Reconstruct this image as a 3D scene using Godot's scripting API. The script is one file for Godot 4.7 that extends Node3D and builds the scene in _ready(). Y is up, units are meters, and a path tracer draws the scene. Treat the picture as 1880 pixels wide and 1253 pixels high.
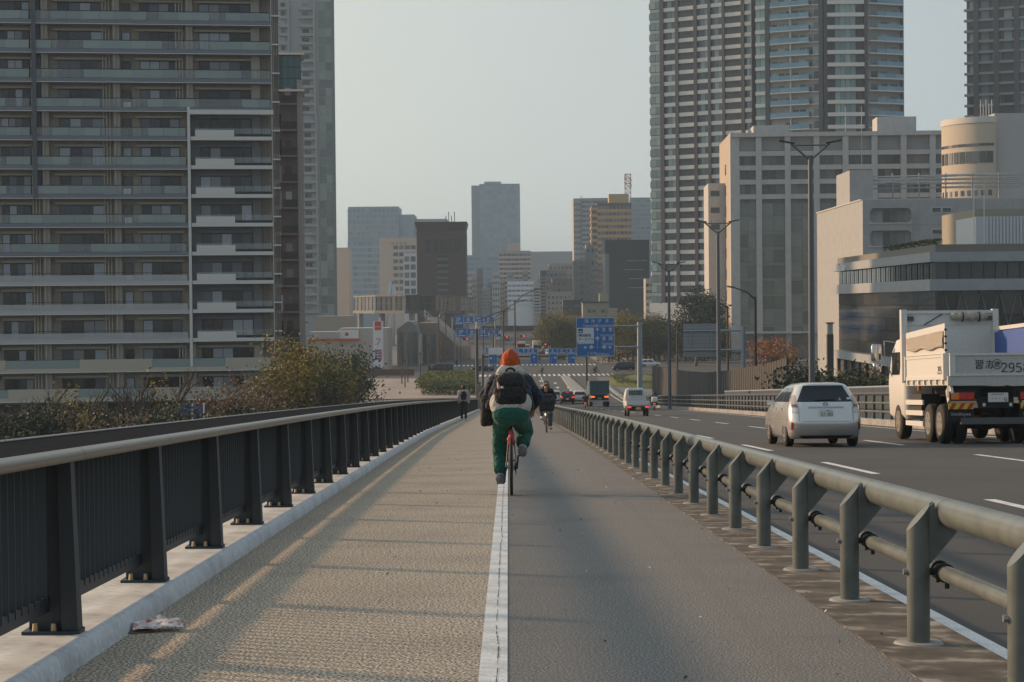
extends Node3D

const F := 3650.0
const EYE := 13.616
const TX := -0.0022
const FLAT := 4294967295
var cam: Camera3D
var taken := {}
var mats := {}
var cyls := {}
var R := RandomNumberGenerator.new()
var BX := BoxMesh.new()

# ---------- mesh builder ----------
class MB:
	var st := SurfaceTool.new()
	func _init(smooth := false):
		st.begin(Mesh.PRIMITIVE_TRIANGLES)
		st.set_smooth_group(0 if smooth else 4294967295)
	func tri(a: Vector3, b: Vector3, c: Vector3):
		st.add_vertex(a); st.add_vertex(b); st.add_vertex(c)
	func quad(a: Vector3, b: Vector3, c: Vector3, d: Vector3):
		tri(a, b, c); tri(a, c, d)
	func box(c: Vector3, s: Vector3, b := Basis()):
		var h := s * 0.5
		var p := []
		for i in 8:
			p.append(c + b * Vector3(h.x if i & 1 else -h.x, h.y if i & 2 else -h.y, h.z if i & 4 else -h.z))
		quad(p[4], p[6], p[7], p[5]); quad(p[1], p[3], p[2], p[0])
		quad(p[5], p[7], p[3], p[1]); quad(p[0], p[2], p[6], p[4])
		quad(p[6], p[2], p[3], p[7]); quad(p[0], p[4], p[5], p[1])
	func bar(a: Vector3, b: Vector3, w: float, h: float = -1.0):
		var d := b - a
		var y := d.normalized()
		var x := y.cross(Vector3.UP if absf(y.y) < 0.95 else Vector3.RIGHT).normalized()
		box((a + b) * 0.5, Vector3(w, d.length(), h if h > 0.0 else w), Basis(x, y, x.cross(y)))
	func loft(rings: Array, caps := true, closed := true):
		var n: int = rings[0].size()
		for k in rings.size() - 1:
			for i in (n if closed else n - 1):
				var j := (i + 1) % n
				quad(rings[k][i], rings[k][j], rings[k + 1][j], rings[k + 1][i])
		if caps:
			for i in range(1, n - 1):
				tri(rings[0][0], rings[0][i + 1], rings[0][i])
				tri(rings[-1][0], rings[-1][i], rings[-1][i + 1])
	func tube(pts: Array, rad: Array, n := 8, caps := true):
		var rings := []
		var x := Vector3.ZERO
		for k in pts.size():
			var d: Vector3 = (pts[mini(k + 1, pts.size() - 1)] - pts[maxi(k - 1, 0)]).normalized()
			if x == Vector3.ZERO:
				x = d.cross(Vector3.UP if absf(d.y) < 0.9 else Vector3.RIGHT).normalized()
			x = (x - d * x.dot(d)).normalized()
			var y := d.cross(x)
			var ring := PackedVector3Array()
			for i in n:
				var a := TAU * i / n
				ring.append(pts[k] + (x * cos(a) - y * sin(a)) * float(rad[mini(k, rad.size() - 1)]))
			rings.append(ring)
		loft(rings, caps)
	func done() -> ArrayMesh:
		st.generate_normals()
		return st.commit()

# ---------- nodes ----------
func numbered(n: String) -> String:
	var k: int = taken.get(n, -1) + 1
	taken[n] = k
	return n if k == 0 else "%s_%03d" % [n, k]
func meta(o: Node, label := "", category := "", group := "", kind := ""):
	if label: o.set_meta("label", label)
	if category: o.set_meta("category", category)
	if group: o.set_meta("group", group)
	if kind: o.set_meta("kind", kind)
	return o
func thing(called: String, label: String, category: String, at_ := Vector3.ZERO, turn := 0.0, group := "") -> Node3D:
	var o := Node3D.new()
	o.name = numbered(called)
	add_child(o)
	o.position = at_
	o.rotation.y = turn
	return meta(o, label, category, group)
func put(parent: Node, called: String, m: Mesh, mt: Material, t := Transform3D()) -> MeshInstance3D:
	var o := MeshInstance3D.new()
	o.name = numbered(called) if parent == self else called
	o.mesh = m
	o.material_override = mt
	o.transform = t
	parent.add_child(o, true)
	return o
func box(parent: Node, called: String, mt: Material, c: Vector3, s: Vector3, b := Basis()) -> MeshInstance3D:
	return put(parent, called, BX, mt, Transform3D(b * Basis.from_scale(s), c))
func fb(parent: Node, called: String, mt: Material, x: float, y: float, z: float, w: float, h: float, d: float) -> MeshInstance3D:
	return box(parent, called, mt, Vector3(x + w * 0.5, y + h * 0.5, z + d * 0.5), Vector3(w, h, d))
func cyl(parent: Node, called: String, mt: Material, a: Vector3, b: Vector3, r: float, taper := 1.0, n := 14) -> MeshInstance3D:
	var key := "%.2f_%d" % [taper, n]
	if not cyls.has(key):
		var m := CylinderMesh.new()
		m.top_radius = taper; m.bottom_radius = 1.0; m.height = 1.0; m.radial_segments = n; m.rings = 1
		cyls[key] = m
	var d := b - a
	var y := d.normalized()
	var x := y.cross(Vector3.UP if absf(y.y) < 0.95 else Vector3.RIGHT).normalized()
	return put(parent, called, cyls[key], mt, Transform3D(Basis(x * r, d, x.cross(y) * r), (a + b) * 0.5))
func structure(called: String, m: Mesh, mt: Material) -> MeshInstance3D:
	return meta(put(self, called, m, mt), "", "", "", "structure")
func copy(o: Node3D, pos: Vector3, turn := 0.0, label := "") -> Node3D:
	var c: Node3D = o.duplicate()
	var base := String(o.name)
	if base.length() > 4 and base[-4] == "_": base = base.left(-4)
	c.name = numbered(base)
	add_child(c)
	c.position = pos
	c.rotation.y = turn
	if label: c.set_meta("label", label)
	return c

# ---------- materials ----------
func lin(r: float, g: float, b: float, a := 1.0) -> Color:
	var c := Color(r, g, b).linear_to_srgb()
	c.a = a
	return c
func mat(r: float, g: float, b: float, rough := 0.7, metal := 0.0, a := 1.0) -> StandardMaterial3D:
	var key := "%.3f %.3f %.3f %.2f %.2f %.2f" % [r, g, b, rough, metal, a]
	if not mats.has(key):
		var m := StandardMaterial3D.new()
		m.albedo_color = lin(r, g, b, a)
		m.roughness = rough
		m.metallic = metal
		if a < 1.0: m.transparency = BaseMaterial3D.TRANSPARENCY_ALPHA
		mats[key] = m
	return mats[key]
func noise_tex(freq: float, seed_: int, ramp: Array, size := 512, oct := 4, type := FastNoiseLite.TYPE_SIMPLEX_SMOOTH) -> NoiseTexture2D:
	var n := FastNoiseLite.new()
	n.noise_type = type; n.frequency = freq; n.seed = seed_; n.fractal_octaves = oct
	var t := NoiseTexture2D.new()
	t.width = size; t.height = size; t.seamless = true; t.noise = n
	var g := Gradient.new()
	var offs := PackedFloat32Array(); var cols := PackedColorArray()
	for k in ramp:
		offs.append(k[0])
		cols.append(lin(k[1], k[2], k[3]))
	g.offsets = offs; g.colors = cols
	t.color_ramp = g
	return t
# a material with a fine pattern, a coarse pattern laid over it, and relief; sizes in metres per repeat
func grainy(fine: Texture2D, size: float, coarse: Texture2D, csize: float, rough := 0.85, relief: Texture2D = null, depth := 0.0) -> StandardMaterial3D:
	var m := StandardMaterial3D.new()
	m.albedo_texture = fine
	m.uv1_triplanar = true; m.uv1_world_triplanar = true
	m.uv1_scale = Vector3.ONE / size
	m.roughness = rough
	if coarse:
		m.detail_enabled = true
		m.detail_albedo = coarse
		m.detail_blend_mode = BaseMaterial3D.BLEND_MODE_MUL
		m.detail_uv_layer = BaseMaterial3D.DETAIL_UV_2
		m.uv2_triplanar = true; m.uv2_world_triplanar = true
		m.uv2_scale = Vector3.ONE / csize
	if relief:
		m.heightmap_enabled = true; m.heightmap_texture = relief; m.heightmap_scale = depth
	return m

# ---------- the place ----------
func fall(z: float) -> float:      # how far the footway lies below the lens
	if z < 60.0: return 1.313 + 0.0401 * z + 0.000054 * z * z
	if z <= 225.0: return 3.913 + 0.0466 * (z - 60.0)
	var t := minf(z, 305.0) - 225.0
	return 11.602 + 0.0466 * (t - t * t / 160.0)
func deck(u: float, z: float, dy := 0.0) -> Vector3:
	return Vector3(u + TX * z, EYE - fall(z) + dy, -z)
func at(px: float, py: float, d: float) -> Vector3:    # the point d metres ahead that a pixel of the photograph looks at
	var v := cam.basis * Vector3((px - 940.0) / F, -(py - 626.5) / F, -1.0)
	return cam.position + v * (d / -v.z)
func left_u(z: float) -> float:
	return -2.05 - 0.0085 * (clampf(z, 0.0, 62.0) - 9.0)
func right_u(z: float) -> float:
	return 13.95 + 0.013 * clampf(z - 70.0, 0.0, 110.0)
func strip(ua: Callable, ub: Callable, dy: float, z0: float, z1: float, step: float, thick := 0.0) -> ArrayMesh:
	var b := MB.new(thick <= 0.0)
	var n := maxi(1, int(ceil((z1 - z0) / step)))
	for i in n:
		var za := lerpf(z0, z1, float(i) / n)
		var zb := lerpf(z0, z1, float(i + 1) / n)
		var p := [deck(ua.call(za), za, dy), deck(ub.call(za), za, dy), deck(ub.call(zb), zb, dy), deck(ua.call(zb), zb, dy)]
		b.quad(p[0], p[3], p[2], p[1])
		if thick > 0.0:
			var q := []
			for v in p: q.append(v - Vector3(0, thick, 0))
			b.quad(q[0], p[0], p[1], q[1]); b.quad(q[1], p[1], p[2], q[2]); b.quad(q[2], p[2], p[3], q[3]); b.quad(q[3], p[3], p[0], q[0])
	return b.done()
func ku(v: float) -> Callable:
	return func(_z): return v
func sky_picture() -> ImageTexture:      # hazy winter air: pale near the sun, blue-grey away from it
	var im := Image.create(512, 256, false, Image.FORMAT_RGBF)
	var s := sun_from
	for y in 256:
		var el := (0.5 - (y + 0.5) / 256.0) * PI
		for x in 512:
			var az := ((x + 0.5) / 512.0 - 0.5) * TAU
			var d := Vector3(-sin(az) * cos(el), sin(el), cos(az) * cos(el))
			var c := clampf(d.dot(s), -1.0, 1.0)
			var h := clampf(d.y, 0.0, 1.0)
			var up := Vector3(0.20, 0.235, 0.275).lerp(Vector3(0.338, 0.352, 0.335), exp(-h * 2.6))
			var g := 1.1 + 2.05 * pow(0.5 + 0.5 * c, 4.0) + 1.2 * pow(maxf(c, 0.0), 24.0)
			var warm := Vector3(0.9, 1.0, 1.1).lerp(Vector3(1.06, 1.0, 0.88), clampf(0.5 + 1.7 * (c - 0.43), 0.0, 1.0))
			var v := up * warm * g * 1.06
			if d.y < 0.0: v = v.lerp(Vector3(0.22, 0.21, 0.2), clampf(-d.y * 6.0, 0.0, 1.0))
			im.set_pixel(x, y, Color(v.x, v.y, v.z))
	return ImageTexture.create_from_image(im)

var sun_from := Vector3.ZERO

func _ready():
	R.seed = 11
	cam = Camera3D.new()
	cam.name = "camera"
	add_child(cam)
	cam.position = Vector3(0, EYE, 0)
	cam.rotation = Vector3(-atan(66.5 / F), 0, -0.0094)
	cam.fov = 2.0 * rad_to_deg(atan(626.5 / F))
	cam.far = 6000.0
	cam.current = true
	var el := deg_to_rad(15.5)
	sun_from = Vector3(-0.88 * cos(el), sin(el), -0.475 * cos(el)).normalized()
	var sun := DirectionalLight3D.new()
	sun.name = "sun"
	add_child(sun)
	sun.look_at_from_position(Vector3.ZERO, -sun_from)
	sun.light_energy = 1.2
	sun.light_color = Color(1.0, 0.82, 0.64)
	sun.light_angular_distance = 2.2
	sun.shadow_enabled = true
	var we := WorldEnvironment.new()
	var env := Environment.new()
	var sk := Sky.new()
	var pm := PanoramaSkyMaterial.new()
	pm.panorama = sky_picture()
	sk.sky_material = pm
	env.background_mode = Environment.BG_SKY
	env.sky = sk
	env.tonemap_mode = Environment.TONE_MAPPER_LINEAR
	env.tonemap_exposure = 1.18
	env.fog_enabled = true
	env.fog_density = 0.00023
	env.fog_light_color = Color(0.72, 0.80, 0.86)
	env.sdfgi_enabled = true; env.ssao_enabled = true; env.ssil_enabled = true
	we.environment = env
	add_child(we)
	build_materials()
	build_ground()
	build_left_railing()
	build_guard_rail()
	build_all()

var M := {}
func build_materials():
	var coarse := noise_tex(0.006, 3, [[0.0, 0.62, 0.62, 0.63], [0.45, 0.92, 0.92, 0.92], [1.0, 1.2, 1.18, 1.14]], 512, 5)
	var bump := noise_tex(0.11, 8, [[0.0, 0, 0, 0], [1.0, 1, 1, 1]], 1024, 2)
	var mild := noise_tex(0.006, 33, [[0.0, 0.82, 0.82, 0.83], [0.45, 0.96, 0.96, 0.96], [1.0, 1.1, 1.08, 1.05]], 512, 5)
	M.beige = grainy(noise_tex(0.105, 5, [[0.0, 0.03, 0.022, 0.015], [0.4, 0.17, 0.135, 0.098], [0.5, 0.4, 0.33, 0.245], [0.62, 0.68, 0.58, 0.45], [1.0, 0.9, 0.8, 0.66]], 1024, 3), 2.4, mild, 5.0, 0.9, bump, 0.22)
	M.asphalt = grainy(noise_tex(0.15, 6, [[0.0, 0.025, 0.025, 0.025], [0.4, 0.1, 0.097, 0.092], [0.55, 0.17, 0.165, 0.155], [0.7, 0.29, 0.28, 0.262], [1.0, 0.6, 0.58, 0.55]], 1024, 3), 2.3, mild, 6.0, 0.9, bump, 0.2)
	M.road = grainy(noise_tex(0.15, 7, [[0.0, 0.03, 0.03, 0.03], [0.5, 0.068, 0.066, 0.063], [0.8, 0.1, 0.097, 0.09], [1.0, 0.2, 0.19, 0.18]], 1024, 3), 3.0, noise_tex(0.004, 13, [[0.0, 0.78, 0.78, 0.8], [0.5, 0.95, 0.95, 0.95], [1.0, 1.15, 1.13, 1.1]], 512, 4), 14.0, 0.85, bump, 0.3)
	M.kerb_dirty = grainy(noise_tex(0.005, 9, [[0.0, 0.05, 0.042, 0.033], [0.45, 0.1, 0.085, 0.068], [0.62, 0.15, 0.13, 0.105], [0.72, 0.27, 0.245, 0.205], [1.0, 0.42, 0.38, 0.32]], 1024, 7), 1.9, coarse, 3.0, 0.95)
	M.plinth = grainy(noise_tex(0.02, 10, [[0.0, 0.5, 0.5, 0.46], [0.35, 0.72, 0.715, 0.67], [1.0, 0.82, 0.815, 0.775]], 512, 5), 1.2, coarse, 3.0, 0.75)
	M.kerb = grainy(noise_tex(0.03, 12, [[0.0, 0.44, 0.46, 0.47], [0.5, 0.6, 0.625, 0.64], [1.0, 0.72, 0.74, 0.75]], 512, 5), 1.0, coarse, 2.4, 0.6)
	M.paint = grainy(noise_tex(0.035, 14, [[0.0, 0.2, 0.195, 0.185], [0.2, 0.58, 0.575, 0.55], [0.36, 0.78, 0.77, 0.74], [1.0, 0.86, 0.85, 0.82]], 1024, 5), 1.1, coarse, 2.0, 0.7)
	M.concrete = grainy(noise_tex(0.02, 15, [[0.0, 0.2, 0.195, 0.185], [0.5, 0.33, 0.32, 0.3], [1.0, 0.44, 0.43, 0.41]], 512, 5), 2.5, coarse, 7.0, 0.85)
	M.pinkpave = grainy(noise_tex(0.03, 16, [[0.0, 0.24, 0.19, 0.155], [0.5, 0.36, 0.295, 0.245], [1.0, 0.46, 0.39, 0.33]], 512, 4), 6.0, coarse, 25.0, 0.9)
	M.earth = grainy(noise_tex(0.03, 17, [[0.0, 0.035, 0.032, 0.02], [0.5, 0.075, 0.068, 0.045], [1.0, 0.14, 0.12, 0.08]], 512, 5), 3.0, coarse, 30.0, 0.95)
	M.lawn = grainy(noise_tex(0.04, 18, [[0.0, 0.045, 0.065, 0.012], [0.5, 0.09, 0.11, 0.022], [1.0, 0.16, 0.165, 0.05]], 512, 5), 1.6, coarse, 16.0, 0.95)
	M.city = grainy(noise_tex(0.03, 19, [[0.0, 0.1, 0.098, 0.09], [0.5, 0.17, 0.165, 0.155], [1.0, 0.25, 0.24, 0.22]], 512, 5), 8.0, coarse, 60.0, 0.9)
	M.rail_dark = mat(0.04, 0.05, 0.06, 0.5, 0.2)
	M.rail_panel = mat(0.05, 0.062, 0.072, 0.5, 0.2)
	M.cap = grainy(noise_tex(0.02, 21, [[0.0, 0.018, 0.02, 0.024], [1.0, 0.028, 0.031, 0.036]], 512, 4), 1.5, null, 1.0, 0.62)
	M.cap.metallic_specular = 0.1
	M.cap.roughness = 0.95
	M.tube = mat(0.3, 0.275, 0.24, 0.38, 0.75)
	M.guard = grainy(noise_tex(0.015, 22, [[0.0, 0.13, 0.085, 0.05], [0.12, 0.11, 0.115, 0.1], [0.22, 0.118, 0.132, 0.12], [0.5, 0.142, 0.158, 0.145], [1.0, 0.17, 0.185, 0.17]], 512, 5), 1.4, coarse, 2.3, 0.32)
	M.bolt = mat(0.42, 0.33, 0.2, 0.45, 0.7)
	M.rubber = mat(0.012, 0.012, 0.012, 0.8)
	M.black = mat(0.01, 0.01, 0.011, 0.55)
	M.steel = mat(0.3, 0.31, 0.32, 0.4, 0.8)

func build_ground():
	var g := MB.new()
	g.quad(Vector3(-2500, -0.06, 60), Vector3(-2500, -0.06, -4000), Vector3(2500, -0.06, -4000), Vector3(2500, -0.06, 60))
	structure("ground", g.done(), M.city)
	var near := MB.new()
	near.quad(Vector3(-220, -0.02, 40), Vector3(-220, -0.02, -330), Vector3(-26, -0.02, -330), Vector3(-26, -0.02, 40))
	structure("river_bank", near.done(), M.earth)
	# footway: beige half, grey half
	structure("footway", strip(left_u, ku(-0.08), 0.0, -4.0, 372.0, 2.5), M.beige)
	structure("cycle_lane", strip(ku(-0.08), ku(1.79), 0.0, -4.0, 372.0, 2.5), M.asphalt)
	structure("kerb", strip(ku(1.797), ku(2.33), 0.004, -4.0, 372.0, 2.5, 0.4), M.kerb_dirty)
	structure("kerb_joint", strip(ku(1.79), ku(1.797), -0.004, -4.0, 120.0, 2.5), M.plinth)
	structure("path_line", strip(ku(-0.145), ku(-0.015), 0.004, -4.0, 372.0, 2.0), M.paint)
	structure("line_crack", crack(), M.road)
	# left plinth with a rounded kerb on its path side
	var pm := MB.new(true)
	var prof := [[-0.66, -0.4], [-0.66, 0.11], [-0.05, 0.11], [-0.02, 0.105], [0.0, 0.085], [0.012, 0.03], [0.02, -0.05]]
	var rings := []
	for i in 70:
		var z := -4.0 + 2.6 * i
		var ring := PackedVector3Array()
		for q in prof: ring.append(deck(left_u(z) + q[0], z, q[1]))
		rings.append(ring)
	var flat := MB.new(false)
	var roundk := MB.new(true)
	var low := []; var hi := []
	for ring in rings:
		low.append(ring.slice(0, 3)); hi.append(ring.slice(2, 7))
	flat.loft(low, false, false); roundk.loft(hi, false, false)
	structure("plinth", flat.done(), M.plinth)
	structure("plinth_kerb", roundk.done(), M.kerb)
	# deck body, so that daylight does not pass under the footway
	structure("deck_edge", strip(func(z): return left_u(z) - 0.66, ku(19.0), -0.42, -4.0, 250.0, 5.0, 1.1), M.concrete)
	# carriageway, shoulder and its lines
	structure("road", strip(ku(2.31), func(z): return right_u(z) + 0.75, -0.15, -4.0, 372.0, 2.5), M.road)
	structure("road_edge_line", strip(ku(2.56), ku(2.7), -0.146, -4.0, 340.0, 2.5), M.paint)
	structure("road_shoulder_line", strip(func(z): return right_u(z) - 0.08, func(z): return right_u(z) + 0.08, -0.146, -4.0, 300.0, 2.5), M.paint)
	var lane := Node3D.new()
	for row in [[6.0, 32.4, 0], [9.75, 36.0, 1]]:
		for k in range(-3, 26):
			var z: float = row[1] + k * 13.0 - (0.0 if row[2] == 0 else 0.0)
			if z < 2.0 or z > 330.0: continue
			meta(put(self, "lane_marking", strip(ku(row[0] - 0.075), ku(row[0] + 0.075), -0.146, z, z + 5.4, 1.8), M.paint), "", "", "", "structure")
	lane.free()
	structure("road_kerb", strip(func(z): return right_u(z) + 0.75, func(z): return right_u(z) + 1.25, 0.1, -4.0, 330.0, 2.5, 0.6), M.concrete)
	structure("verge", strip(func(z): return right_u(z) + 1.25, ku(23.0), -0.2, -4.0, 372.0, 5.0, 0.9), M.city)
	# junction and the street beyond
	var jn := MB.new()
	jn.quad(Vector3(-400, -0.02, -372), Vector3(-400, -0.02, -455), Vector3(400, -0.02, -455), Vector3(400, -0.02, -372))
	structure("cross_street", jn.done(), M.road)
	var far := MB.new()
	far.quad(Vector3(-24, -0.012, -455), Vector3(-60, 11.0, -1500), Vector3(-22, 11.0, -1500), Vector3(20, -0.012, -455))
	structure("street", far.done(), M.road)
	for row in [[-378.0, -388.0, -14.0, 21.0], [-444.0, -453.0, -14.0, 20.0], [-396.0, -440.0, -20.0, -17.0]]:
		var n := int((row[3] - row[2]) / 0.95) if row[3] - row[2] > 10.0 else 0
		for i in n:
			var x: float = row[2] + i * 0.95
			var b := MB.new()
			b.quad(Vector3(x, 0.0, row[0]), Vector3(x, 0.0, row[1]), Vector3(x + 0.45, 0.0, row[1]), Vector3(x + 0.45, 0.0, row[0]))
			if i % 1 == 0: meta(put(self, "crosswalk_stripe", b.done(), M.paint), "", "", "", "structure")
	# plaza, lawns and planting beside the junction
	var pl := MB.new()
	pl.quad(Vector3(-62, 0.05, -290), Vector3(-62, 0.05, -371), Vector3(-3.5, 0.05, -371), Vector3(-3.5, 0.05, -290))
	structure("plaza", pl.done(), M.pinkpave)
	var pr := MB.new()
	pr.quad(Vector3(20, 0.03, -456), Vector3(20, 0.03, -640), Vector3(120, 0.03, -640), Vector3(120, 0.03, -456))
	structure("square", pr.done(), M.pinkpave)

func crack() -> ArrayMesh:
	var b := MB.new()
	var rr := RandomNumberGenerator.new()
	rr.seed = 4
	var u := -0.068
	var z := 2.0
	while z < 36.0:
		var l := rr.randf_range(0.06, 0.2)
		var u2 := clampf(u + rr.randf_range(-0.004, 0.004), -0.075, -0.06)
		var w := rr.randf_range(0.001, 0.0035)
		if rr.randf() < 0.85:
			b.quad(deck(u - w, z, 0.0065), deck(u2 - w, z + l, 0.0065), deck(u2 + w, z + l, 0.0065), deck(u + w, z, 0.0065))
		u = u2
		z += l
	return b.done()
# ---------- railings ----------
func build_left_railing():
	var t := thing("bridge_railing", "dark slatted bridge railing with sloping cap and bronze handrail tube beside the beige footway", "railing", deck(-2.3, 9.8, 0.11))
	var inv := -t.position
	var far_fins := MB.new()
	var web := MB.new()
	var pr := [Vector3(-0.25, 0.02, 0), Vector3(-0.25, 0.1, 0), Vector3(-0.15, 0.87, 0), Vector3(-0.06, 0.87, 0), Vector3(-0.06, 0.02, 0)]
	var fr := PackedVector3Array(); var bk := PackedVector3Array()
	for p in pr:
		fr.append(p + Vector3(0, 0, 0.012)); bk.append(p - Vector3(0, 0, 0.012))
	web.loft([fr, bk])
	var fl := MB.new()
	fl.loft([PackedVector3Array([Vector3(-0.08, 0.02, 0.055), Vector3(0.0, 0.02, 0.055), Vector3(0.0, 0.02, -0.055), Vector3(-0.08, 0.02, -0.055)]), PackedVector3Array([Vector3(-0.095, 0.87, 0.045), Vector3(-0.03, 0.87, 0.045), Vector3(-0.03, 0.87, -0.045), Vector3(-0.095, 0.87, -0.045)])])
	var basep := MB.new()
	basep.loft([PackedVector3Array([Vector3(-0.27, 0, 0.09), Vector3(-0.02, 0, 0.09), Vector3(0.01, 0, 0.06), Vector3(0.01, 0, -0.06), Vector3(-0.02, 0, -0.09), Vector3(-0.27, 0, -0.09)]), PackedVector3Array([Vector3(-0.27, 0.02, 0.09), Vector3(-0.02, 0.02, 0.09), Vector3(0.01, 0.02, 0.06), Vector3(0.01, 0.02, -0.06), Vector3(-0.02, 0.02, -0.09), Vector3(-0.27, 0.02, -0.09)])])
	var webm := web.done(); var flm := fl.done(); var basem := basep.done()
	var fin := MB.new()
	fin.box(Vector3(0, 0.49, 0), Vector3(0.07, 0.68, 0.007))
	var finm := fin.done()
	for k in range(-2, 62):
		var z := 9.8 + 2.6 * k
		var u := left_u(z) - 0.07
		var o := deck(u, z, 0.11) + inv
		var post := Node3D.new()
		post.name = "post"
		t.add_child(post, true)
		post.position = o
		put(post, "web", webm, M.rail_dark)
		put(post, "flange", flm, M.rail_dark)
		if k < 26:
			put(post, "base_plate", basem, M.rail_dark)
			for bx in [-0.21, -0.12]:
				for s in [-1, 1]:
					if k < 9 or s > 0: cyl(post, "bolt", M.bolt, Vector3(bx, 0.02, 0.05 * s), Vector3(bx, 0.055, 0.05 * s), 0.017, 0.8, 6)
		# cap, tube and bottom rail of one bay
		var za := z; var zb := z + 2.6
		var cap := MB.new()
		var A := []; var B := []
		for q in [[-0.03, 0.9], [-0.36, 0.95], [-0.375, 0.935], [-0.375, 0.88], [-0.1, 0.84], [-0.03, 0.86]]:
			A.append(deck(left_u(za) - 0.07 + q[0], za + 0.004, 0.11 + q[1]) + inv)
			B.append(deck(left_u(zb) - 0.07 + q[0], zb - 0.004, 0.11 + q[1]) + inv)
		cap.loft([PackedVector3Array(A), PackedVector3Array(B)])
		put(t, "cap", cap.done(), M.cap)
		var e0 := deck(left_u(za) - 0.07 - 0.365, za + 0.006, 1.06) + inv
		var e1 := deck(left_u(zb) - 0.07 - 0.365, zb - 0.006, 1.06) + inv
		cyl(t, "edge_trim", M.tube, e0, e1, 0.009, 1.0, 8)
		var a := deck(left_u(za) - 0.07, za + 0.003, 0.11 + 0.885) + inv
		var b := deck(left_u(zb) - 0.07, zb - 0.003, 0.11 + 0.885) + inv
		cyl(t, "handrail", M.tube, a, b, 0.034, 1.0, 16)
		var lo := MB.new()
		lo.bar(deck(left_u(za) - 0.25, za, 0.255) + inv, deck(left_u(zb) - 0.25, zb, 0.255) + inv, 0.06, 0.075)
		put(t, "bottom_rail", lo.done(), M.rail_dark)
		for i in 20:
			var zz := z + 0.13 * (i + 0.5)
			var c := deck(left_u(zz) - 0.25, zz, 0.11) + inv
			if k < 13 and k > -2:
				put(t, "slat", finm, M.rail_panel, Transform3D(Basis(), c))
			else:
				far_fins.box(c + Vector3(0, 0.49, 0), Vector3(0.07, 0.68, 0.007))
	meta(put(t, "slats", far_fins.done(), M.rail_panel), "", "", "", "stuff")

func build_guard_rail():
	var t := thing("guard_rail", "grey green guard rail of two round pipes on angled posts between footway and carriageway", "guard rail", deck(2.04, 9.9))
	var inv := -t.position
	var pm := MB.new(true)
	var lo := PackedVector3Array(); var hi := PackedVector3Array()
	for i in 20:
		var a := -TAU * i / 20.0
		var x := cos(a) * 0.057; var zz := sin(a) * 0.057
		lo.append(Vector3(x, 0.0, zz)); hi.append(Vector3(x, 0.632 + x * 1.15, zz))
	pm.loft([lo, hi], false)
	var pmesh := pm.done()
	var top := MB.new()
	for i in range(1, 19): top.tri(hi[0], hi[i], hi[i + 1])
	var topm := top.done()
	var br := MB.new()
	for s in [-0.022, 0.022]:
		var f := PackedVector3Array(); var k := PackedVector3Array()
		for p in [[0.03, 0.52], [0.03, 0.668], [0.075, 0.71], [0.1, 0.6], [0.17, 0.575], [0.19, 0.56], [0.055, 0.4]]:
			f.append(Vector3(p[0], p[1], s + 0.005)); k.append(Vector3(p[0], p[1], s - 0.005))
		br.loft([f, k])
	var brm := br.done()
	for k in range(-1, 78):
		var z := 9.9 + 2.0 * k
		var o := deck(2.04, z, 0.004) + inv
		var post := Node3D.new()
		post.name = "post"
		t.add_child(post, true)
		post.position = o
		put(post, "tube", pmesh, M.guard)
		put(post, "slanted_top", topm, M.guard)
		put(post, "bracket", brm, M.guard)
		if k < 34:
			cyl(post, "base_collar", M.concrete, Vector3.ZERO, Vector3(0, 0.012, 0), 0.125, 0.9, 22)
			cyl(post, "bolt", M.steel, Vector3(-0.075, 0.36, 0), Vector3(-0.05, 0.36, 0), 0.016, 1.0, 8)
			cyl(post, "spacer", M.black, Vector3(0.05, 0.36, 0), Vector3(0.11, 0.36, 0), 0.018, 1.0, 8)
			for s in [-0.06, 0.06]:
				cyl(post, "clamp", M.black, Vector3(0.12, 0.36, s - 0.012), Vector3(0.12, 0.36, s + 0.012), 0.049, 1.0, 16)
			for s in [-0.11, 0.11]:
				cyl(post, "rivet", M.black, Vector3(0.12, 0.29, s), Vector3(0.12, 0.33, s), 0.012, 1.0, 6)
		var a := deck(2.04 + 0.158, z + 0.004, 0.655) + inv
		var b := deck(2.04 + 0.158, z + 1.996, 0.655) + inv
		cyl(t, "top_pipe", M.guard, a, b, 0.072, 1.0, 24)
		cyl(t, "pipe_joint", M.rail_dark, deck(2.198, z - 0.005, 0.655) + inv, deck(2.198, z + 0.005, 0.655) + inv, 0.07, 1.0, 20)
		cyl(t, "lower_pipe", M.guard, deck(2.16, z + 0.03, 0.36) + inv, deck(2.16, z + 1.97, 0.36) + inv, 0.04, 1.0, 16)
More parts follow.
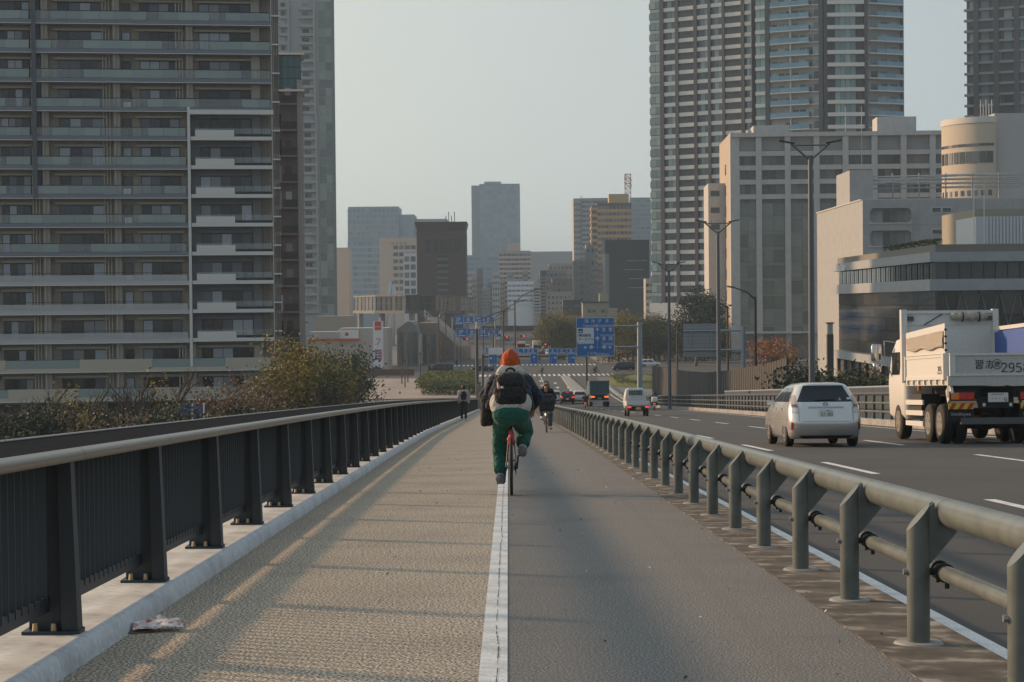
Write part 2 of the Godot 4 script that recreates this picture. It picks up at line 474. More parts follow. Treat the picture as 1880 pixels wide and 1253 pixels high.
# ---------- buildings ----------
func bld(called: String, label: String, px0: float, d0: float, px1: float, yaw := 0.0, group := "") -> Dictionary:
	var th := deg_to_rad(yaw)
	var a := at(px0, 560.0, d0)
	var b := {"d0": d0, "x0": a.x, "c": cos(th), "s": sin(th)}
	b.n = thing(called, label, "building", Vector3(a.x, -0.06, -d0), th, group)
	b.w = lx(b, px1)
	return b
func lx(b: Dictionary, px: float, py := 560.0) -> float:
	var k := at(px, py, 1.0).x
	return (k * b.d0 - b.x0) / (b.c - k * b.s)
func ly(b: Dictionary, px: float, py: float) -> float:
	return at(px, py, b.d0 + lx(b, px) * b.s).y + 0.06
func core(b: Dictionary, m: Material, h: float, depth: float, called := "wall") -> void:
	fb(b.n, called, m, 0.0, 0.0, -depth, b.w, h, depth)
func pick(a: Array) -> Material:
	return a[R.randi() % a.size()]
func cells(b: Dictionary, x0: float, x1: float, cols: int, y0: float, fh: float, rows: int, band: float, pier: float, mb: Material, mp: Material, panes: Array, rec := 0.35, split := 1) -> void:
	var cw := (x1 - x0) / cols
	for r in rows:
		fb(b.n, "spandrel", mb, x0, y0 + r * fh, 0.0, x1 - x0, band, rec)
		for c in cols:
			var a := x0 + c * cw + pier * 0.5
			var w := (cw - pier) / split
			for k in split:
				fb(b.n, "window", pick(panes), a + k * w + 0.03, y0 + r * fh + band, 0.0, w - 0.06, fh - band, 0.06)
	if pier > 0.0:
		for c in cols + 1:
			fb(b.n, "pier", mp, x0 + c * cw - pier * 0.5, y0, 0.0, pier, rows * fh, rec + 0.03)
func bands(b: Dictionary, x0: float, x1: float, y0: float, fh: float, rows: int, band: float, mb: Material, rec := 0.3, called := "spandrel") -> void:
	for r in rows:
		fb(b.n, called, mb, x0, y0 + r * fh, 0.0, x1 - x0, band, rec)

func build_apartment():
	var wall := grainy(noise_tex(0.02, 31, [[0.0, 0.28, 0.245, 0.2], [1.0, 0.35, 0.31, 0.255]], 256, 4), 4.0, null, 1.0, 0.85)
	var soff := mat(0.39, 0.364, 0.325, 0.9)
	var slab := mat(0.176, 0.195, 0.227, 0.6)
	var lip := mat(0.65, 0.637, 0.611, 0.6)
	var part_m := mat(0.377, 0.345, 0.299, 0.85)
	var navy := mat(0.098, 0.107, 0.13, 0.7)
	var white := mat(0.676, 0.663, 0.624, 0.7)
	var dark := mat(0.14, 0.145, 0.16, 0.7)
	var frost := [mat(0.26, 0.32, 0.31, 0.4), mat(0.29, 0.345, 0.335, 0.4), mat(0.24, 0.29, 0.29, 0.4)]
	var clear := mat(0.3, 0.36, 0.36, 0.05, 0.0, 0.14)
	var frame := mat(0.012, 0.013, 0.015, 0.5)
	var silver := mat(0.468, 0.474, 0.481, 0.45, 0.3)
	var tilem := mat(0.52, 0.468, 0.377, 0.7)
	var joint := mat(0.351, 0.319, 0.26, 0.8)
	var pipe := mat(0.546, 0.494, 0.403, 0.6)
	var brown := mat(0.182, 0.156, 0.13, 0.6)
	var panes := [mat(0.01, 0.012, 0.016, 0.08), mat(0.02, 0.023, 0.03, 0.08), mat(0.09, 0.1, 0.12, 0.15), mat(0.2, 0.22, 0.24, 0.2), mat(0.012, 0.014, 0.018, 0.06), mat(0.32, 0.36, 0.4, 0.2), mat(0.05, 0.055, 0.07, 0.1)]
	var b := bld("apartment_block", "wide beige apartment block with frosted glass balconies on every floor beside the river trees", -75.0, 216.5, 503.0, 8.6)
	var n: Node3D = b.n
	var fh := 3.19
	var y0 := 3.55
	var nf := 17
	fb(n, "wall", wall, 0, 3.2, -13.4, b.w, nf * fh + 1.0, 12.0)
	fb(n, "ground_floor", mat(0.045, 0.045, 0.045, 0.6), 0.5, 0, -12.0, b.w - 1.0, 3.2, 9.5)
	for k in 8: fb(n, "column", wall, 2.0 + k * 4.3, 0, -2.0, 0.7, 3.3, 0.7)
	var xf := lx(b, 346.0, 300.0)
	var xs := lx(b, 58.0, 120.0)
	var wins := [[-70.0, -10.0], [0.0, 55.0], [107.0, 189.0], [225.0, 241.0], [258.0, 330.0], [367.0, 462.0]]
	var parts := [78.0, 210.0, 345.0]
	for f in nf:
		var y := y0 + f * fh
		var framed := f >= 2 and f <= 9
		# slab and its pale lip
		var xe: float = xf if framed else b.w
		fb(n, "slab", slab if f > 4 else (silver if f > 1 else tilem), 0.0, y - 0.02, -1.4, xe, 0.42, 1.4)
		fb(n, "slab_lip", lip, 0.0, y - 0.09, -0.16, xe, 0.07, 0.19)
		if framed:
			fb(n, "slab", white, xf + 0.25, y - 0.02, -1.4, b.w - xf - 0.25, 0.4, 1.42)
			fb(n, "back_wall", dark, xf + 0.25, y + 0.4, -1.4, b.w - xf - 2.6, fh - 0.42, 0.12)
			var xm := lx(b, 430.0, 300.0)
			fb(n, "parapet", white, xf + 0.75, y + 0.38, -0.08, xm - xf - 0.75, 0.72, 0.12)
			fb(n, "planter_edge", frame, xm, y + 0.38, -0.1, b.w - xm - 0.1, 0.28, 0.1)
			fb(n, "balcony_glass", clear, xm, y + 0.66, -0.05, b.w - xm - 0.1, 0.62, 0.03)
			fb(n, "balcony_glass", clear, xf + 0.75, y + 1.1, -0.05, xm - xf - 0.75, 0.2, 0.03)
			for k in 5: fb(n, "baluster", frame, xm + k * (b.w - xm - 0.15) / 4.0, y + 0.4, -0.06, 0.035, 0.92, 0.05)
		else:
			fb(n, "soffit", soff, 0.2, y + fh - 0.16, -1.35, b.w - 0.4, 0.02, 1.15)
		# windows: dark frame and four leaves
		for q in wins:
			if q[0] < 0.0 and q[1] < 0.0 and f < 0: continue
			var a := lx(b, q[0], 300.0); var e := lx(b, q[1], 300.0)
			var w := e - a
			var wn := Node3D.new()
			wn.name = "window"
			n.add_child(wn, true)
			fb(wn, "frame", frame, a, y + 0.42, -1.4, w, 2.02, 0.16 if not framed or q[0] < 350.0 else 0.2)
			var leaves := 1 if w < 1.4 else (5 if w > 5.0 else 4)
			for k in leaves:
				fb(wn, "pane", pick(panes), a + 0.06 + k * (w - 0.06) / leaves, y + 0.48, -1.24 if not framed or q[0] < 350.0 else -1.2, (w - 0.06) / leaves - 0.07, 1.88, 0.03)
			if w > 2.0:
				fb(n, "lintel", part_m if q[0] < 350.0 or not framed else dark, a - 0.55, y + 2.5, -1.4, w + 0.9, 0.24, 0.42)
		# partitions between homes and their pipes
		for i in parts.size():
			if framed and parts[i] > 300.0: continue
			var x := lx(b, parts[i], 300.0)
			fb(n, "partition", part_m, x, y + 0.4, -1.4, 0.16, fh - 0.42, 1.05)
			fb(n, "partition_front", part_m, x - 0.12, y + 0.4, -0.75, 0.75, fh - 0.42, 0.1)
			for dx in [-0.5, -0.85, -1.2]:
				cyl(n, "drain_pipe", pipe, Vector3(x + dx, y + 0.4, -1.2), Vector3(x + dx, y + fh - 0.02, -1.2), 0.07, 1.0, 8)
		if f > 6: fb(n, "side_wall", navy, xs - 0.1, y + 0.4, -1.4, 0.9, fh - 0.42, 0.6)
		# balustrades
		var xg := 0.35
		var lim: float = xf - 0.3 if framed else b.w - 0.15
		if f >= 2 and f <= 4:
			for k in 5: fb(n, "louver", silver, 0.0, y + 0.42 + k * 0.13, -0.09 - 0.01 * (k % 2), lim, 0.105, 0.09)
			fb(n, "rail", frame, 0.0, y + 1.28, -0.06, lim, 0.05, 0.05)
			for k in 12: fb(n, "baluster", frame, k * lim / 11.0, y + 1.05, -0.06, 0.03, 0.25, 0.04)
		elif f < 2:
			var i := 0
			for seg in [[-75, 12, 0], [12, 146, 1], [146, 280, 0], [280, 414, 1], [414, 503, 0]] if f == 1 else [[-75, 14, 1], [14, 145, 0], [145, 284, 1], [284, 420, 0], [420, 503, 1]]:
				var a := maxf(0.0, lx(b, seg[0], 680.0)); var e := lx(b, seg[1], 680.0)
				if seg[2] == 0:
					var tr := MB.new()
					fb(n, "parapet", joint, a, y + 0.3, -0.12, e - a, 1.05, 0.12)
					for tx in int((e - a) / 0.34):
						for ty in 4: tr.box(Vector3(a + 0.17 + tx * 0.34, y + 0.44 + ty * 0.26, 0.004), Vector3(0.325, 0.245, 0.03))
					meta(put(n, "tile", tr.done(), tilem), "", "", "", "stuff")
				else:
					fb(n, "balcony_glass", frost[0], a, y + 0.42, -0.06, e - a, 0.9, 0.04)
					fb(n, "rail", frame, a, y + 1.32, -0.07, e - a, 0.05, 0.06)
				i += 1
		else:
			var pw := 1.72
			var run := R.randi_range(2, 5)
			var solid := R.randf() < 0.6
			if f > 6: xg = 0.0
			while xg < lim - 0.3:
				var w := minf(pw, lim - xg)
				if f > 6 and absf(xg - xs) < pw and xg < xs: w = maxf(0.2, xs - 0.3 - xg)
				fb(n, "balcony_glass", pick(frost) if solid else clear, xg, y + 0.44, -0.07, w - 0.02, 0.88, 0.035)
				if not solid: for q in 3: fb(n, "baluster", frame, xg + q * w / 3.0, y + 0.42, -0.09, 0.03, 0.92, 0.03)
				xg += w
				if f > 6 and absf(xg - (xs - 0.3)) < 0.02: xg = xs + 0.35
				run -= 1
				if run <= 0:
					solid = not solid
					run = R.randi_range(3, 6) if solid else R.randi_range(1, 3)
			fb(n, "rail", frame, 0.0, y + 1.33, -0.08, lim, 0.08, 0.06)
		if R.randf() < 0.8:
			box(n, "air_conditioner", lip, Vector3(lx(b, 228.0 + R.randf() * 12.0), y + 0.75, -1.0), Vector3(0.8, 0.6, 0.3))
		# open corner
		fb(n, "corner_column", part_m if not framed else mat(0.16, 0.16, 0.17, 0.8), lx(b, 463.0, 300.0), y + 0.4, -1.4, 0.95, fh - 0.42, 0.4)
		for k in 3: fb(n, "grille_bar", brown, b.w - 1.2 + k * 0.32, y + 0.4, -1.2, 0.08, fh - 0.42, 0.08)
	# navy fin, white frame, pipes at the corner
	fb(n, "fin", navy, xs, y0 + 7 * fh, -1.4, 0.42, (nf - 7) * fh, 1.55)
	fb(n, "frame_post", white, xf - 0.1, y0 + 1 * fh + 0.4, -1.4, 0.3, 9 * fh + 0.05, 1.52)
	fb(n, "frame_beam", white, xf - 0.1, y0 + 10 * fh - 0.35, -1.4, b.w - xf + 0.25, 0.5, 1.54)
	for k in 4:
		cyl(n, "corner_pipe", brown, Vector3(b.w + 0.15 + k * 0.2, 0, -0.4 - 0.2 * k), Vector3(b.w + 0.15 + k * 0.2, nf * fh + 3.0, -0.4 - 0.2 * k), 0.085, 1.0, 10)
	for f in nf:
		fb(n, "pipe_clamp", lip, b.w + 0.05, y0 + f * fh + 1.0, -1.2, 0.85, 0.16, 1.0)
	# dark slim block behind it
	var c := bld("apartment_block", "slim dark grey apartment block with black balconies and a blue glazed top", 508.0, 246.0, 560.0, 6.0)
	var grey := mat(0.12, 0.12, 0.125, 0.8)
	var h1 := ly(c, 540.0, 92.0)
	core(c, grey, h1 - 4.9, 8.0)
	var nf2 := 12
	for f in 13:
		var y := ly(c, 540.0, 625.0) + f * 3.2 - 3.0
		if y > h1 - 6.2: break
		fb(c.n, "slab", mat(0.17, 0.17, 0.18, 0.7), 0.2, y, 0.0, c.w - 0.95, 0.22, 1.4)
		fb(c.n, "balcony_rail", mat(0.03, 0.03, 0.033, 0.4), 0.9, y + 0.2, 1.35, c.w - 1.7, 0.95, 0.05)
		fb(c.n, "window", pick(panes), 1.25, y + 0.25, 0.0, 0.75, 1.95, 0.06)
		fb(c.n, "window", pick(panes), 0.1, y + 0.25, 0.0, 0.7, 1.95, 0.06)
		fb(c.n, "pillar", mat(0.32, 0.32, 0.33, 0.8), c.w - 0.72, y, 0.0, 0.7, 3.2, 0.12)
		fb(c.n, "corner_balcony", white, -0.15, y - 0.05, 0.4, 0.75, 0.4, 1.6)
		fb(c.n, "corner_screen", mat(0.02, 0.02, 0.022, 0.4), -0.1, y + 0.35, 1.9, 0.55, 1.2, 0.06)
	fb(c.n, "stair_glass", mat(0.06, 0.13, 0.16, 0.08), 0.1, h1 - 4.9, -6.0, c.w - 0.3, 4.2, 6.0)
	for k in 5: fb(c.n, "mullion", frame, 0.1 + k * (c.w - 0.34) / 4.0, h1 - 4.9, 0.0, 0.04, 4.2, 0.05)
	for k in 3: fb(c.n, "transom", frame, 0.1, h1 - 4.9 + k * 1.4, 0.0, c.w - 0.3, 0.04, 0.04)
	fb(c.n, "roof_slab", white, -0.2, h1 - 0.6, -6.2, c.w + 0.4, 0.25, 6.6)
	fb(c.n, "roof_slab", white, -0.2, h1 - 5.15, -6.2, c.w + 0.4, 0.25, 6.9)
	# pale tower further back
	var t := bld("residential_tower", "pale grey residential tower with a column of small balconies and a green glass strip", 500.0, 690.0, 619.0, 5.0)
	var pale := mat(0.32, 0.335, 0.33, 0.85)
	core(t, pale, 128.0, 26.0)
	var gp := [mat(0.14, 0.19, 0.17, 0.15), mat(0.2, 0.26, 0.22, 0.2), mat(0.11, 0.14, 0.14, 0.12), mat(0.25, 0.3, 0.27, 0.3)]
	var yb := ly(t, 580.0, 575.0)
	for f in 36:
		var y := yb + f * 3.0
		for cc in [[518.0, 533.0], [555.0, 580.0]] if f > 22 else [[557.0, 582.0]]:
			var xa := lx(t, cc[0]); var xw := lx(t, cc[1]) - xa
			fb(t.n, "balcony_wall", pale, xa, y + 1.0, 0.0, xw, 1.7, 0.05)
			fb(t.n, "window", pick(panes), xa + xw * 0.2, y + 1.1, 0.05, xw * 0.5, 1.5, 0.05)
			fb(t.n, "balcony", pale, xa, y, 0.0, xw, 1.0, 1.2)
			fb(t.n, "pillar", pale, xa + xw, y, 0.0, 0.7, 3.0, 1.2)
		fb(t.n, "window", pick(gp), lx(t, 590.0), y + 0.1, 0.0, 2.2, 2.8, 0.12)
		fb(t.n, "window", pick(gp), lx(t, 590.0) + 2.3, y + 0.1, 0.0, 2.2, 2.8, 0.12)
	fb(t.n, "corner_pier", mat(0.16, 0.17, 0.18, 0.7), t.w - 1.0, 0, 0.0, 1.0, 128.0, 0.4)

func build_right_towers():
	var cream := mat(0.7, 0.68, 0.64, 0.75)
	var dpier := mat(0.07, 0.07, 0.076, 0.6)
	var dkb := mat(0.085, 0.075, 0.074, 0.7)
	var panes := [mat(0.075, 0.112, 0.119, 0.08), mat(0.188, 0.250, 0.256, 0.1), mat(0.312, 0.388, 0.375, 0.15), mat(0.031, 0.041, 0.050, 0.06), mat(0.150, 0.194, 0.219, 0.08)]
	var green := [mat(0.225, 0.325, 0.312, 0.1), mat(0.175, 0.263, 0.263, 0.08), mat(0.300, 0.400, 0.375, 0.12), mat(0.150, 0.225, 0.244, 0.08)]
	# tower with cream bands
	var b := bld("residential_tower", "tall residential tower with cream bands, dark piers and a green glass corner", 1197.5, 590.0, 1384.0, -33.0)
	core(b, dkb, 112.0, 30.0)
	var yb := ly(b, 1260.0, 556.0)
	var rows := 31
	var fh := (ly(b, 1260.0, 0.0) - yb) / 28.6
	fb(b.n, "podium", cream, -0.4, 0, -30.0, b.w + 0.4, yb, 30.9)
	var cols := [[1198.0, 1217.0, 2], [1224.0, 1245.0, 0], [1251.0, 1279.0, 1], [1285.0, 1305.0, 0], [1310.0, 1331.0, 0], [1336.0, 1366.0, 1], [1372.0, 1384.0, 0]]
	var prev := 0.0
	for q in cols:
		var a := lx(b, q[0]); var w := lx(b, q[1]) - a
		if a > prev + 0.1: fb(b.n, "pier", dpier, prev, yb, 0.0, a - prev, rows * fh, 0.75)
		prev = a + w
		for r in rows:
			var y := yb + r * fh
			if q[2] == 1:
				fb(b.n, "spandrel", cream, a, y + fh * 0.62, 0.0, w, fh * 0.36, 0.5)
				fb(b.n, "balcony_rail", mat(0.045, 0.04, 0.042, 0.3), a, y, 0.3, w, fh * 0.34, 0.08)
				fb(b.n, "window", panes[3], a + w * 0.2, y + 0.1, 0.0, w * 0.6, fh * 0.55, 0.05)
			elif q[2] == 0:
				fb(b.n, "spandrel", cream, a, y + fh * 0.62, 0.0, w, fh * 0.36, 0.5)
				fb(b.n, "window", panes[3], a, y, 0.0, w * 0.3, fh * 0.62, 0.06)
				fb(b.n, "window", pick(panes), a + w * 0.3, y, 0.0, w * 0.34, fh * 0.62, 0.1)
				fb(b.n, "window", pick(panes), a + w * 0.66, y, 0.0, w * 0.34, fh * 0.62, 0.1)
			else:
				for k in 2: fb(b.n, "window", pick(green), a + k * w * 0.5 + 0.05, y + fh * 0.02, 0.0, w * 0.5 - 0.1, fh * 0.62, 0.12)
				fb(b.n, "spandrel", mat(0.36, 0.38, 0.36, 0.3), a, y + fh * 0.67, 0.0, w, fh * 0.28, 0.1)
	# return face of the same tower, seen as a thin strip
	for r in rows:
		fb(b.n, "corner_window", pick(green), -0.3, yb + r * fh, -14.0, 0.3, fh * 0.6, 14.0)
	# tower with blue glass balconies: three faces
	var blue := [mat(0.17, 0.33, 0.43, 0.12), mat(0.15, 0.3, 0.4, 0.1), mat(0.2, 0.36, 0.46, 0.15)]
	var t := bld("residential_tower", "faceted residential tower with pale blue glass balconies and white bands", 1392.0, 560.0, 1516.0, -27.0)
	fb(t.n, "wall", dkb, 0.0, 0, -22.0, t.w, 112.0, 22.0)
	var y2 := ly(t, 1460.0, 240.0)
	var f2 := 22.7 / F * 552.0
	var nr := 15
	y2 -= f2 * 2.0
	# second and third faces
	var end := Vector3(t.x0 + t.w * t.c, 0, -(t.d0 + t.w * t.s))
	var mid := {"n": Node3D.new(), "x0": end.x, "d0": -end.z, "c": 1.0, "s": 0.0}
	mid.n.name = "middle_face"
	var rt := {"n": Node3D.new(), "c": cos(deg_to_rad(24.0)), "s": sin(deg_to_rad(24.0))}
	rt.n.name = "end_face"
	for f in [mid, rt]: t.n.add_child(f.n)
	var inv: Transform3D = t.n.transform.affine_inverse()
	mid.n.transform = inv * Transform3D(Basis(), Vector3(end.x, -0.06, end.z))
	mid.w = lx(mid, 1594.0)
	rt.x0 = end.x + mid.w; rt.d0 = mid.d0
	rt.n.transform = inv * Transform3D(Basis(Vector3.UP, deg_to_rad(24.0)), Vector3(rt.x0, -0.06, end.z))
	rt.w = lx(rt, 1659.0)
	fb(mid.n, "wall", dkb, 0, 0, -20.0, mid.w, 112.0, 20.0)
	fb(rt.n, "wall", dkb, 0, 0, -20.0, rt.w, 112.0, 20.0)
	var xa := lx(t, 1410.0)
	var xb := lx(t, 1418.0)
	fb(t.n, "pier", dpier, xa, 0, 0, xb - xa, 112.0, 0.9)
	fb(t.n, "pier", dpier, t.w - 1.2, 0, 0, 1.2, 112.0, 1.0)
	fb(mid.n, "pier", dpier, -0.1, 0, 0, 0.9, 112.0, 0.9)
	fb(mid.n, "pier", dpier, mid.w - 0.7, 0, 0, 0.9, 112.0, 0.9)
	fb(rt.n, "pier", dpier, rt.w - 0.6, 0, 0, 0.6, 112.0, 0.9)
	for r in nr:
		var y := y2 + r * f2
		fb(t.n, "spandrel", cream, 0, y, 0, xa, 1.0, 0.9)
		for k in 2: fb(t.n, "window", pick(green), k * xa * 0.5, y + 1.0, 0, xa * 0.5 - 0.08, f2 - 1.0, 0.25)
		var wl: float = t.w - 1.2 - xb
		fb(t.n, "slab", cream, xb, y, 0, wl, 0.28, 0.6)
		fb(t.n, "slab", cream, xb + 0.5, y, 0.6, wl - 3.0, 0.28, 1.3)
		fb(t.n, "back_wall", mat(0.36, 0.34, 0.31, 0.8), xb, y + 0.28, 0, wl, f2 - 0.28, 0.08)
		for k in 7: fb(t.n, "window", pick(panes), xb + 0.4 + k * wl / 7.0, y + 0.35, 0.08, wl / 7.0 - 0.35, 2.0, 0.06)
		for k in 4:
			fb(t.n, "balcony_glass", pick(blue), xb + 0.5 + k * (wl - 3.0) / 4.0, y + 0.3, 1.82, (wl - 3.0) / 4.0 - 0.06, 1.2, 0.06)
		fb(t.n, "balcony_end", mat(0.04, 0.05, 0.06, 0.3), xb + wl - 2.5, y + 0.3, 0.6, 0.06, 1.2, 1.3)
		fb(t.n, "divider", cream, xb + wl * 0.42, y + 0.28, 0.0, 0.3, f2 - 0.28, 1.2)
		var mw: float = mid.w - 1.6
		fb(mid.n, "spandrel", cream, 0.8, y, 0, mw, 1.05, 1.3)
		for k in 4: fb(mid.n, "window", pick(green), 0.8 + mw * 0.22 + k * mw * 0.14, y + 1.05, 0, mw * 0.14 - 0.08, f2 - 1.05, 0.5)
		fb(mid.n, "balcony_screen", mat(0.05, 0.04, 0.042, 0.5), 0.85, y + 1.05, 0.0, mw * 0.18, f2 - 1.1, 0.2)
		fb(mid.n, "balcony_screen", mat(0.05, 0.04, 0.042, 0.5), 0.8 + mw * 0.82, y + 1.05, 0.0, mw * 0.17, f2 - 1.1, 0.2)
		fb(rt.n, "slab", cream, 0.2, y, 0, rt.w - 0.8, 0.3, 1.9)
		fb(rt.n, "back_wall", mat(0.3, 0.29, 0.27, 0.8), 0.3, y + 0.3, 0, rt.w - 0.9, f2 - 0.3, 0.1)
		for k in 3:
			fb(rt.n, "balcony_glass", pick(blue), 2.4 + k * (rt.w - 3.0) / 3.0, y + 0.3, 1.82, (rt.w - 3.0) / 3.0 - 0.06, 1.15, 0.06)
			fb(rt.n, "window", pick(panes), 1.5 + k * (rt.w - 2.0) / 3.0, y + 0.3, 0.1, (rt.w - 3.0) / 3.0 - 0.9, 2.0, 0.06)
	# third tower at the frame's edge
	var g := bld("residential_tower", "dark residential tower with grey slab edges behind the round beige building", 1778.0, 640.0, 1905.0, -24.0)
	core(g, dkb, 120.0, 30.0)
	var y3 := ly(g, 1820.0, 215.0)
	for r in 14:
		var y := y3 + r * 3.4
		fb(g.n, "slab", mat(0.28, 0.28, 0.29, 0.7), -0.6, y, 0.0, g.w + 0.6, 0.75, 1.3)
		for k in 6: fb(g.n, "window", pick(panes), 1.0 + k * g.w / 6.0, y + 0.8, 0.0, g.w / 6.0 - 1.2, 2.5, 0.1)
	for k in 4: fb(g.n, "pier", dpier, 2.4 + k * g.w / 3.4, 0, 0.0, 1.6, 120.0, 1.6)

func build_right_blocks():
	var panes := [mat(0.05, 0.06, 0.06, 0.1), mat(0.1, 0.11, 0.11, 0.12), mat(0.16, 0.165, 0.16, 0.2), mat(0.07, 0.075, 0.08, 0.1)]
	var greeny := [mat(0.13, 0.16, 0.14, 0.12), mat(0.17, 0.2, 0.175, 0.15), mat(0.1, 0.125, 0.115, 0.1), mat(0.2, 0.225, 0.2, 0.2)]
	var stone := grainy(noise_tex(0.02, 41, [[0.0, 0.42, 0.415, 0.4], [1.0, 0.5, 0.495, 0.48]], 256, 4), 9.0, null, 1.0, 0.85)
	var beige := mat(0.42, 0.35, 0.275, 0.85)
	# long office block
	var b := bld("office_block", "long pale office block with a deep grid of columns behind the street lamps", 1345.0, 480.0, 1790.0, -2.0)
	var h := ly(b, 1350.0, 246.0)
	var greyp := mat(0.26, 0.265, 0.265, 0.85)
	core(b, mat(0.2, 0.2, 0.2, 0.8), h, 36.0)
	fb(b.n, "side_wall", beige, -0.35, 0, -36.0, 0.35, h + 0.2, 34.5)
	fb(b.n, "corner_pier", stone, -0.35, 0, -1.5, 2.2, h + 0.2, 2.6)
	fb(b.n, "parapet", stone, -0.35, h - 0.9, -0.5, b.w + 0.3, 1.0, 2.3)
	var bay := 6.93
	var x1 := lx(b, 1397.5)
	for k in 9:
		fb(b.n, "column", stone, x1 + k * bay - 1.1, 0, 0.0, 1.35, h - 0.9, 1.5)
	for k in 9:
		var a := x1 + (k - 1) * bay + 0.25
		if k == 0: a = 1.85
		var w := x1 + k * bay - 1.1 - a
		fb(b.n, "attic_panel", greyp, a, ly(b, 1420.0, 277.0), 0.0, w, h - 0.9 - ly(b, 1420.0, 277.0), 0.3)
		for r in 4:
			var yt := ly(b, 1420.0, [287.0, 313.0, 339.0, 366.0][r])
			var yw := ly(b, 1420.0, [305.0, 331.0, 357.0, 374.0][r])
			fb(b.n, "spandrel", stone, a, yt, 0.0, w, 1.15, 1.2)
			for q in 3: fb(b.n, "window", pick(panes), a + q * w / 3.0 + 0.05, yw, 0.0, w / 3.0 - 0.1, yt - yw, 0.15)
		var yg := ly(b, 1420.0, 374.0)
		for r in 9:
			var fy := yg - (r + 1) * (yg - 4.0) / 9.0
			for q in 2: fb(b.n, "window", pick(greeny), a + q * w / 2.0 + 0.04, fy + 0.7, 0.0, w / 2.0 - 0.08, (yg - 4.0) / 9.0 - 0.7, 0.75)
			fb(b.n, "transom", mat(0.19, 0.2, 0.185, 0.6), a, fy, 0.0, w, 0.66, 0.8)
	fb(b.n, "canopy", stone, 2.0, 6.2, 0.0, b.w - 2.0, 0.5, 3.0)
	for r in 7:
		for q in 2: fb(b.n, "side_window", panes[1], -0.42, h - 9.0 - r * 5.2, -14.0 - q * 2.2, 0.1, 2.6, 1.0)
	fb(b.n, "roof_house", stone, lx(b, 1395.0), h, -22.0, 8.8, 3.2, 8.0)
	fb(b.n, "roof_house", stone, lx(b, 1622.0), h, -16.0, 9.5, 4.4, 8.0)
	fb(b.n, "roof_house", mat(0.42, 0.42, 0.42, 0.8), lx(b, 1388.0), h, -24.0, 1.6, 2.6, 4.0)
	for q in [1553.0, 1582.0]: cyl(b.n, "flag_pole", mat(0.5, 0.5, 0.5, 0.5), Vector3(lx(b, q), h - 18.0 if q > 1570 else h, 2.0), Vector3(lx(b, q), h + 6.0, 2.0), 0.09, 0.7, 8)
	fb(b.n, "annex", stone, -4.6, 0, -34.0, 4.2, h * 0.8, 18.0)
	for r in 3: fb(b.n, "annex_window", panes[0], -4.0, h * 0.74 - r * 2.6 * 1.6, -16.0, 2.2, 1.4, 0.06)
	# grey pump house with chamfered openings
	var c := bld("substation", "plain grey industrial building with chamfered window recesses and pipework on its roof", 1583.0, 330.0, 1960.0, 0.0)
	var gw := grainy(noise_tex(0.015, 43, [[0.0, 0.3, 0.305, 0.305], [1.0, 0.36, 0.365, 0.365]], 256, 4), 8.0, null, 1.0, 0.85)
	var hc := ly(c, 1600.0, 368.0)
	core(c, gw, hc, 48.0)
	fb(c.n, "roof_edge", mat(0.4, 0.4, 0.4, 0.8), -0.15, hc, -48.1, c.w + 0.3, 0.25, 48.3)
	for yy in [ly(c, 1640.0, 414.0), ly(c, 1640.0, 456.0)]:
		fb(c.n, "panel_joint", mat(0.2, 0.2, 0.2, 0.9), 0, yy, 1.2, c.w, 0.05, 0.012)
	for k in 9: fb(c.n, "panel_joint", mat(0.2, 0.2, 0.2, 0.9), 9.3 + k * 3.1, 0, 1.2, 0.04, hc, 0.01)
	# the front is a layer of wall with two chamfered openings cut through it
	var xa := lx(c, 1596.0); var xb := lx(c, 1672.0)
	var T := 1.2
	var o := 0.5
	var ys := [ly(c, 1630.0, 452.0), ly(c, 1630.0, 424.0), ly(c, 1630.0, 409.5), ly(c, 1630.0, 383.0)]
	fb(c.n, "front_wall", gw, 0.0, 0.0, 0.0, xa, hc, T)
	fb(c.n, "front_wall", gw, xb, 0.0, 0.0, c.w - xb, hc, T)
	fb(c.n, "front_wall", gw, xa, 0.0, 0.0, xb - xa, ys[0], T)
	fb(c.n, "front_wall", gw, xa, ys[1], 0.0, xb - xa, ys[2] - ys[1], T)
	fb(c.n, "front_wall", gw, xa, ys[3], 0.0, xb - xa, hc - ys[3], T)
	for i in 2:
		var yl: float = ys[i * 2]; var yt: float = ys[i * 2 + 1]
		for q in [[xa, yl, 1, 1], [xb, yl, -1, 1], [xa, yt, 1, -1], [xb, yt, -1, -1]]:
			var ch := MB.new()
			var A := PackedVector3Array(); var B := PackedVector3Array()
			for v in [[0, 0], [o * q[2], 0], [0, o * q[3]]]:
				A.append(Vector3(q[0] + v[0], q[1] + v[1], 0.01)); B.append(Vector3(q[0] + v[0], q[1] + v[1], T - 0.003))
			ch.loft([A, B])
			put(c.n, "chamfer", ch.done(), gw)
		for k in 3: fb(c.n, "window", panes[k], lx(c, 1622.0) + k * 1.25, yl + 0.1, 0.0, 1.18, yt - yl - 0.3, 0.05)
		fb(c.n, "sill", mat(0.45, 0.45, 0.45, 0.8), xa - 0.2, yl - 0.2, T, xb - xa + 0.4, 0.2, 0.12)
	for q in [[1710.0, 384.0], [1729.0, 384.0], [1710.0, 424.0], [1724.0, 424.0]]:
		fb(c.n, "window_frame", mat(0.6, 0.6, 0.6, 0.6), lx(c, q[0]) - 0.1, ly(c, q[0], q[1] + 7.0), T, 1.6, 0.9, 0.06)
		fb(c.n, "window", panes[0], lx(c, q[0]), ly(c, q[0], q[1] + 6.0), T + 0.06, 1.4, 0.7, 0.04)
	cyl(c.n, "drain_pipe", gw, Vector3(lx(c, 1677.0), 4.0, T + 0.15), Vector3(lx(c, 1677.0), hc - 2.0, T + 0.15), 0.12, 1.0, 8)
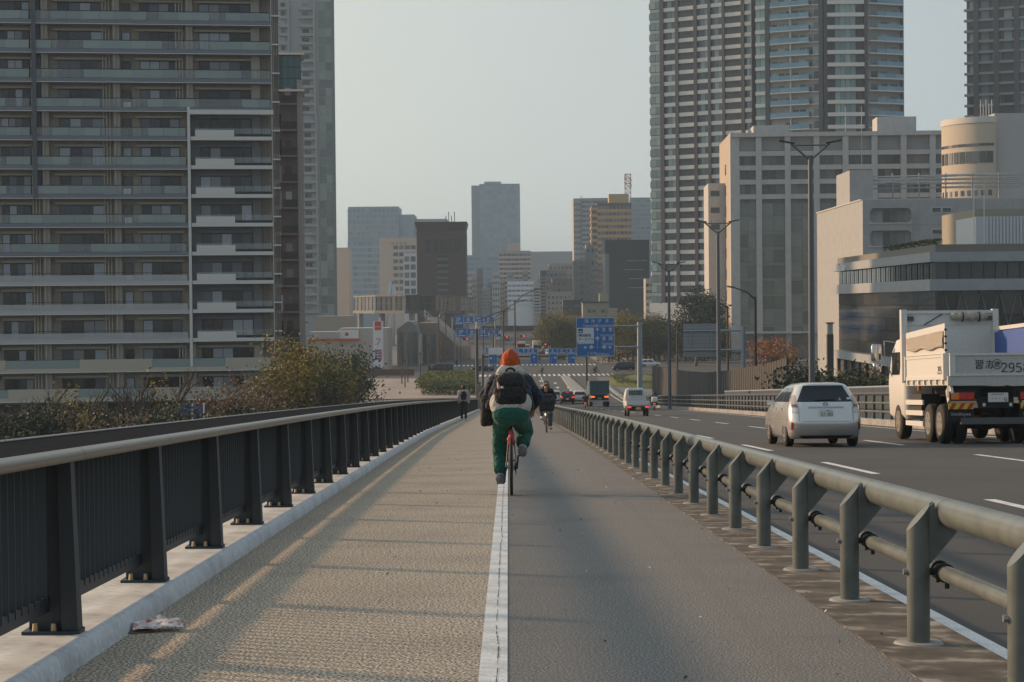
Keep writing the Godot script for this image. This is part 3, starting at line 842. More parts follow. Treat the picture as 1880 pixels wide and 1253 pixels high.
	var tw := lx(c, 1600.0)
	fb(c.n, "stair_tower", gw, 0.3, hc, -27.0, 4.0, at(1570.0, 313.0, 343.0).y + 0.06 - hc, 14.0)
	for k in 9: fb(c.n, "roof_rail", mat(0.5, 0.5, 0.5, 0.6), 0.4 + k * 0.45, at(1570.0, 313.0, 343.0).y + 0.06, -13.2, 0.05, 1.0, 0.05)
	fb(c.n, "roof_rail", mat(0.5, 0.5, 0.5, 0.6), 0.4, at(1570.0, 313.0, 343.0).y + 1.06, -13.2, 3.7, 0.06, 0.06)
	# trussed pipe rack over that roof
	var rk := thing("pipe_rack", "long horizontal steel truss rack standing on posts above the grey building", "pipe rack", Vector3(c.x0, hc - 0.06, -345.0))
	var rm := mat(0.28, 0.29, 0.3, 0.5, 0.4)
	for k in 7: cyl(rk, "post", rm, Vector3(3.5 + k * 4.6, 0, 0), Vector3(3.5 + k * 4.6, 5.4, 0), 0.13, 1.0, 8)
	for yy in [2.8, 3.5, 4.2, 4.9]:
		for zz in [0.0, -1.6]: cyl(rk, "beam", rm, Vector3(1.0, yy, zz), Vector3(33.0, yy + (0.5 if zz < 0.0 else 0.0), zz), 0.085, 1.0, 6)
	for k in 44:
		cyl(rk, "brace", rm, Vector3(1.0 + k * 0.72, 2.8 + 0.7 * (k % 2), 0), Vector3(1.72 + k * 0.72, 4.9 - 0.7 * (k % 2), -1.6 * (k % 3) * 0.5), 0.04, 1.0, 6)
	for k in 5: cyl(rk, "pipe", mat(0.45, 0.45, 0.44, 0.4, 0.4), Vector3(2.0, 3.0 + k * 0.42, 0.5), Vector3(13.0 + k * 4.2, 4.6 + 0.16 * k, 0.5), 0.07, 1.0, 6)
	# round beige building
	var d := thing("office_block", "beige building with a curved front and strip windows beside the dark tower", "building", Vector3(at(1828.0, 560.0, 420.0).x, -0.06, -432.0))
	var hd := at(1790.0, 205.0, 408.0).y
	var bp := mat(0.47, 0.41, 0.33, 0.8)
	var arcw := func(r: float, y0: float, y1: float, m: Material, called: String, a0: float, a1: float):
		var mb := MB.new(true)
		var lo := []; 
		for y in [y0, y1]:
			var ring := PackedVector3Array()
			for i in 13:
				var a := lerpf(a0, a1, i / 12.0)
				ring.append(Vector3(cos(a) * r, y, sin(a) * r * 1.3))
			lo.append(ring)
		mb.loft(lo, false, false)
		put(d, called, mb.done(), m)
	arcw.call(8.6, 0.0, hd, bp, "curved_wall", PI, PI * 0.48)
	arcw.call(8.75, hd - 1.0, hd + 0.3, mat(0.55, 0.53, 0.48, 0.7), "parapet", PI, PI * 0.48)
	for q in [[265.0, 270.0], [252.0, 259.0]]:
		pass
	for k in 9:
		var a := PI - 0.12 - k * 0.17
		for q in [[268.0, 290.0, 0.55], [342.0, 352.0, 0.3], [253.0, 258.0, 0.7]]:
			var y1 := at(1790.0, q[0], 408.0).y; var y2 := at(1790.0, q[1], 408.0).y
			box(d, "window", panes[k % 4], Vector3(cos(a) * 8.63, (y1 + y2) * 0.5, sin(a) * 8.63 * 1.3), Vector3(q[2] * 2.4, y1 - y2, 0.12), Basis(Vector3.UP, PI * 0.5 - atan2(sin(a) * 1.0, cos(a) * 1.3)))
	fb(d, "wall", mat(0.4, 0.4, 0.39, 0.8), 0.5, 0, -12.0, 16.0, hd + 1.0, 22.0)
	for k in 5: cyl(d, "antenna", mat(0.4, 0.4, 0.4, 0.5), Vector3(-1.0 + k * 0.6, hd, 4.0), Vector3(-1.0 + k * 0.6, hd + 4.5 - (k % 2), 4.0), 0.12, 1.0, 6)
	# glazed shop building in front
	var e := bld("shop_building", "low glazed shop building with grey fascia bands and a planted roof behind the dump truck", 1713.0, 172.0, 1990.0, 0.0)
	var fas := grainy(noise_tex(0.012, 45, [[0.0, 0.28, 0.3, 0.32], [1.0, 0.34, 0.36, 0.38]], 256, 3), 5.0, null, 1.0, 0.6)
	var glassd := [mat(0.03, 0.038, 0.04, 0.05), mat(0.045, 0.05, 0.048, 0.05), mat(0.06, 0.062, 0.055, 0.06), mat(0.025, 0.03, 0.034, 0.04)]
	var D := 52.0
	var yy := func(p: float): return ly(e, 1720.0, p)
	var roof := mat(0.19, 0.175, 0.15, 0.85)
	fb(e.n, "wall", mat(0.05, 0.05, 0.05, 0.7), 0.5, 0, -D, e.w, yy.call(456.0), D - 0.5)
	for q in [[481.0, 463.0, "fascia"], [534.0, 513.0, "fascia"], [686.0, 668.0, "fascia"]]:
		var ya: float = yy.call(q[0]); var hb: float = yy.call(q[1]) - ya
		fb(e.n, q[2], fas, -0.3, ya, -D - 0.3, e.w, hb, D + 0.6)
	fb(e.n, "roof_wall", roof, 0.3, yy.call(463.0), -D, e.w, yy.call(449.0) - yy.call(463.0), D - 0.2)
	var ya: float = yy.call(513.0); var yb2: float = yy.call(481.0)
	for k in 16: fb(e.n, "window", pick(glassd), 0.3 + k * 1.05, ya, -0.45, 1.0, yb2 - ya, 0.12)
	for k in 40: fb(e.n, "window", pick(glassd), 0.38, ya, -D + 0.5 + k * 1.28, 0.1, yb2 - ya, 1.1 if k % 2 == 0 else 0.75)
	var yc: float = yy.call(668.0); var yd: float = yy.call(534.0)
	for k in 9: 
		for r in 3: fb(e.n, "window", pick(glassd), 0.3 + k * 1.9, yc + r * (yd - yc) / 3.0 + 0.03, -0.4, 1.84, (yd - yc) / 3.0 - 0.06, 0.1)
	for k in 26:
		for r in 5: fb(e.n, "window", pick(glassd), 0.36, yc + r * (yd - yc) / 5.0 + 0.03, -D + 0.4 + k * 1.98, 0.1, (yd - yc) / 5.0 - 0.05, 1.92)
	for k in 10:
		var m := MB.new()
		m.bar(Vector3(1.0 + k * 1.6, yc, -0.25), Vector3(2.6 + k * 1.6, yd, -0.25), 0.09); m.bar(Vector3(2.6 + k * 1.6, yc, -0.22), Vector3(1.0 + k * 1.6, yd, -0.22), 0.09)
		put(e.n, "lattice", m.done(), mat(0.16, 0.155, 0.14, 0.6))
	for k in 12: fb(e.n, "column", mat(0.09, 0.085, 0.08, 0.7), 0.2, 0, -4.0 - k * 4.4, 0.9, yy.call(686.0), 0.8)
	fb(e.n, "plinth", mat(0.34, 0.29, 0.25, 0.8), 0.0, 0, -D, 0.5, 1.4, D)
	# its raised plant screen and roof room
	var rf: float = yy.call(449.0)
	var h1 := at(1793.0, 398.0, 176.0).y + 0.06 - rf
	fb(e.n, "plant_screen", mat(0.5, 0.52, 0.54, 0.5), 4.7, rf, -11.8, 16.0, h1, 7.8)
	for k in 46: fb(e.n, "screen_rib", mat(0.52, 0.54, 0.56, 0.5), 5.6 + k * 0.3, rf, -4.0, 0.18, h1, 0.12)
	fb(e.n, "roof_room", mat(0.3, 0.265, 0.21, 0.8), 6.9, rf, -28.0, 16.0, at(1790.0, 384.0, 186.0).y + 0.06 - rf, 14.0)
	for k in 2: cyl(e.n, "flag_pole", mat(0.6, 0.6, 0.6, 0.4), Vector3(4.4 + k * 0.9, rf, -3.4), Vector3(4.4 + k * 0.9, rf + 5.2, -3.4), 0.045, 0.7, 8)
	# hedge on its roof edge
	var hedge := leafy_box(Vector3(24.0, 0.5, 0.9), 2600, 0.22, [Color(0.05, 0.07, 0.02), Color(0.08, 0.1, 0.03), Color(0.1, 0.1, 0.04)])
	var hg := put(self, "roof_hedge", hedge, leaf_mat(), Transform3D(Basis(Vector3.UP, PI * 0.5), e.n.position + Vector3(0.9, yy.call(449.0) + 0.25, -14.0)))
	meta(hg, "clipped green hedge along the roof edge of the glazed shop building", "hedge", "", "stuff")
	# lettering on the fascia
	var tm := TextMesh.new()
	tm.text = "LaToko"; tm.font_size = 64; tm.pixel_size = 0.018; tm.depth = 0.12
	put(e.n, "lettering", tm, mat(0.8, 0.8, 0.78, 0.5), Transform3D(Basis(Vector3.UP, -PI * 0.5), Vector3(-0.36, yy.call(472.0), -D + 7.0)))
# ---------- far buildings ----------
func far_block(called: String, label: String, px0: float, px1: float, top: float, d: float, depth: float, wall: Material, cols: int, rows: int, panes: Array, mb: Material = null, bandf := 0.45, pierf := 0.3, yaw := 0.0, low := 575.0, group := "") -> Dictionary:
	var b := bld(called, label, px0, d, px1, yaw, group)
	var h := ly(b, px0, top)
	core(b, wall, h, depth)
	if rows > 0:
		var yl := maxf(1.0, ly(b, px0, low))
		var fh := (h - 1.5 - yl) / rows
		cells(b, 0.0, b.w, cols, yl, fh, rows, fh * bandf, b.w / cols * pierf, mb if mb else wall, mb if mb else wall, panes, 0.3)
	b.h = h
	return b

func build_far():
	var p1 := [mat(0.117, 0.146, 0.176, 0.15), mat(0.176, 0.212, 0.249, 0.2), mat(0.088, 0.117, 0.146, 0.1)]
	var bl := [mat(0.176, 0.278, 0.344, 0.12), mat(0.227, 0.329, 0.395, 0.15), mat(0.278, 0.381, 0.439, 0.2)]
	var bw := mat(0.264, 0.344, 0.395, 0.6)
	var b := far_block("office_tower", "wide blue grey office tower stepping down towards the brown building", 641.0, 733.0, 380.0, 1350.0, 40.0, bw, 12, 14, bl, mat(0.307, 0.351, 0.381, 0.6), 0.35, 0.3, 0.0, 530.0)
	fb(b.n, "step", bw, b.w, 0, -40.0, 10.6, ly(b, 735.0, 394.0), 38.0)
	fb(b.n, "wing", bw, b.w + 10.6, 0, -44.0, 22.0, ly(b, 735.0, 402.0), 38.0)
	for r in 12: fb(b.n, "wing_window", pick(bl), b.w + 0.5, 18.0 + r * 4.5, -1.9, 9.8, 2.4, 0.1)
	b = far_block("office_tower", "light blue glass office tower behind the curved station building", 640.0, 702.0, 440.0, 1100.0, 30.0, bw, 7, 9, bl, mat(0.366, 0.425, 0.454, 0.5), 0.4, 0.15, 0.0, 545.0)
	b = far_block("office_tower", "narrow tan building between the pale tower and the blue glass tower", 619.0, 641.0, 455.0, 1000.0, 20.0, mat(0.527, 0.439, 0.351, 0.8), 1, 0, p1)
	b = far_block("office_tower", "beige office building with a blank sunny end wall beside the brown building", 697.0, 765.0, 437.0, 950.0, 30.0, mat(0.556, 0.454, 0.366, 0.8), 1, 0, p1)
	var xx := lx(b, 722.0)
	cells(b, xx, b.w, 4, ly(b, 730.0, 540.0), 3.3, 7, 1.5, 0.5, mat(0.556, 0.483, 0.410, 0.8), mat(0.556, 0.483, 0.410, 0.8), p1)
	for k in 4: fb(b.n, "sign_letter", mat(0.439, 0.293, 0.176, 0.7), lx(b, 719.0) + k * 2.0, b.h - 3.2, 0.0, 1.3, 1.2, 0.1)
	b = far_block("office_tower", "slim white office building with grey glass front beside the brown building", 742.0, 765.0, 465.0, 900.0, 20.0, mat(0.615, 0.615, 0.615, 0.7), 2, 7, p1, mat(0.615, 0.615, 0.615, 0.7), 0.35, 0.2)
	# brown building
	b = far_block("office_tower", "dark brown office tower with a flared top storey and one strip of windows", 766.0, 856.0, 424.0, 760.0, 26.0, mat(0.082, 0.066, 0.054, 0.75), 1, 0, p1)
	var br := mat(0.082, 0.066, 0.054, 0.75)
	var top := MB.new()
	var y1: float = ly(b, 766.0, 424.0); var y2: float = ly(b, 766.0, 408.0)
	top.loft([PackedVector3Array([Vector3(0.2, y1, 0.1), Vector3(b.w - 0.2, y1, 0.1), Vector3(b.w - 0.2, y1, -26), Vector3(0.2, y1, -26)]), PackedVector3Array([Vector3(-0.7, y2, 1.0), Vector3(b.w + 0.5, y2, 1.0), Vector3(b.w + 0.5, y2, -27), Vector3(-0.7, y2, -27)])])
	put(b.n, "flared_storey", top.done(), mat(0.072, 0.058, 0.048, 0.75))
	for r in 5:
		for k in 5: fb(b.n, "window", mat(0.029, 0.029, 0.029, 0.2), lx(b, 782.0) + k * 2.75, ly(b, 800.0, 464.0) + r * 1.05, 0.0, 2.4, 0.9, 0.08)
	for r in 6:
		fb(b.n, "window", mat(0.163, 0.154, 0.144, 0.3), lx(b, 803.0), ly(b, 810.0, 535.0) + r * 2.35, 0.0, 4.4, 0.9, 0.08)
		fb(b.n, "window", mat(0.034, 0.034, 0.034, 0.3), lx(b, 803.0), ly(b, 810.0, 535.0) + r * 2.35 + 1.0, 0.0, 4.4, 1.1, 0.06)
	for k in 22: fb(b.n, "course_line", mat(0.067, 0.054, 0.046, 0.8), 0.0, 6.0 + k * 1.6, 0.0, b.w, 0.12, 0.05)
	for k in 4: cyl(b.n, "antenna", br, Vector3(11.0 + k * 1.1, y2, -8), Vector3(11.0 + k * 1.1, y2 + 2.6 + 1.6 * (k % 2), -8), 0.15, 1.0, 6)
	# tall blue glass slab
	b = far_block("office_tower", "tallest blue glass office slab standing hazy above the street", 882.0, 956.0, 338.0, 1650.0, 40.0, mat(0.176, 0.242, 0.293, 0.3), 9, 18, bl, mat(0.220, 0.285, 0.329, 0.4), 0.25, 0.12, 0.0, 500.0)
	fb(b.n, "side_wing", mat(0.234, 0.293, 0.322, 0.4), -6.7, 0, -40.0, 6.6, b.h - 1.0, 36.0)
	fb(b.n, "roof_house", bw, 4.0, b.h, -30.0, 14.0, 2.5, 20.0)
	far_block("office_tower", "low blue grey office block below the tallest glass slab", 859.0, 917.0, 469.0, 1250.0, 20.0, bw, 5, 7, bl, bw, 0.5, 0.05, 0.0, 540.0)
	b = far_block("apartment_block", "striped beige apartment block with a roof house in front of the glass slab", 917.0, 975.0, 461.0, 1000.0, 16.0, mat(0.439, 0.381, 0.337, 0.8), 8, 11, p1, mat(0.586, 0.498, 0.439, 0.8), 0.5, 0.08, 0.0, 560.0)
	fb(b.n, "roof_house", mat(0.527, 0.468, 0.425, 0.8), lx(b, 932.0), b.h, -10.0, 6.6, 4.0, 8.0)
	far_block("office_block", "plain white low office block beside the striped beige apartments", 932.0, 980.0, 517.0, 880.0, 16.0, mat(0.761, 0.776, 0.791, 0.7), 6, 4, bl, mat(0.761, 0.776, 0.791, 0.7), 0.6, 0.1, 0.0, 560.0)
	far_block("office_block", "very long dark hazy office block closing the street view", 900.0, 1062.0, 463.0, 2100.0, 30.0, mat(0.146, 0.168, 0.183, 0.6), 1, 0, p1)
	# cluster right of the street
	var st := mat(0.29, 0.285, 0.275, 0.85)
	far_block("apartment_block", "grey apartment block with a row of top floor windows near the street", 1001.0, 1041.0, 496.0, 800.0, 14.0, st, 5, 6, p1, st, 0.6, 0.4)
	far_block("apartment_block", "beige flat roofed block with a chimney behind the grey apartments", 1008.0, 1052.0, 484.0, 980.0, 16.0, mat(0.36, 0.33, 0.29, 0.8), 6, 6, p1, mat(0.36, 0.33, 0.29, 0.8), 0.65, 0.4)
	far_block("apartment_block", "thin white apartment block with stacked curved balconies beside the street", 980.0, 992.0, 521.0, 640.0, 12.0, mat(0.4, 0.4, 0.4, 0.8), 1, 8, p1, mat(0.5, 0.5, 0.49, 0.8), 0.45, 0.1)
	far_block("apartment_block", "thin dark apartment block with white balcony ends by the street", 992.0, 1003.0, 497.0, 690.0, 12.0, mat(0.16, 0.15, 0.14, 0.8), 1, 11, p1, mat(0.34, 0.32, 0.3, 0.8), 0.4, 0.1)
	far_block("apartment_block", "brown grey low apartment block in front of the flat roofed block", 1014.0, 1056.0, 512.0, 720.0, 12.0, mat(0.22, 0.19, 0.165, 0.85), 5, 5, p1, mat(0.24, 0.21, 0.18, 0.85), 0.6, 0.45)
	far_block("apartment_block", "stone coloured low block stepping up behind the small roadside trees", 1004.0, 1050.0, 536.0, 640.0, 12.0, mat(0.33, 0.32, 0.3, 0.85), 6, 3, p1, mat(0.33, 0.32, 0.3, 0.85), 0.6, 0.5)
	far_block("apartment_block", "dark low building with a white corner above the blue direction sign", 1034.0, 1071.0, 551.0, 590.0, 12.0, mat(0.075, 0.075, 0.08, 0.8), 4, 2, p1, mat(0.09, 0.09, 0.095, 0.8), 0.5, 0.2)
	b = far_block("office_tower", "tall grey office tower with a cream striped end beside the orange tower", 1070.0, 1118.0, 364.0, 1150.0, 30.0, mat(0.3, 0.305, 0.31, 0.7), 7, 22, p1, mat(0.33, 0.33, 0.335, 0.7), 0.5, 0.1, 0.0, 560.0)
	for r in 22: fb(b.n, "end_window", p1[0], -0.2, 8.0 + r * 3.2, -20.0, 0.2, 1.5, 16.0)
	fb(b.n, "end_wall", mat(0.36, 0.345, 0.32, 0.7), -4.8, 0, -30.0, 4.6, b.h, 28.0)
	for r in 20: fb(b.n, "end_band", p1[1], -4.7, 10.0 + r * 3.2, -2.0, 4.4, 1.3, 0.15)
	# orange tower
	var orange := mat(0.52, 0.31, 0.15, 0.8)
	b = far_block("apartment_block", "orange banded apartment tower with a tan roof house below the red and white mast", 1098.0, 1161.0, 373.0, 960.0, 18.0, mat(0.1, 0.085, 0.075, 0.8), 9, 16, p1, orange, 0.5, 0.12, 0.0, 565.0)
	fb(b.n, "roof_house", mat(0.5, 0.36, 0.2, 0.8), lx(b, 1120.0), b.h, -12.0, 9.6, 4.4, 10.0)
	for r in 14: fb(b.n, "corner_balcony", orange, -3.1, b.h - 3.5 - r * 3.05, -10.0, 3.0, 1.3, 10.2)
	fb(b.n, "side_wall", mat(0.14, 0.11, 0.09, 0.8), -2.6, 0, -16.0, 2.6, b.h - 1.0, 15.0)
	far_block("office_tower", "pale blue office tower half hidden by the cream banded tower", 1158.0, 1196.0, 363.0, 1180.0, 20.0, mat(0.3, 0.335, 0.35, 0.6), 4, 16, bl, mat(0.33, 0.36, 0.37, 0.6), 0.5, 0.15, 0.0, 500.0)
	# mast
	var mp := at(1153.0, 363.0, 1190.0)
	var mast := thing("radio_mast", "red and white lattice radio mast with round dishes on the pale roof", "radio mast", mp)
	for k in 5:
		var mm := MB.new()
		var w := 1.7
		var y := k * 2.8
		for s in [[-1, -1], [1, -1], [1, 1], [-1, 1]]: mm.bar(Vector3(s[0] * w, y, s[1] * w), Vector3(s[0] * w, y + 2.8, s[1] * w), 0.35)
		for s in [-1, 1]:
			mm.bar(Vector3(-w, y, w * s), Vector3(w, y + 2.8, w * s), 0.22); mm.bar(Vector3(w, y, w * s), Vector3(-w, y + 2.8, w * s), 0.22); mm.bar(Vector3(-w, y + 2.8, w * s), Vector3(w, y + 2.8, w * s), 0.25)
		put(mast, "section", mm.done(), mat(0.45, 0.09, 0.07, 0.6) if k > 1 else mat(0.55, 0.5, 0.48, 0.6))
	for k in 4: cyl(mast, "dish", mat(0.6, 0.55, 0.55, 0.6), Vector3(1.6 - 3.2 * (k % 2), 7.0 + 1.6 * k, 1.8), Vector3(1.6 - 3.2 * (k % 2), 7.0 + 1.6 * k, 2.4), 0.8, 1.0, 10)
	# nearer blocks
	b = far_block("apartment_block", "plain light grey walk up block with an outside stair beside the dark blue building", 1060.0, 1086.0, 479.0, 660.0, 12.0, mat(0.25, 0.25, 0.25, 0.85), 1, 0, p1)
	for r in 6:
		fb(b.n, "window", p1[0], 0.9, b.h - 2.6 - r * 2.1, 0.0, 1.2, 0.85, 0.06)
		fb(b.n, "window", p1[1], 2.9, b.h - 2.6 - r * 2.1, 0.0, 0.9, 0.7, 0.06)
	fb(b.n, "end_wall", mat(0.25, 0.25, 0.25, 0.85), -1.2, 0, -11.0, 1.19, b.h, 10.0)
	var stair := MB.new()
	for r in 7:
		var y: float = b.h - 2.0 - r * 2.1
		stair.bar(Vector3(b.w + 0.3, y - 1.0, 0.3), Vector3(b.w + 4.0, y + 0.6, 0.3), 0.3, 0.8); stair.box(Vector3(b.w + 2.2, y - 1.2, -1.0), Vector3(4.0, 0.9, 2.4))
	put(b.n, "outside_stair", stair.done(), mat(0.3, 0.3, 0.3, 0.85))
	far_block("apartment_block", "pale grey lift tower block rising behind the walk up block", 1077.0, 1093.0, 449.0, 700.0, 10.0, mat(0.27, 0.275, 0.28, 0.85), 2, 5, p1, mat(0.27, 0.275, 0.28, 0.85), 0.7, 0.5)
	b = far_block("office_block", "blank dark blue office block with a pale left edge beside the banded tower", 1119.0, 1193.0, 441.0, 640.0, 24.0, mat(0.04, 0.06, 0.078, 0.35), 1, 0, p1)
	fb(b.n, "edge_strip", mat(0.2, 0.225, 0.225, 0.6), -1.3, 0, -20.0, 1.29, ly(b, 1120.0, 466.0), 20.1)
	fb(b.n, "edge_top", mat(0.05, 0.065, 0.075, 0.6), -1.3, ly(b, 1120.0, 466.0), -20.0, 1.29, b.h - ly(b, 1120.0, 466.0), 20.1)
	for r in 6:
		fb(b.n, "floor_line", mat(0.03, 0.045, 0.058, 0.4), 0.0, b.h - 3.6 - r * 2.9, 0.0, b.w, 0.2, 0.05)
		if r > 0 and r < 5: fb(b.n, "window", mat(0.24, 0.28, 0.29, 0.2), b.w * 0.34 + R.randf() * 2.0, b.h - 3.9 - r * 2.9, 0.0, b.w * 0.5, 0.28, 0.07)
	far_block("apartment_block", "narrow white balconied block squeezed between the dark blue building and the banded tower", 1186.0, 1199.0, 512.0, 610.0, 10.0, mat(0.36, 0.355, 0.345, 0.85), 2, 5, p1, mat(0.42, 0.41, 0.4, 0.85), 0.5, 0.15, 0.0, 580.0)
	b = far_block("small_house", "pale green two storey house with small dark windows above the direction sign", 1070.0, 1116.0, 557.0, 545.0, 9.0, mat(0.28, 0.3, 0.23, 0.85), 1, 0, p1)
	for q in [1079.0, 1088.0, 1104.0]: fb(b.n, "window", p1[2], lx(b, q), b.h - 2.6, 0.0, 0.9, 0.8, 0.06)
	fb(b.n, "roof_edge", mat(0.06, 0.065, 0.07, 0.7), -0.2, b.h, -9.2, b.w + 0.4, 0.4, 9.5)
	fb(b.n, "roof_box", mat(0.3, 0.32, 0.26, 0.85), b.w - 2.2, b.h + 0.4, -6.0, 2.4, 2.2, 4.0)
	far_block("small_house", "pale green lean to annex of the small house", 1116.0, 1134.0, 566.0, 543.0, 7.0, mat(0.3, 0.315, 0.24, 0.85), 1, 0, p1)
	# more small blocks lining the far street, so that no gap shows
	var tones := [["white", mat(0.46, 0.46, 0.45, 0.85)], ["sand coloured", mat(0.36, 0.32, 0.27, 0.85)], ["slate grey", mat(0.17, 0.18, 0.19, 0.85)], ["light grey", mat(0.31, 0.31, 0.3, 0.85)], ["blue grey", mat(0.2, 0.235, 0.26, 0.8)]]
	for k in 15:
		var px := 858.0 + k * 9.3
		var tn: Array = tones[k % 5]
		far_block("street_block", "small %s block lining the far street" % tn[0], px, px + R.randf_range(9.0, 15.0), R.randf_range(492.0, 532.0), R.randf_range(860.0, 1100.0), 12.0, tn[1], 3, 6, p1, tn[1], 0.55, 0.35, 0.0, 572.0, "small blocks lining the far street")
	# curved elevated hall
	var hall := thing("station_hall", "long curved grey glass hall raised on pillars below the brown tower", "building", at(760.0, 560.0, 640.0) * Vector3(1, 0, 1))
	var pl := [[650.0, 640.0], [690.0, 622.0], [745.0, 612.0], [800.0, 625.0], [845.0, 655.0], [872.0, 700.0]]
	var gm := [mat(0.07, 0.073, 0.078, 0.25), mat(0.09, 0.09, 0.09, 0.3), mat(0.055, 0.06, 0.063, 0.2)]
	for i in pl.size() - 1:
		var n := 6
		for j in n:
			var t0 := float(j) / n; var t1 := float(j + 1) / n
			var q0 := lerpf(pl[i][0], pl[i + 1][0], t0); var q1 := lerpf(pl[i][0], pl[i + 1][0], t1)
			var d0 := lerpf(pl[i][1], pl[i + 1][1], t0); var d1 := lerpf(pl[i][1], pl[i + 1][1], t1)
			var ta := lerpf(545.0, 541.0, (q0 - 650.0) / 222.0) + (8.0 * pow(absf((q0 - 720.0) / 150.0), 3.0))
			var A := at(q0, 572.0, d0) - hall.position; var B := at(q1, 572.0, d1) - hall.position
			var C := at(q0, ta, d0) - hall.position; var D := at(q1, ta, d1) - hall.position
			var m := MB.new()
			var bk := Vector3(0, 0, -9.0)
			m.quad(A, C, D, B); m.quad(C, C + bk, D + bk, D); m.quad(A + bk, A, B, B + bk); m.quad(B + bk, D + bk, C + bk, A + bk)
			put(hall, "glass_bay", m.done(), pick(gm))
			var rb := MB.new()
			rb.bar(A + Vector3(0, 0, 0.1), C + Vector3(0, 0, 0.1), 0.16); rb.bar(C + Vector3(0, 0.1, 0.1), D + Vector3(0, 0.1, 0.1), 0.5); rb.bar(A + Vector3(0, -0.2, 0.1), B + Vector3(0, -0.2, 0.1), 0.9)
			rb.bar((A + C) * 0.5 + Vector3(0, 0, 0.1), (B + D) * 0.5 + Vector3(0, 0, 0.1), 0.12)
			put(hall, "frame", rb.done(), mat(0.12, 0.12, 0.12, 0.6))
		var foot := at(pl[i][0] + 10.0, 575.0, pl[i][1]) - hall.position
		cyl(hall, "pillar", mat(0.3, 0.3, 0.29, 0.8), Vector3(foot.x, -0.06, foot.z - 4.0), Vector3(foot.x, foot.y + 0.5, foot.z - 4.0), 0.9, 1.0, 12)
	# white leaning arch
	var ar := thing("white_arch", "white leaning steel arch rising behind the curved hall", "arch", at(715.0, 560.0, 700.0) * Vector3(1, 0, 1))
	var am := MB.new(true)
	am.tube([Vector3(-2.2, 0, 0), Vector3(-0.6, 14, 0), Vector3(0.9, 22.2, 0), Vector3(1.6, 20, 0.2), Vector3(1.1, 0, 0.6)], [0.55, 0.55, 0.7, 0.7, 0.7], 8)
	put(ar, "arch_rib", am.done(), mat(0.72, 0.74, 0.76, 0.5))

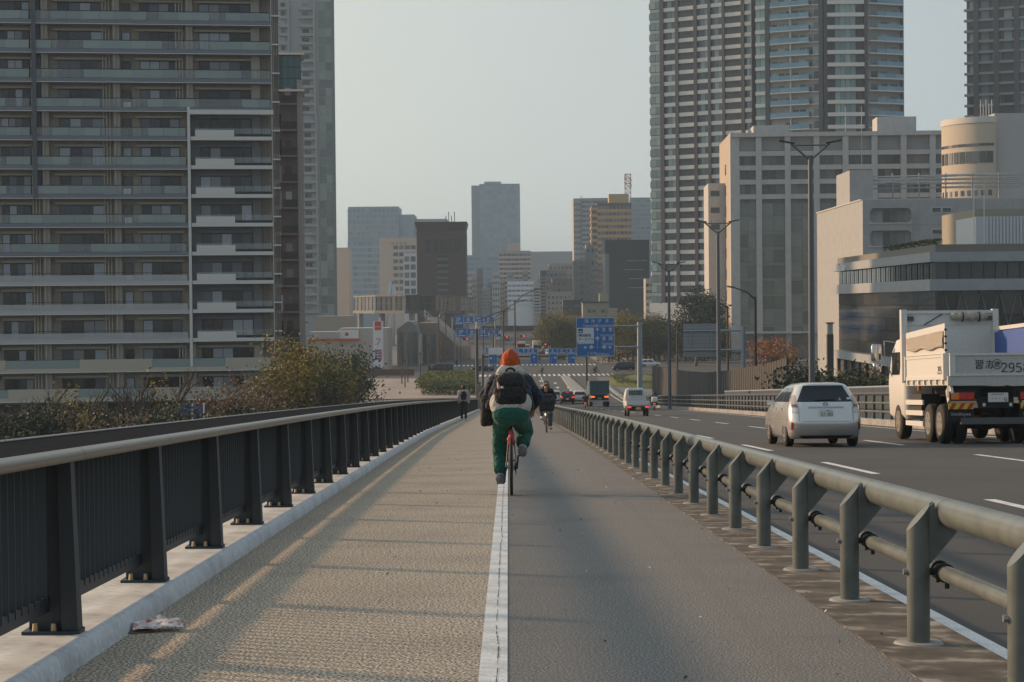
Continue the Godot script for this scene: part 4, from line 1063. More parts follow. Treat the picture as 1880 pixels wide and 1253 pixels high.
func build_station():
	# petrol station with its price tower, z about 410
	var b := bld("petrol_station", "low white petrol station building with a red band and roof sign boards", 566.0, 420.0, 742.0, 0.0)
	var wm := mat(0.46, 0.42, 0.36, 0.8)
	var hh := ly(b, 600.0, 606.0)
	fb(b.n, "wall", wm, lx(b, 622.0), 0, -14.0, b.w - lx(b, 622.0) - 3.5, hh + 0.3, 14.0)
	fb(b.n, "canopy", mat(0.42, 0.4, 0.37, 0.7), 0, ly(b, 600.0, 628.0), -10.0, lx(b, 622.0), hh - ly(b, 600.0, 628.0) - 0.4, 11.0)
	fb(b.n, "red_band", mat(0.5, 0.09, 0.03, 0.6), -0.05, ly(b, 600.0, 627.0), 1.0, lx(b, 660.0), 0.55, 0.08)
	fb(b.n, "sign_board", mat(0.72, 0.72, 0.72, 0.6), lx(b, 620.0), ly(b, 620.0, 624.0), 0.2, lx(b, 658.0) - lx(b, 620.0), 2.0, 0.15)
	fb(b.n, "sign_patch", mat(0.55, 0.06, 0.06, 0.6), lx(b, 633.0), ly(b, 633.0, 617.0), 0.36, 0.7, 0.7, 0.05)
	fb(b.n, "doorway", mat(0.05, 0.05, 0.05, 0.6), lx(b, 645.0), 0, 0.0, 1.7, 3.4, 0.08)
	fb(b.n, "wall", mat(0.34, 0.31, 0.26, 0.85), -1.0, 0, -40.0, 8.0, ly(b, 580.0, 582.0), 14.0)
	for k in 2: fb(b.n, "canopy_post", wm, 1.0 + k * 3.5, 0, 0.0, 0.4, ly(b, 600.0, 628.0), 0.4)
	var t := thing("price_tower", "tall white petrol price tower sign with a red top panel", "sign", at(693.5, 560.0, 405.0) * Vector3(1, 0, 1))
	var top := at(693.0, 590.0, 405.0).y
	box(t, "panel", mat(0.72, 0.73, 0.74, 0.5), Vector3(0, top * 0.5, 0), Vector3(2.05, top, 0.5))
	box(t, "red_panel", mat(0.6, 0.07, 0.03, 0.5), Vector3(0, top - 0.95, 0.27), Vector3(1.3, 1.75, 0.06))
	var tm := TextMesh.new(); tm.text = "ENEOS"; tm.font_size = 40; tm.pixel_size = 0.009; tm.depth = 0.03
	put(t, "lettering", tm, mat(0.8, 0.8, 0.8, 0.5), Transform3D(Basis(), Vector3(0, top - 1.15, 0.32)))
	box(t, "seven_mark", mat(0.55, 0.06, 0.05, 0.5), Vector3(0.05, top - 3.6, 0.27), Vector3(0.9, 0.16, 0.04))
	box(t, "seven_mark", mat(0.55, 0.2, 0.05, 0.5), Vector3(0.1, top - 4.3, 0.27), Vector3(0.2, 1.3, 0.04), Basis(Vector3.BACK, -0.5))
	for k in 4:
		box(t, "price_label", mat(0.12, 0.2, 0.32, 0.5), Vector3(-0.4, top - 6.0 - k * 0.55, 0.27), Vector3(0.6, 0.42, 0.04))
		box(t, "price_digits", mat(0.55, 0.08, 0.14, 0.5), Vector3(0.35, top - 6.0 - k * 0.55, 0.27), Vector3(0.75, 0.42, 0.04))
	# glass gable hall and its neighbour
	var g := bld("market_hall", "small hall with a curved gable roof and tall glass front beside the ramp", 728.0, 455.0, 768.0, 0.0)
	var gl := [mat(0.1, 0.11, 0.11, 0.12), mat(0.2, 0.2, 0.18, 0.2), mat(0.14, 0.145, 0.14, 0.15)]
	var prof := PackedVector3Array(); var back := PackedVector3Array()
	for q in [[0.0, 0.0], [5.0, 0.0], [5.0, 7.2], [4.3, 9.0], [3.4, 10.0], [2.4, 10.1], [1.2, 9.2], [0.0, 8.3]]:
		prof.append(Vector3(q[0], q[1], 0)); back.append(Vector3(q[0], q[1], -24))
	var mb := MB.new(); mb.loft([prof, back])
	put(g.n, "shell", mb.done(), mat(0.2, 0.2, 0.19, 0.8))
	for k in 4: fb(g.n, "window", gl[k % 3], 0.5 + k * 1.05, 0.4, 0.0, 0.95, 7.2, 0.08)
	fb(g.n, "side_wall", mat(0.45, 0.42, 0.34, 0.8), 4.95, 0, -20.0, 0.25, 7.0, 20.1)
	var g2 := bld("market_hall", "low grey brick market hall with a glass entrance", 768.0, 470.0, 800.0, 0.0)
	core(g2, mat(0.24, 0.2, 0.17, 0.85), 9.6, 18.0)
	for k in 3: fb(g2.n, "window", gl[k], 0.6 + k * 1.2, 0.3, 0.0, 1.1, 6.5, 0.1)
	# ramp wall with fence climbing to the viaduct
	var r := thing("ramp", "pinkish concrete ramp wall with a railing climbing towards the curved hall", "ramp", at(806.0, 560.0, 460.0) * Vector3(1, 0, 1))
	var A := PackedVector3Array(); var B := PackedVector3Array()
	for q in [[-4.6, 0.0, 0.0], [3.6, 0.0, 4.0], [3.6, 3.6, 4.0], [-4.6, 10.8, 0.0]]:
		A.append(Vector3(q[0], q[1], -30.0 + q[2])); B.append(Vector3(q[0] + 3.0, q[1], -36.0 + q[2]))
	var rm := MB.new(); rm.loft([A, B])
	put(r, "wall", rm.done(), M.pinkpave)
	for k in 10:
		var t0 := k / 9.0
		cyl(r, "railing_post", mat(0.45, 0.45, 0.42, 0.6), Vector3(lerpf(-4.6, 3.6, t0), lerpf(10.8, 3.6, t0), lerpf(-30, -26, t0)), Vector3(lerpf(-4.6, 3.6, t0), lerpf(12.6, 5.1, t0), lerpf(-30, -26, t0)), 0.1, 1.0, 6)
	for dy in [0.7, 1.6]:
		cyl(r, "railing_bar", mat(0.45, 0.45, 0.42, 0.6), Vector3(-4.6, 10.8 + dy, -30), Vector3(3.6, 3.6 + dy * 0.9, -26), 0.08, 1.0, 6)
	# low planter wall and kerb by the plaza
	box(self, "planter_wall", mat(0.16, 0.09, 0.06, 0.85), at(710.0, 682.0, 388.0) + Vector3(0, -0.2, 0), Vector3(10.6, 1.2, 0.8))
	meta(get_child(-1), "low brown planter wall along the plaza in front of the black cars", "planter")
	var hm := leafy_box(Vector3(9.6, 1.3, 52.0), 16000, 0.42, [Color(0.09, 0.115, 0.02), Color(0.12, 0.14, 0.03), Color(0.16, 0.16, 0.05)])
	meta(put(self, "clipped_hedge", hm, leaf_mat(), Transform3D(Basis(), Vector3(at(824.0, 700.0, 348.0).x, 0.7, -348.0))), "broad clipped yellow green hedge beside the footway foot", "hedge", "", "stuff")
	var hm2 := leafy_box(Vector3(9.0, 1.4, 12.0), 6000, 0.38, [Color(0.06, 0.085, 0.015), Color(0.09, 0.11, 0.025)])
	meta(put(self, "clipped_hedge", hm2, leaf_mat(), Transform3D(Basis(), Vector3(at(828.0, 722.0, 306.0).x, 0.75, -306.0))), "darker clipped hedge nearer the railing end", "hedge", "", "stuff")
	# grass island on the other side
	var isl := MB.new(true)
	var ring := PackedVector3Array(); var ring2 := PackedVector3Array(); var ring3 := PackedVector3Array()
	for i in 28:
		var a := -TAU * i / 28.0
		var c := at(1180.0, 700.0, 345.0) * Vector3(1, 0, 1)
		ring.append(c + Vector3(cos(a) * 6.4, 0.0, sin(a) * 26.0)); ring2.append(c + Vector3(cos(a) * 6.3, 0.16, sin(a) * 25.8)); ring3.append(c + Vector3(cos(a) * 2.0, 0.9, sin(a) * 12.0))
	isl.loft([ring, ring2, ring3], true)
	structure("grass_island", isl.done(), M.lawn)
	var gr := leafy_box(Vector3(10.0, 0.8, 40.0), 5000, 0.3, [Color(0.09, 0.11, 0.02), Color(0.13, 0.135, 0.03)])
	meta(put(self, "grass", gr, leaf_mat(), Transform3D(Basis(), (at(1180.0, 700.0, 345.0) * Vector3(1, 0, 1)) + Vector3(0, 0.35, 0))), "", "", "", "stuff")
# ---------- plants ----------
var _leafm: StandardMaterial3D
func leaf_mat() -> StandardMaterial3D:
	if not _leafm:
		_leafm = StandardMaterial3D.new()
		_leafm.vertex_color_use_as_albedo = true
		_leafm.roughness = 0.75
		_leafm.backlight_enabled = true
		_leafm.backlight = Color(0.12, 0.12, 0.04)
		_leafm.cull_mode = BaseMaterial3D.CULL_DISABLED
	return _leafm
func leaves(pts: PackedVector3Array, size: float, cols: Array) -> ArrayMesh:
	var v := PackedVector3Array(); var nn := PackedVector3Array(); var cc := PackedColorArray()
	for p in pts:
		var n := Vector3(R.randfn(), R.randfn() + 0.5, R.randfn()).normalized()
		var x := n.cross(Vector3(R.randfn(), R.randfn(), R.randfn())).normalized()
		var y := n.cross(x)
		var s := size * R.randf_range(0.5, 1.15)
		var c: Color = cols[R.randi() % cols.size()]
		var k := R.randf_range(0.75, 1.25)
		c = Color(c.r * k, c.g * k, c.b * k)
		var q := [p - x * s * 0.5, p + y * s * 0.3, p + x * s * 0.5, p - y * s * 0.3]
		for i in [0, 1, 2, 0, 2, 3]:
			v.append(q[i]); nn.append(n); cc.append(c)
	var a := []
	a.resize(Mesh.ARRAY_MAX)
	a[Mesh.ARRAY_VERTEX] = v; a[Mesh.ARRAY_NORMAL] = nn; a[Mesh.ARRAY_COLOR] = cc
	var m := ArrayMesh.new()
	m.add_surface_from_arrays(Mesh.PRIMITIVE_TRIANGLES, a)
	return m
func leafy_box(s: Vector3, n: int, leaf: float, cols: Array) -> ArrayMesh:
	var p := PackedVector3Array()
	for i in n:
		var q := Vector3(R.randf() - 0.5, R.randf() - 0.5, R.randf() - 0.5)
		if R.randf() < 0.7: q.y = 0.5 - absf(R.randfn()) * 0.06
		p.append(q * s + Vector3(0, R.randfn() * 0.05, 0))
	return leaves(p, leaf, cols)
func crown(w: float, h: float, clumps: int, per: int, leaf: float, cols: Array, tight := 0.2) -> ArrayMesh:
	var p := PackedVector3Array()
	for c in clumps:
		var d := Vector3(R.randfn(), R.randfn(), R.randfn()).normalized() * pow(R.randf(), 0.4)
		var o := Vector3(d.x * w * 0.42, d.y * h * 0.42, d.z * w * 0.42)
		var cs := R.randf_range(0.6, 1.3) * tight
		for i in per:
			p.append(o + Vector3(R.randfn() * cs * w * 0.6, R.randfn() * cs * h * 0.42, R.randfn() * cs * w * 0.6))
	return leaves(p, leaf, cols)
func limbs(h: float, spread: float, depth: int, seed_: int, r0 := 0.13) -> ArrayMesh:
	var rr := RandomNumberGenerator.new()
	rr.seed = seed_
	var b := MB.new(true)
	var stack := [[Vector3.ZERO, Vector3(0, 1, 0), h * 0.36, r0, 0]]
	while stack:
		var q: Array = stack.pop_back()
		var a: Vector3 = q[0]; var d: Vector3 = q[1]
		var m: Vector3 = a + d * q[2] * 0.5 + Vector3(rr.randfn(), 0, rr.randfn()) * q[2] * 0.05
		var e: Vector3 = a + d * q[2]
		b.tube([a, m, e], [q[3], q[3] * 0.82, q[3] * 0.66], 5 if q[4] < 2 else 3, false)
		if q[4] < depth:
			for i in (4 if q[4] < 2 else 3):
				var nd := (d * 0.8 + Vector3(rr.randfn(), rr.randf() * 0.6, rr.randfn()) * spread).normalized()
				stack.append([a + d * q[2] * rr.randf_range(0.55, 1.0), nd, q[2] * rr.randf_range(0.55, 0.8), q[3] * 0.55, q[4] + 1])
	return b.done()
var bark: StandardMaterial3D
func tree(called: String, label: String, p: Vector3, h: float, cm: ArrayMesh, ch: float, tm: ArrayMesh, group := "", turn := 0.0) -> Node3D:
	var t := thing(called, label, "tree", p, turn, group)
	put(t, "trunk", tm, bark, Transform3D(Basis.from_scale(Vector3.ONE * h), Vector3.ZERO))
	if cm: put(t, "crown", cm, leaf_mat(), Transform3D(Basis.from_scale(Vector3.ONE * h), Vector3(0, h * ch, 0)))
	return t

func build_plants():
	bark = grainy(noise_tex(0.05, 51, [[0.0, 0.05, 0.042, 0.034], [1.0, 0.12, 0.1, 0.085]], 256, 4), 0.8, null, 1.0, 0.95)
	var gold := [Color(0.26, 0.19, 0.03), Color(0.2, 0.165, 0.03), Color(0.3, 0.2, 0.035), Color(0.12, 0.115, 0.03)]
	var olive := [Color(0.12, 0.115, 0.035), Color(0.09, 0.092, 0.03), Color(0.15, 0.125, 0.04), Color(0.06, 0.066, 0.022)]
	var deep := [Color(0.025, 0.04, 0.018), Color(0.035, 0.05, 0.02), Color(0.02, 0.032, 0.014)]
	var rust := [Color(0.2, 0.12, 0.07), Color(0.16, 0.1, 0.06), Color(0.24, 0.14, 0.08)]
	var flame := [Color(0.34, 0.13, 0.03), Color(0.28, 0.1, 0.025), Color(0.38, 0.17, 0.05)]
	var straw := [Color(0.19, 0.15, 0.1), Color(0.15, 0.12, 0.08), Color(0.11, 0.09, 0.06)]
	var t1 := limbs(1.0, 0.5, 3, 5, 0.028)
	var t2 := limbs(1.0, 0.42, 4, 9, 0.03)
	var t3 := limbs(1.0, 0.4, 4, 14, 0.03)
	var cg := crown(0.8, 0.92, 46, 240, 0.034, gold, 0.17)
	var co := crown(0.8, 0.84, 42, 220, 0.034, olive, 0.18)
	var co2 := crown(1.0, 0.8, 40, 200, 0.04, olive, 0.17)
	var cd := crown(0.2, 0.95, 26, 70, 0.028, deep, 0.3)
	var cr := crown(0.85, 0.75, 30, 90, 0.032, rust, 0.2)
	var cgs := crown(0.42, 0.8, 14, 50, 0.04, gold, 0.2)
	var cf := crown(1.0, 0.62, 24, 150, 0.04, flame, 0.15)
	var cdk := crown(0.85, 0.75, 36, 200, 0.04, deep, 0.16)
	var G := "trees on the river bank below the railing"
	var put_tree := func(called, label, px, top, d, cm, ch, tm, group, hmin):
		var y := at(px, top, d).y
		var g := at(px, 600.0, d)
		var base := Vector3(g.x, -0.06, g.z)
		return tree(called, label, base, maxf(y * 1.1, hmin), cm, ch, tm, group, R.randf() * TAU)
	put_tree.call("ginkgo_tree", "large yellow green autumn tree standing against the end of the apartment block", 545.0, 628.0, 182.0, cg, 0.55, t1, "", 5.0)
	put_tree.call("ginkgo_tree", "lower yellow autumn tree with loose twigs beside the cypress", 590.0, 655.0, 186.0, cg, 0.52, t1, "", 5.0)
	put_tree.call("broadleaf_tree", "olive green round tree between the cypress and the petrol station", 625.0, 640.0, 205.0, co, 0.55, t1, "", 5.0)
	put_tree.call("cypress_tree", "narrow dark green cypress beside the yellow trees", 602.0, 668.0, 176.0, cd, 0.52, t1, "", 5.0)
	put_tree.call("bare_tree", "leafless grey tree with fine twigs near the plaza corner", 643.0, 690.0, 178.0, null, 0.5, t3, "", 5.0)
	put_tree.call("bare_tree", "tall leafless tree in front of the beige tiled balconies", 246.0, 640.0, 150.0, null, 0.5, t2, "", 5.0)
	put_tree.call("bare_tree", "leafless slender tree at the far side of the small yellow tree", 72.0, 705.0, 150.0, null, 0.5, t3, "", 5.0)
	put_tree.call("young_tree", "small yellow tree in front of the dark ground floor", 138.0, 712.0, 140.0, cgs, 0.55, t3, "", 4.0)
	put_tree.call("young_tree", "thin greenish yellow sapling by the blue notice boards", 302.0, 680.0, 152.0, cgs, 0.5, t3, "", 4.0)
	put_tree.call("broadleaf_tree", "reddish brown half bare tree below the tiled balconies", 410.0, 688.0, 165.0, cr, 0.55, t2, "", 4.0)
	put_tree.call("broadleaf_tree", "brownish half bare tree beside the yellow green trees", 462.0, 705.0, 168.0, cr, 0.55, t3, "", 4.0)
	for k in 27:
		var px := -70.0 + k * 22.0
		var cm: ArrayMesh = [co2, cr, cdk][k % 3]
		put_tree.call("river_shrub", ["olive shrub in the thicket below the apartment block", "brown twiggy shrub in the thicket below the apartment block", "dark green shrub in the thicket below the apartment block"][k % 3], px, R.randf_range(722.0, 752.0), R.randf_range(130.0, 165.0), cm, 0.45, t2, ["olive river shrubs", "brown river shrubs", "dark river shrubs"][k % 3], 3.0)
	var reeds := PackedVector3Array()
	for i in 9000:
		var x := -60.0 + R.randf() * 52.0
		reeds.append(Vector3(x, R.randf() * R.randf() * 5.4, -118.0 - R.randf() * 50.0))
	meta(put(self, "undergrowth", leaves(reeds, 0.55, straw + olive), leaf_mat()), "", "", "", "stuff")
	# trees behind the junction
	var B := "autumn trees behind the junction"
	var kinds := [["olive green park tree behind the junction", co], ["golden autumn park tree behind the junction", cg], ["dark evergreen park tree behind the junction", cdk], ["spreading olive park tree behind the junction", co2]]
	for k in 24:
		var px := 1128.0 + k * 8.2
		var kd: Array = kinds[[0, 1, 3, 2, 1, 0, 3][k % 7]]
		put_tree.call("park_tree", kd[0], px, R.randf_range(572.0, 612.0), R.randf_range(462.0, 520.0), kd[1], 0.52, t1, kd[0], 6.0)
	for k in 7:
		put_tree.call("roadside_tree", "golden olive roadside tree along the far street fence", 1005.0 + k * 10.0, R.randf_range(572.0, 590.0), R.randf_range(520.0, 560.0), [cg, co][k % 2], 0.55, t1, "roadside trees along the far street fence", 6.0)
	put_tree.call("pine_tree", "dark flat topped pine in front of the banded tower podium", 1277.0, 552.0, 430.0, cdk, 0.7, t1, "", 6.0)
	put_tree.call("maple_tree", "bright orange leaning maple in front of the long office block", 1418.0, 622.0, 300.0, cf, 0.66, t1, "", 5.0)
	for q in [[1495.0, 668.0, 148.0, cdk], [1578.0, 680.0, 140.0, cdk], [1650.0, 672.0, 150.0, co2], [1535.0, 690.0, 150.0, co], [1690.0, 690.0, 145.0, co2]]:
		put_tree.call("street_shrub", "leafy evergreen below the roadway fence beside the shop building", q[0], q[1], q[2], q[3], 0.55, t1, "evergreens below the roadway fence", 4.0)
	var und := leafy_box(V(34.0, 2.2, 5.0), 9000, 0.45, [Color(0.05, 0.06, 0.02), Color(0.08, 0.085, 0.03), Color(0.12, 0.1, 0.04)])
	meta(put(self, "shrubbery", und, leaf_mat(), Transform3D(Basis(), V(at(1230.0, 600.0, 462.0).x, 1.0, -464.0))), "", "", "", "stuff")
	# fallen leaves and specks on the footway
	var fl := PackedVector3Array()
	for i in 260:
		var z := R.randf_range(8.6, 40.0)
		fl.append(deck(R.randf_range(-1.9, 2.2), z, 0.011))
	var lm := leaves(fl, 0.028, [Color(0.4, 0.36, 0.28), Color(0.2, 0.16, 0.1), Color(0.5, 0.5, 0.47)])
	meta(put(self, "litter", lm, leaf_mat()), "", "", "", "stuff")
# ---------- vehicles ----------
func ring_at(y: float, hw: float, zf: float, zr: float, r: float) -> PackedVector3Array:
	var o := PackedVector3Array()
	for q in [[hw - r, zr - r, 0.0], [hw - r, zf + r, 1.0], [-hw + r, zf + r, 2.0], [-hw + r, zr - r, 3.0]]:
		for i in 6:
			var a: float = PI * 0.5 - (q[2] + i / 5.0) * PI * 0.5
			o.append(Vector3(q[0] + cos(a) * r, y, q[1] + sin(a) * r))
	return o
func slices(rows: Array) -> ArrayMesh:
	var b := MB.new(true)
	var rings := []
	for q in rows: rings.append(ring_at(q[0], q[1], q[2], q[3], q[4]))
	b.loft(rings, true)
	return b.done()
func prof_at(rows: Array, y: float) -> Array:
	for i in rows.size() - 1:
		if y <= rows[i + 1][0]:
			var t: float = clampf((y - rows[i][0]) / (rows[i + 1][0] - rows[i][0]), 0.0, 1.0)
			var o := []
			for k in 5: o.append(lerpf(rows[i][k], rows[i + 1][k], t))
			return o
	return rows[-1]
# a sheet lying on the body's end (dir +1 rear, -1 front), from y0 to y1, half widths w0, w1
func end_sheet(rows: Array, dir: int, y0: float, y1: float, w0: float, w1: float, off := 0.008, cx := 0.0) -> ArrayMesh:
	var b := MB.new(true)
	var g := []
	for i in 7:
		var y := lerpf(y0, y1, i / 6.0)
		var p := prof_at(rows, y)
		var w := lerpf(w0, w1, i / 6.0)
		var line := PackedVector3Array()
		for k in 13:
			var x := cx + lerpf(-w, w, k / 12.0)
			var e := maxf(0.0, absf(x) - (p[1] - p[4]))
			var z: float = (p[3] - p[4] + sqrt(maxf(0.0, p[4] * p[4] - e * e))) if dir > 0 else (p[2] + p[4] - sqrt(maxf(0.0, p[4] * p[4] - e * e)))
			line.append(Vector3(x, y, z + off * dir))
		if dir > 0: line.reverse()
		g.append(line)
	b.loft(g, false, false)
	return b.done()
func side_sheet(rows: Array, s: int, y0: float, y1: float, za0: float, za1: float, zb0: float, zb1: float, off := 0.008) -> ArrayMesh:
	var b := MB.new(true)
	var g := []
	for i in 6:
		var t := i / 5.0
		var y := lerpf(y0, y1, t)
		var p := prof_at(rows, y)
		var line := PackedVector3Array()
		for k in 5:
			var z := lerpf(lerpf(za0, za1, t), lerpf(zb0, zb1, t), k / 4.0)
			var e := maxf(maxf(0.0, z - (p[3] - p[4])), (p[2] + p[4]) - z)
			e = maxf(e, 0.0)
			var x: float = p[1] - p[4] + sqrt(maxf(0.0, p[4] * p[4] - e * e))
			line.append(Vector3((x + off) * s, y, z))
		if s < 0: line.reverse()
		g.append(line)
	b.loft(g, false, false)
	return b.done()
func wheel(t: Node3D, c: Vector3, r: float, w: float, rim: Material, called := "wheel") -> void:
	var n := Node3D.new()
	n.name = called
	t.add_child(n, true)
	n.position = c
	var b := MB.new(true)
	var rings := []
	for q in [[r * 0.62, -0.5], [r * 0.9, -0.5], [r * 0.985, -0.36], [r, -0.2], [r, 0.2], [r * 0.985, 0.36], [r * 0.9, 0.5], [r * 0.62, 0.5]]:
		var ring := PackedVector3Array()
		for i in 28:
			var a := TAU * i / 28.0
			ring.append(Vector3(q[1] * w, cos(a) * q[0], sin(a) * q[0]))
		rings.append(ring)
	b.loft(rings, true)
	put(n, "tyre", b.done(), M.rubber)
	var s := signf(c.x)
	cyl(n, "rim", rim, Vector3(s * w * 0.2, 0, 0), Vector3(s * w * 0.5 + s * 0.006, 0, 0), r * 0.64, 0.94, 24)
	for i in 5:
		var a := TAU * i / 5.0
		box(n, "spoke", mat(0.1, 0.1, 0.1, 0.5), Vector3(s * (w * 0.5 + 0.006), cos(a) * r * 0.38, sin(a) * r * 0.38), Vector3(0.01, r * 0.16, r * 0.16), Basis(Vector3.RIGHT, a))
func glow(r: float, g: float, b: float, e: float) -> StandardMaterial3D:
	var key := "g%.2f%.2f%.2f%.2f" % [r, g, b, e]
	if not mats.has(key):
		var m := StandardMaterial3D.new()
		m.albedo_color = lin(r * 0.3, g * 0.3, b * 0.3)
		m.emission_enabled = true
		m.emission = lin(r, g, b)
		m.emission_energy_multiplier = e
		m.roughness = 0.3
		mats[key] = m
	return mats[key]
func text(parent: Node, called: String, s: String, size: float, m: Material, t: Transform3D, depth := 0.004) -> void:
	var tm := TextMesh.new()
	tm.text = s; tm.font_size = 64; tm.pixel_size = size / 46.0; tm.depth = depth
	var f := SystemFont.new(); f.font_names = PackedStringArray(["Droid Sans"]); tm.font = f
	put(parent, called, tm, m, t)

func car(called: String, label: String, pos: Vector3, turn: float, paint: Material, kind: String, group := "", brake := false) -> Node3D:
	var t := thing(called, label, "car" if kind != "van" else "van", pos, turn, group)
	var P: Array
	match kind:
		"wagon": P = [[0.2, 0.8, -2.12, 2.08, 0.28], [0.3, 0.855, -2.24, 2.22, 0.32], [0.5, 0.885, -2.3, 2.31, 0.34], [0.62, 0.888, -2.28, 2.32, 0.34], [0.75, 0.885, -2.15, 2.27, 0.32], [0.9, 0.875, -1.75, 2.22, 0.3], [1.0, 0.855, -1.4, 2.19, 0.3], [1.08, 0.825, -1.2, 2.13, 0.3], [1.25, 0.75, -0.85, 1.98, 0.28], [1.4, 0.68, -0.5, 1.84, 0.26], [1.47, 0.64, -0.25, 1.82, 0.26], [1.52, 0.58, 0.0, 1.83, 0.3], [1.555, 0.48, 0.3, 1.68, 0.32], [1.575, 0.34, 0.5, 1.3, 0.3]]
		"suv": P = [[0.25, 0.82, -2.1, 2.1, 0.2], [0.45, 0.9, -2.25, 2.28, 0.26], [0.7, 0.915, -2.25, 2.28, 0.26], [0.95, 0.91, -2.1, 2.24, 0.24], [1.1, 0.895, -1.2, 2.2, 0.22], [1.4, 0.81, -0.7, 2.06, 0.2], [1.6, 0.73, -0.35, 1.95, 0.2], [1.7, 0.6, 0.0, 1.8, 0.25]]
		"van": P = [[0.22, 0.82, -2.2, 2.2, 0.16], [0.4, 0.87, -2.3, 2.3, 0.2], [0.9, 0.88, -2.3, 2.32, 0.2], [1.1, 0.87, -1.95, 2.3, 0.18], [1.5, 0.8, -1.55, 2.24, 0.16], [1.8, 0.74, -1.2, 2.18, 0.16], [1.9, 0.62, -0.9, 2.0, 0.2]]
		_: P = [[0.2, 0.8, -2.2, 2.2, 0.2], [0.45, 0.87, -2.3, 2.35, 0.26], [0.7, 0.87, -2.25, 2.35, 0.26], [0.92, 0.86, -1.9, 2.25, 0.22], [1.0, 0.83, -1.1, 1.5, 0.22], [1.25, 0.74, -0.6, 1.1, 0.2], [1.4, 0.64, -0.3, 0.75, 0.2], [1.45, 0.5, 0.0, 0.5, 0.2]]
	put(t, "body", slices(P), paint)
	var gl := mat(0.012, 0.014, 0.016, 0.04)
	var top: float = P[-2][0]
	var belt := {"wagon": 1.1, "suv": 1.12, "van": 1.12, "sedan": 1.0}[kind] as float
	var wr := prof_at(P, belt)
	var wt := prof_at(P, top - 0.05)
	put(t, "rear_window", end_sheet(P, 1, belt + (0.02 if kind != "wagon" else -0.0), top - 0.06, wr[1] - 0.14, wt[1] - 0.12), gl)
	put(t, "windscreen", end_sheet(P, -1, belt - 0.03, top - 0.04, wr[1] - 0.08, wt[1] - 0.06), gl)
	for s in [-1, 1]:
		var a0: float = wr[2] + 0.35; var a1: float = wt[2] + 0.3
		var b0: float = wr[3] - 0.45; var b1: float = wt[3] - 0.5
		put(t, "side_window", side_sheet(P, s, belt, top - 0.06, a0, a1, lerpf(a0, b0, 0.5) - 0.05, lerpf(a1, b1, 0.5)), gl)
		put(t, "side_window", side_sheet(P, s, belt, top - 0.06, lerpf(a0, b0, 0.5) + 0.04, lerpf(a1, b1, 0.5) + 0.08, b0, b1), gl)
		for z in [-1.38, 1.38]:
			wheel(t, Vector3(s * (P[2][1] - 0.1), 0.31, z), 0.31, 0.2, mat(0.35, 0.36, 0.37, 0.35, 0.7))
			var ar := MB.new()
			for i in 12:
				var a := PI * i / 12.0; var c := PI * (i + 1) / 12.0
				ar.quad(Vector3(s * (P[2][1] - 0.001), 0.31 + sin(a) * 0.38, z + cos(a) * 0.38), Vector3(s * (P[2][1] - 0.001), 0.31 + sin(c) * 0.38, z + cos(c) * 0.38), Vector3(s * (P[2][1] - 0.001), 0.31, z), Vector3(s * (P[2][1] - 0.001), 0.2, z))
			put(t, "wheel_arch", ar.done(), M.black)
		box(t, "mirror", paint, Vector3(s * (wr[1] + 0.12), belt - 0.03, wr[2] + 0.5), Vector3(0.17, 0.13, 0.09))
	if kind != "wagon":
		for s in [-1, 1]:
			put(t, "tail_light", end_sheet(P, 1, belt - 0.3, belt - 0.08, 0.11, 0.11, 0.012, s * (wr[1] - 0.17)), glow(0.9, 0.05, 0.03, 0.9) if brake else mat(0.25, 0.02, 0.02, 0.2))
			put(t, "headlight", end_sheet(P, -1, 0.62, 0.76, 0.16, 0.16, 0.012, s * 0.6), mat(0.6, 0.62, 0.64, 0.1))
		put(t, "number_plate", end_sheet(P, 1, 0.62, 0.78, 0.17, 0.17, 0.014), mat(0.65, 0.66, 0.63, 0.5))
		put(t, "number_plate", end_sheet(P, -1, 0.4, 0.54, 0.17, 0.17, 0.014), mat(0.65, 0.66, 0.63, 0.5))
		put(t, "bumper", end_sheet(P, 1, 0.26, 0.44, 0.72, 0.78, 0.012), mat(0.02, 0.02, 0.02, 0.6))
	if brake: put(t, "high_brake_light", end_sheet(P, 1, top - 0.06, top - 0.03, 0.18, 0.18, 0.014), glow(0.9, 0.05, 0.03, 1.2))
	t.set_meta("profile", P)
	return t

func on_road(u: float, z: float) -> Vector3: return deck(u, z, -0.15)

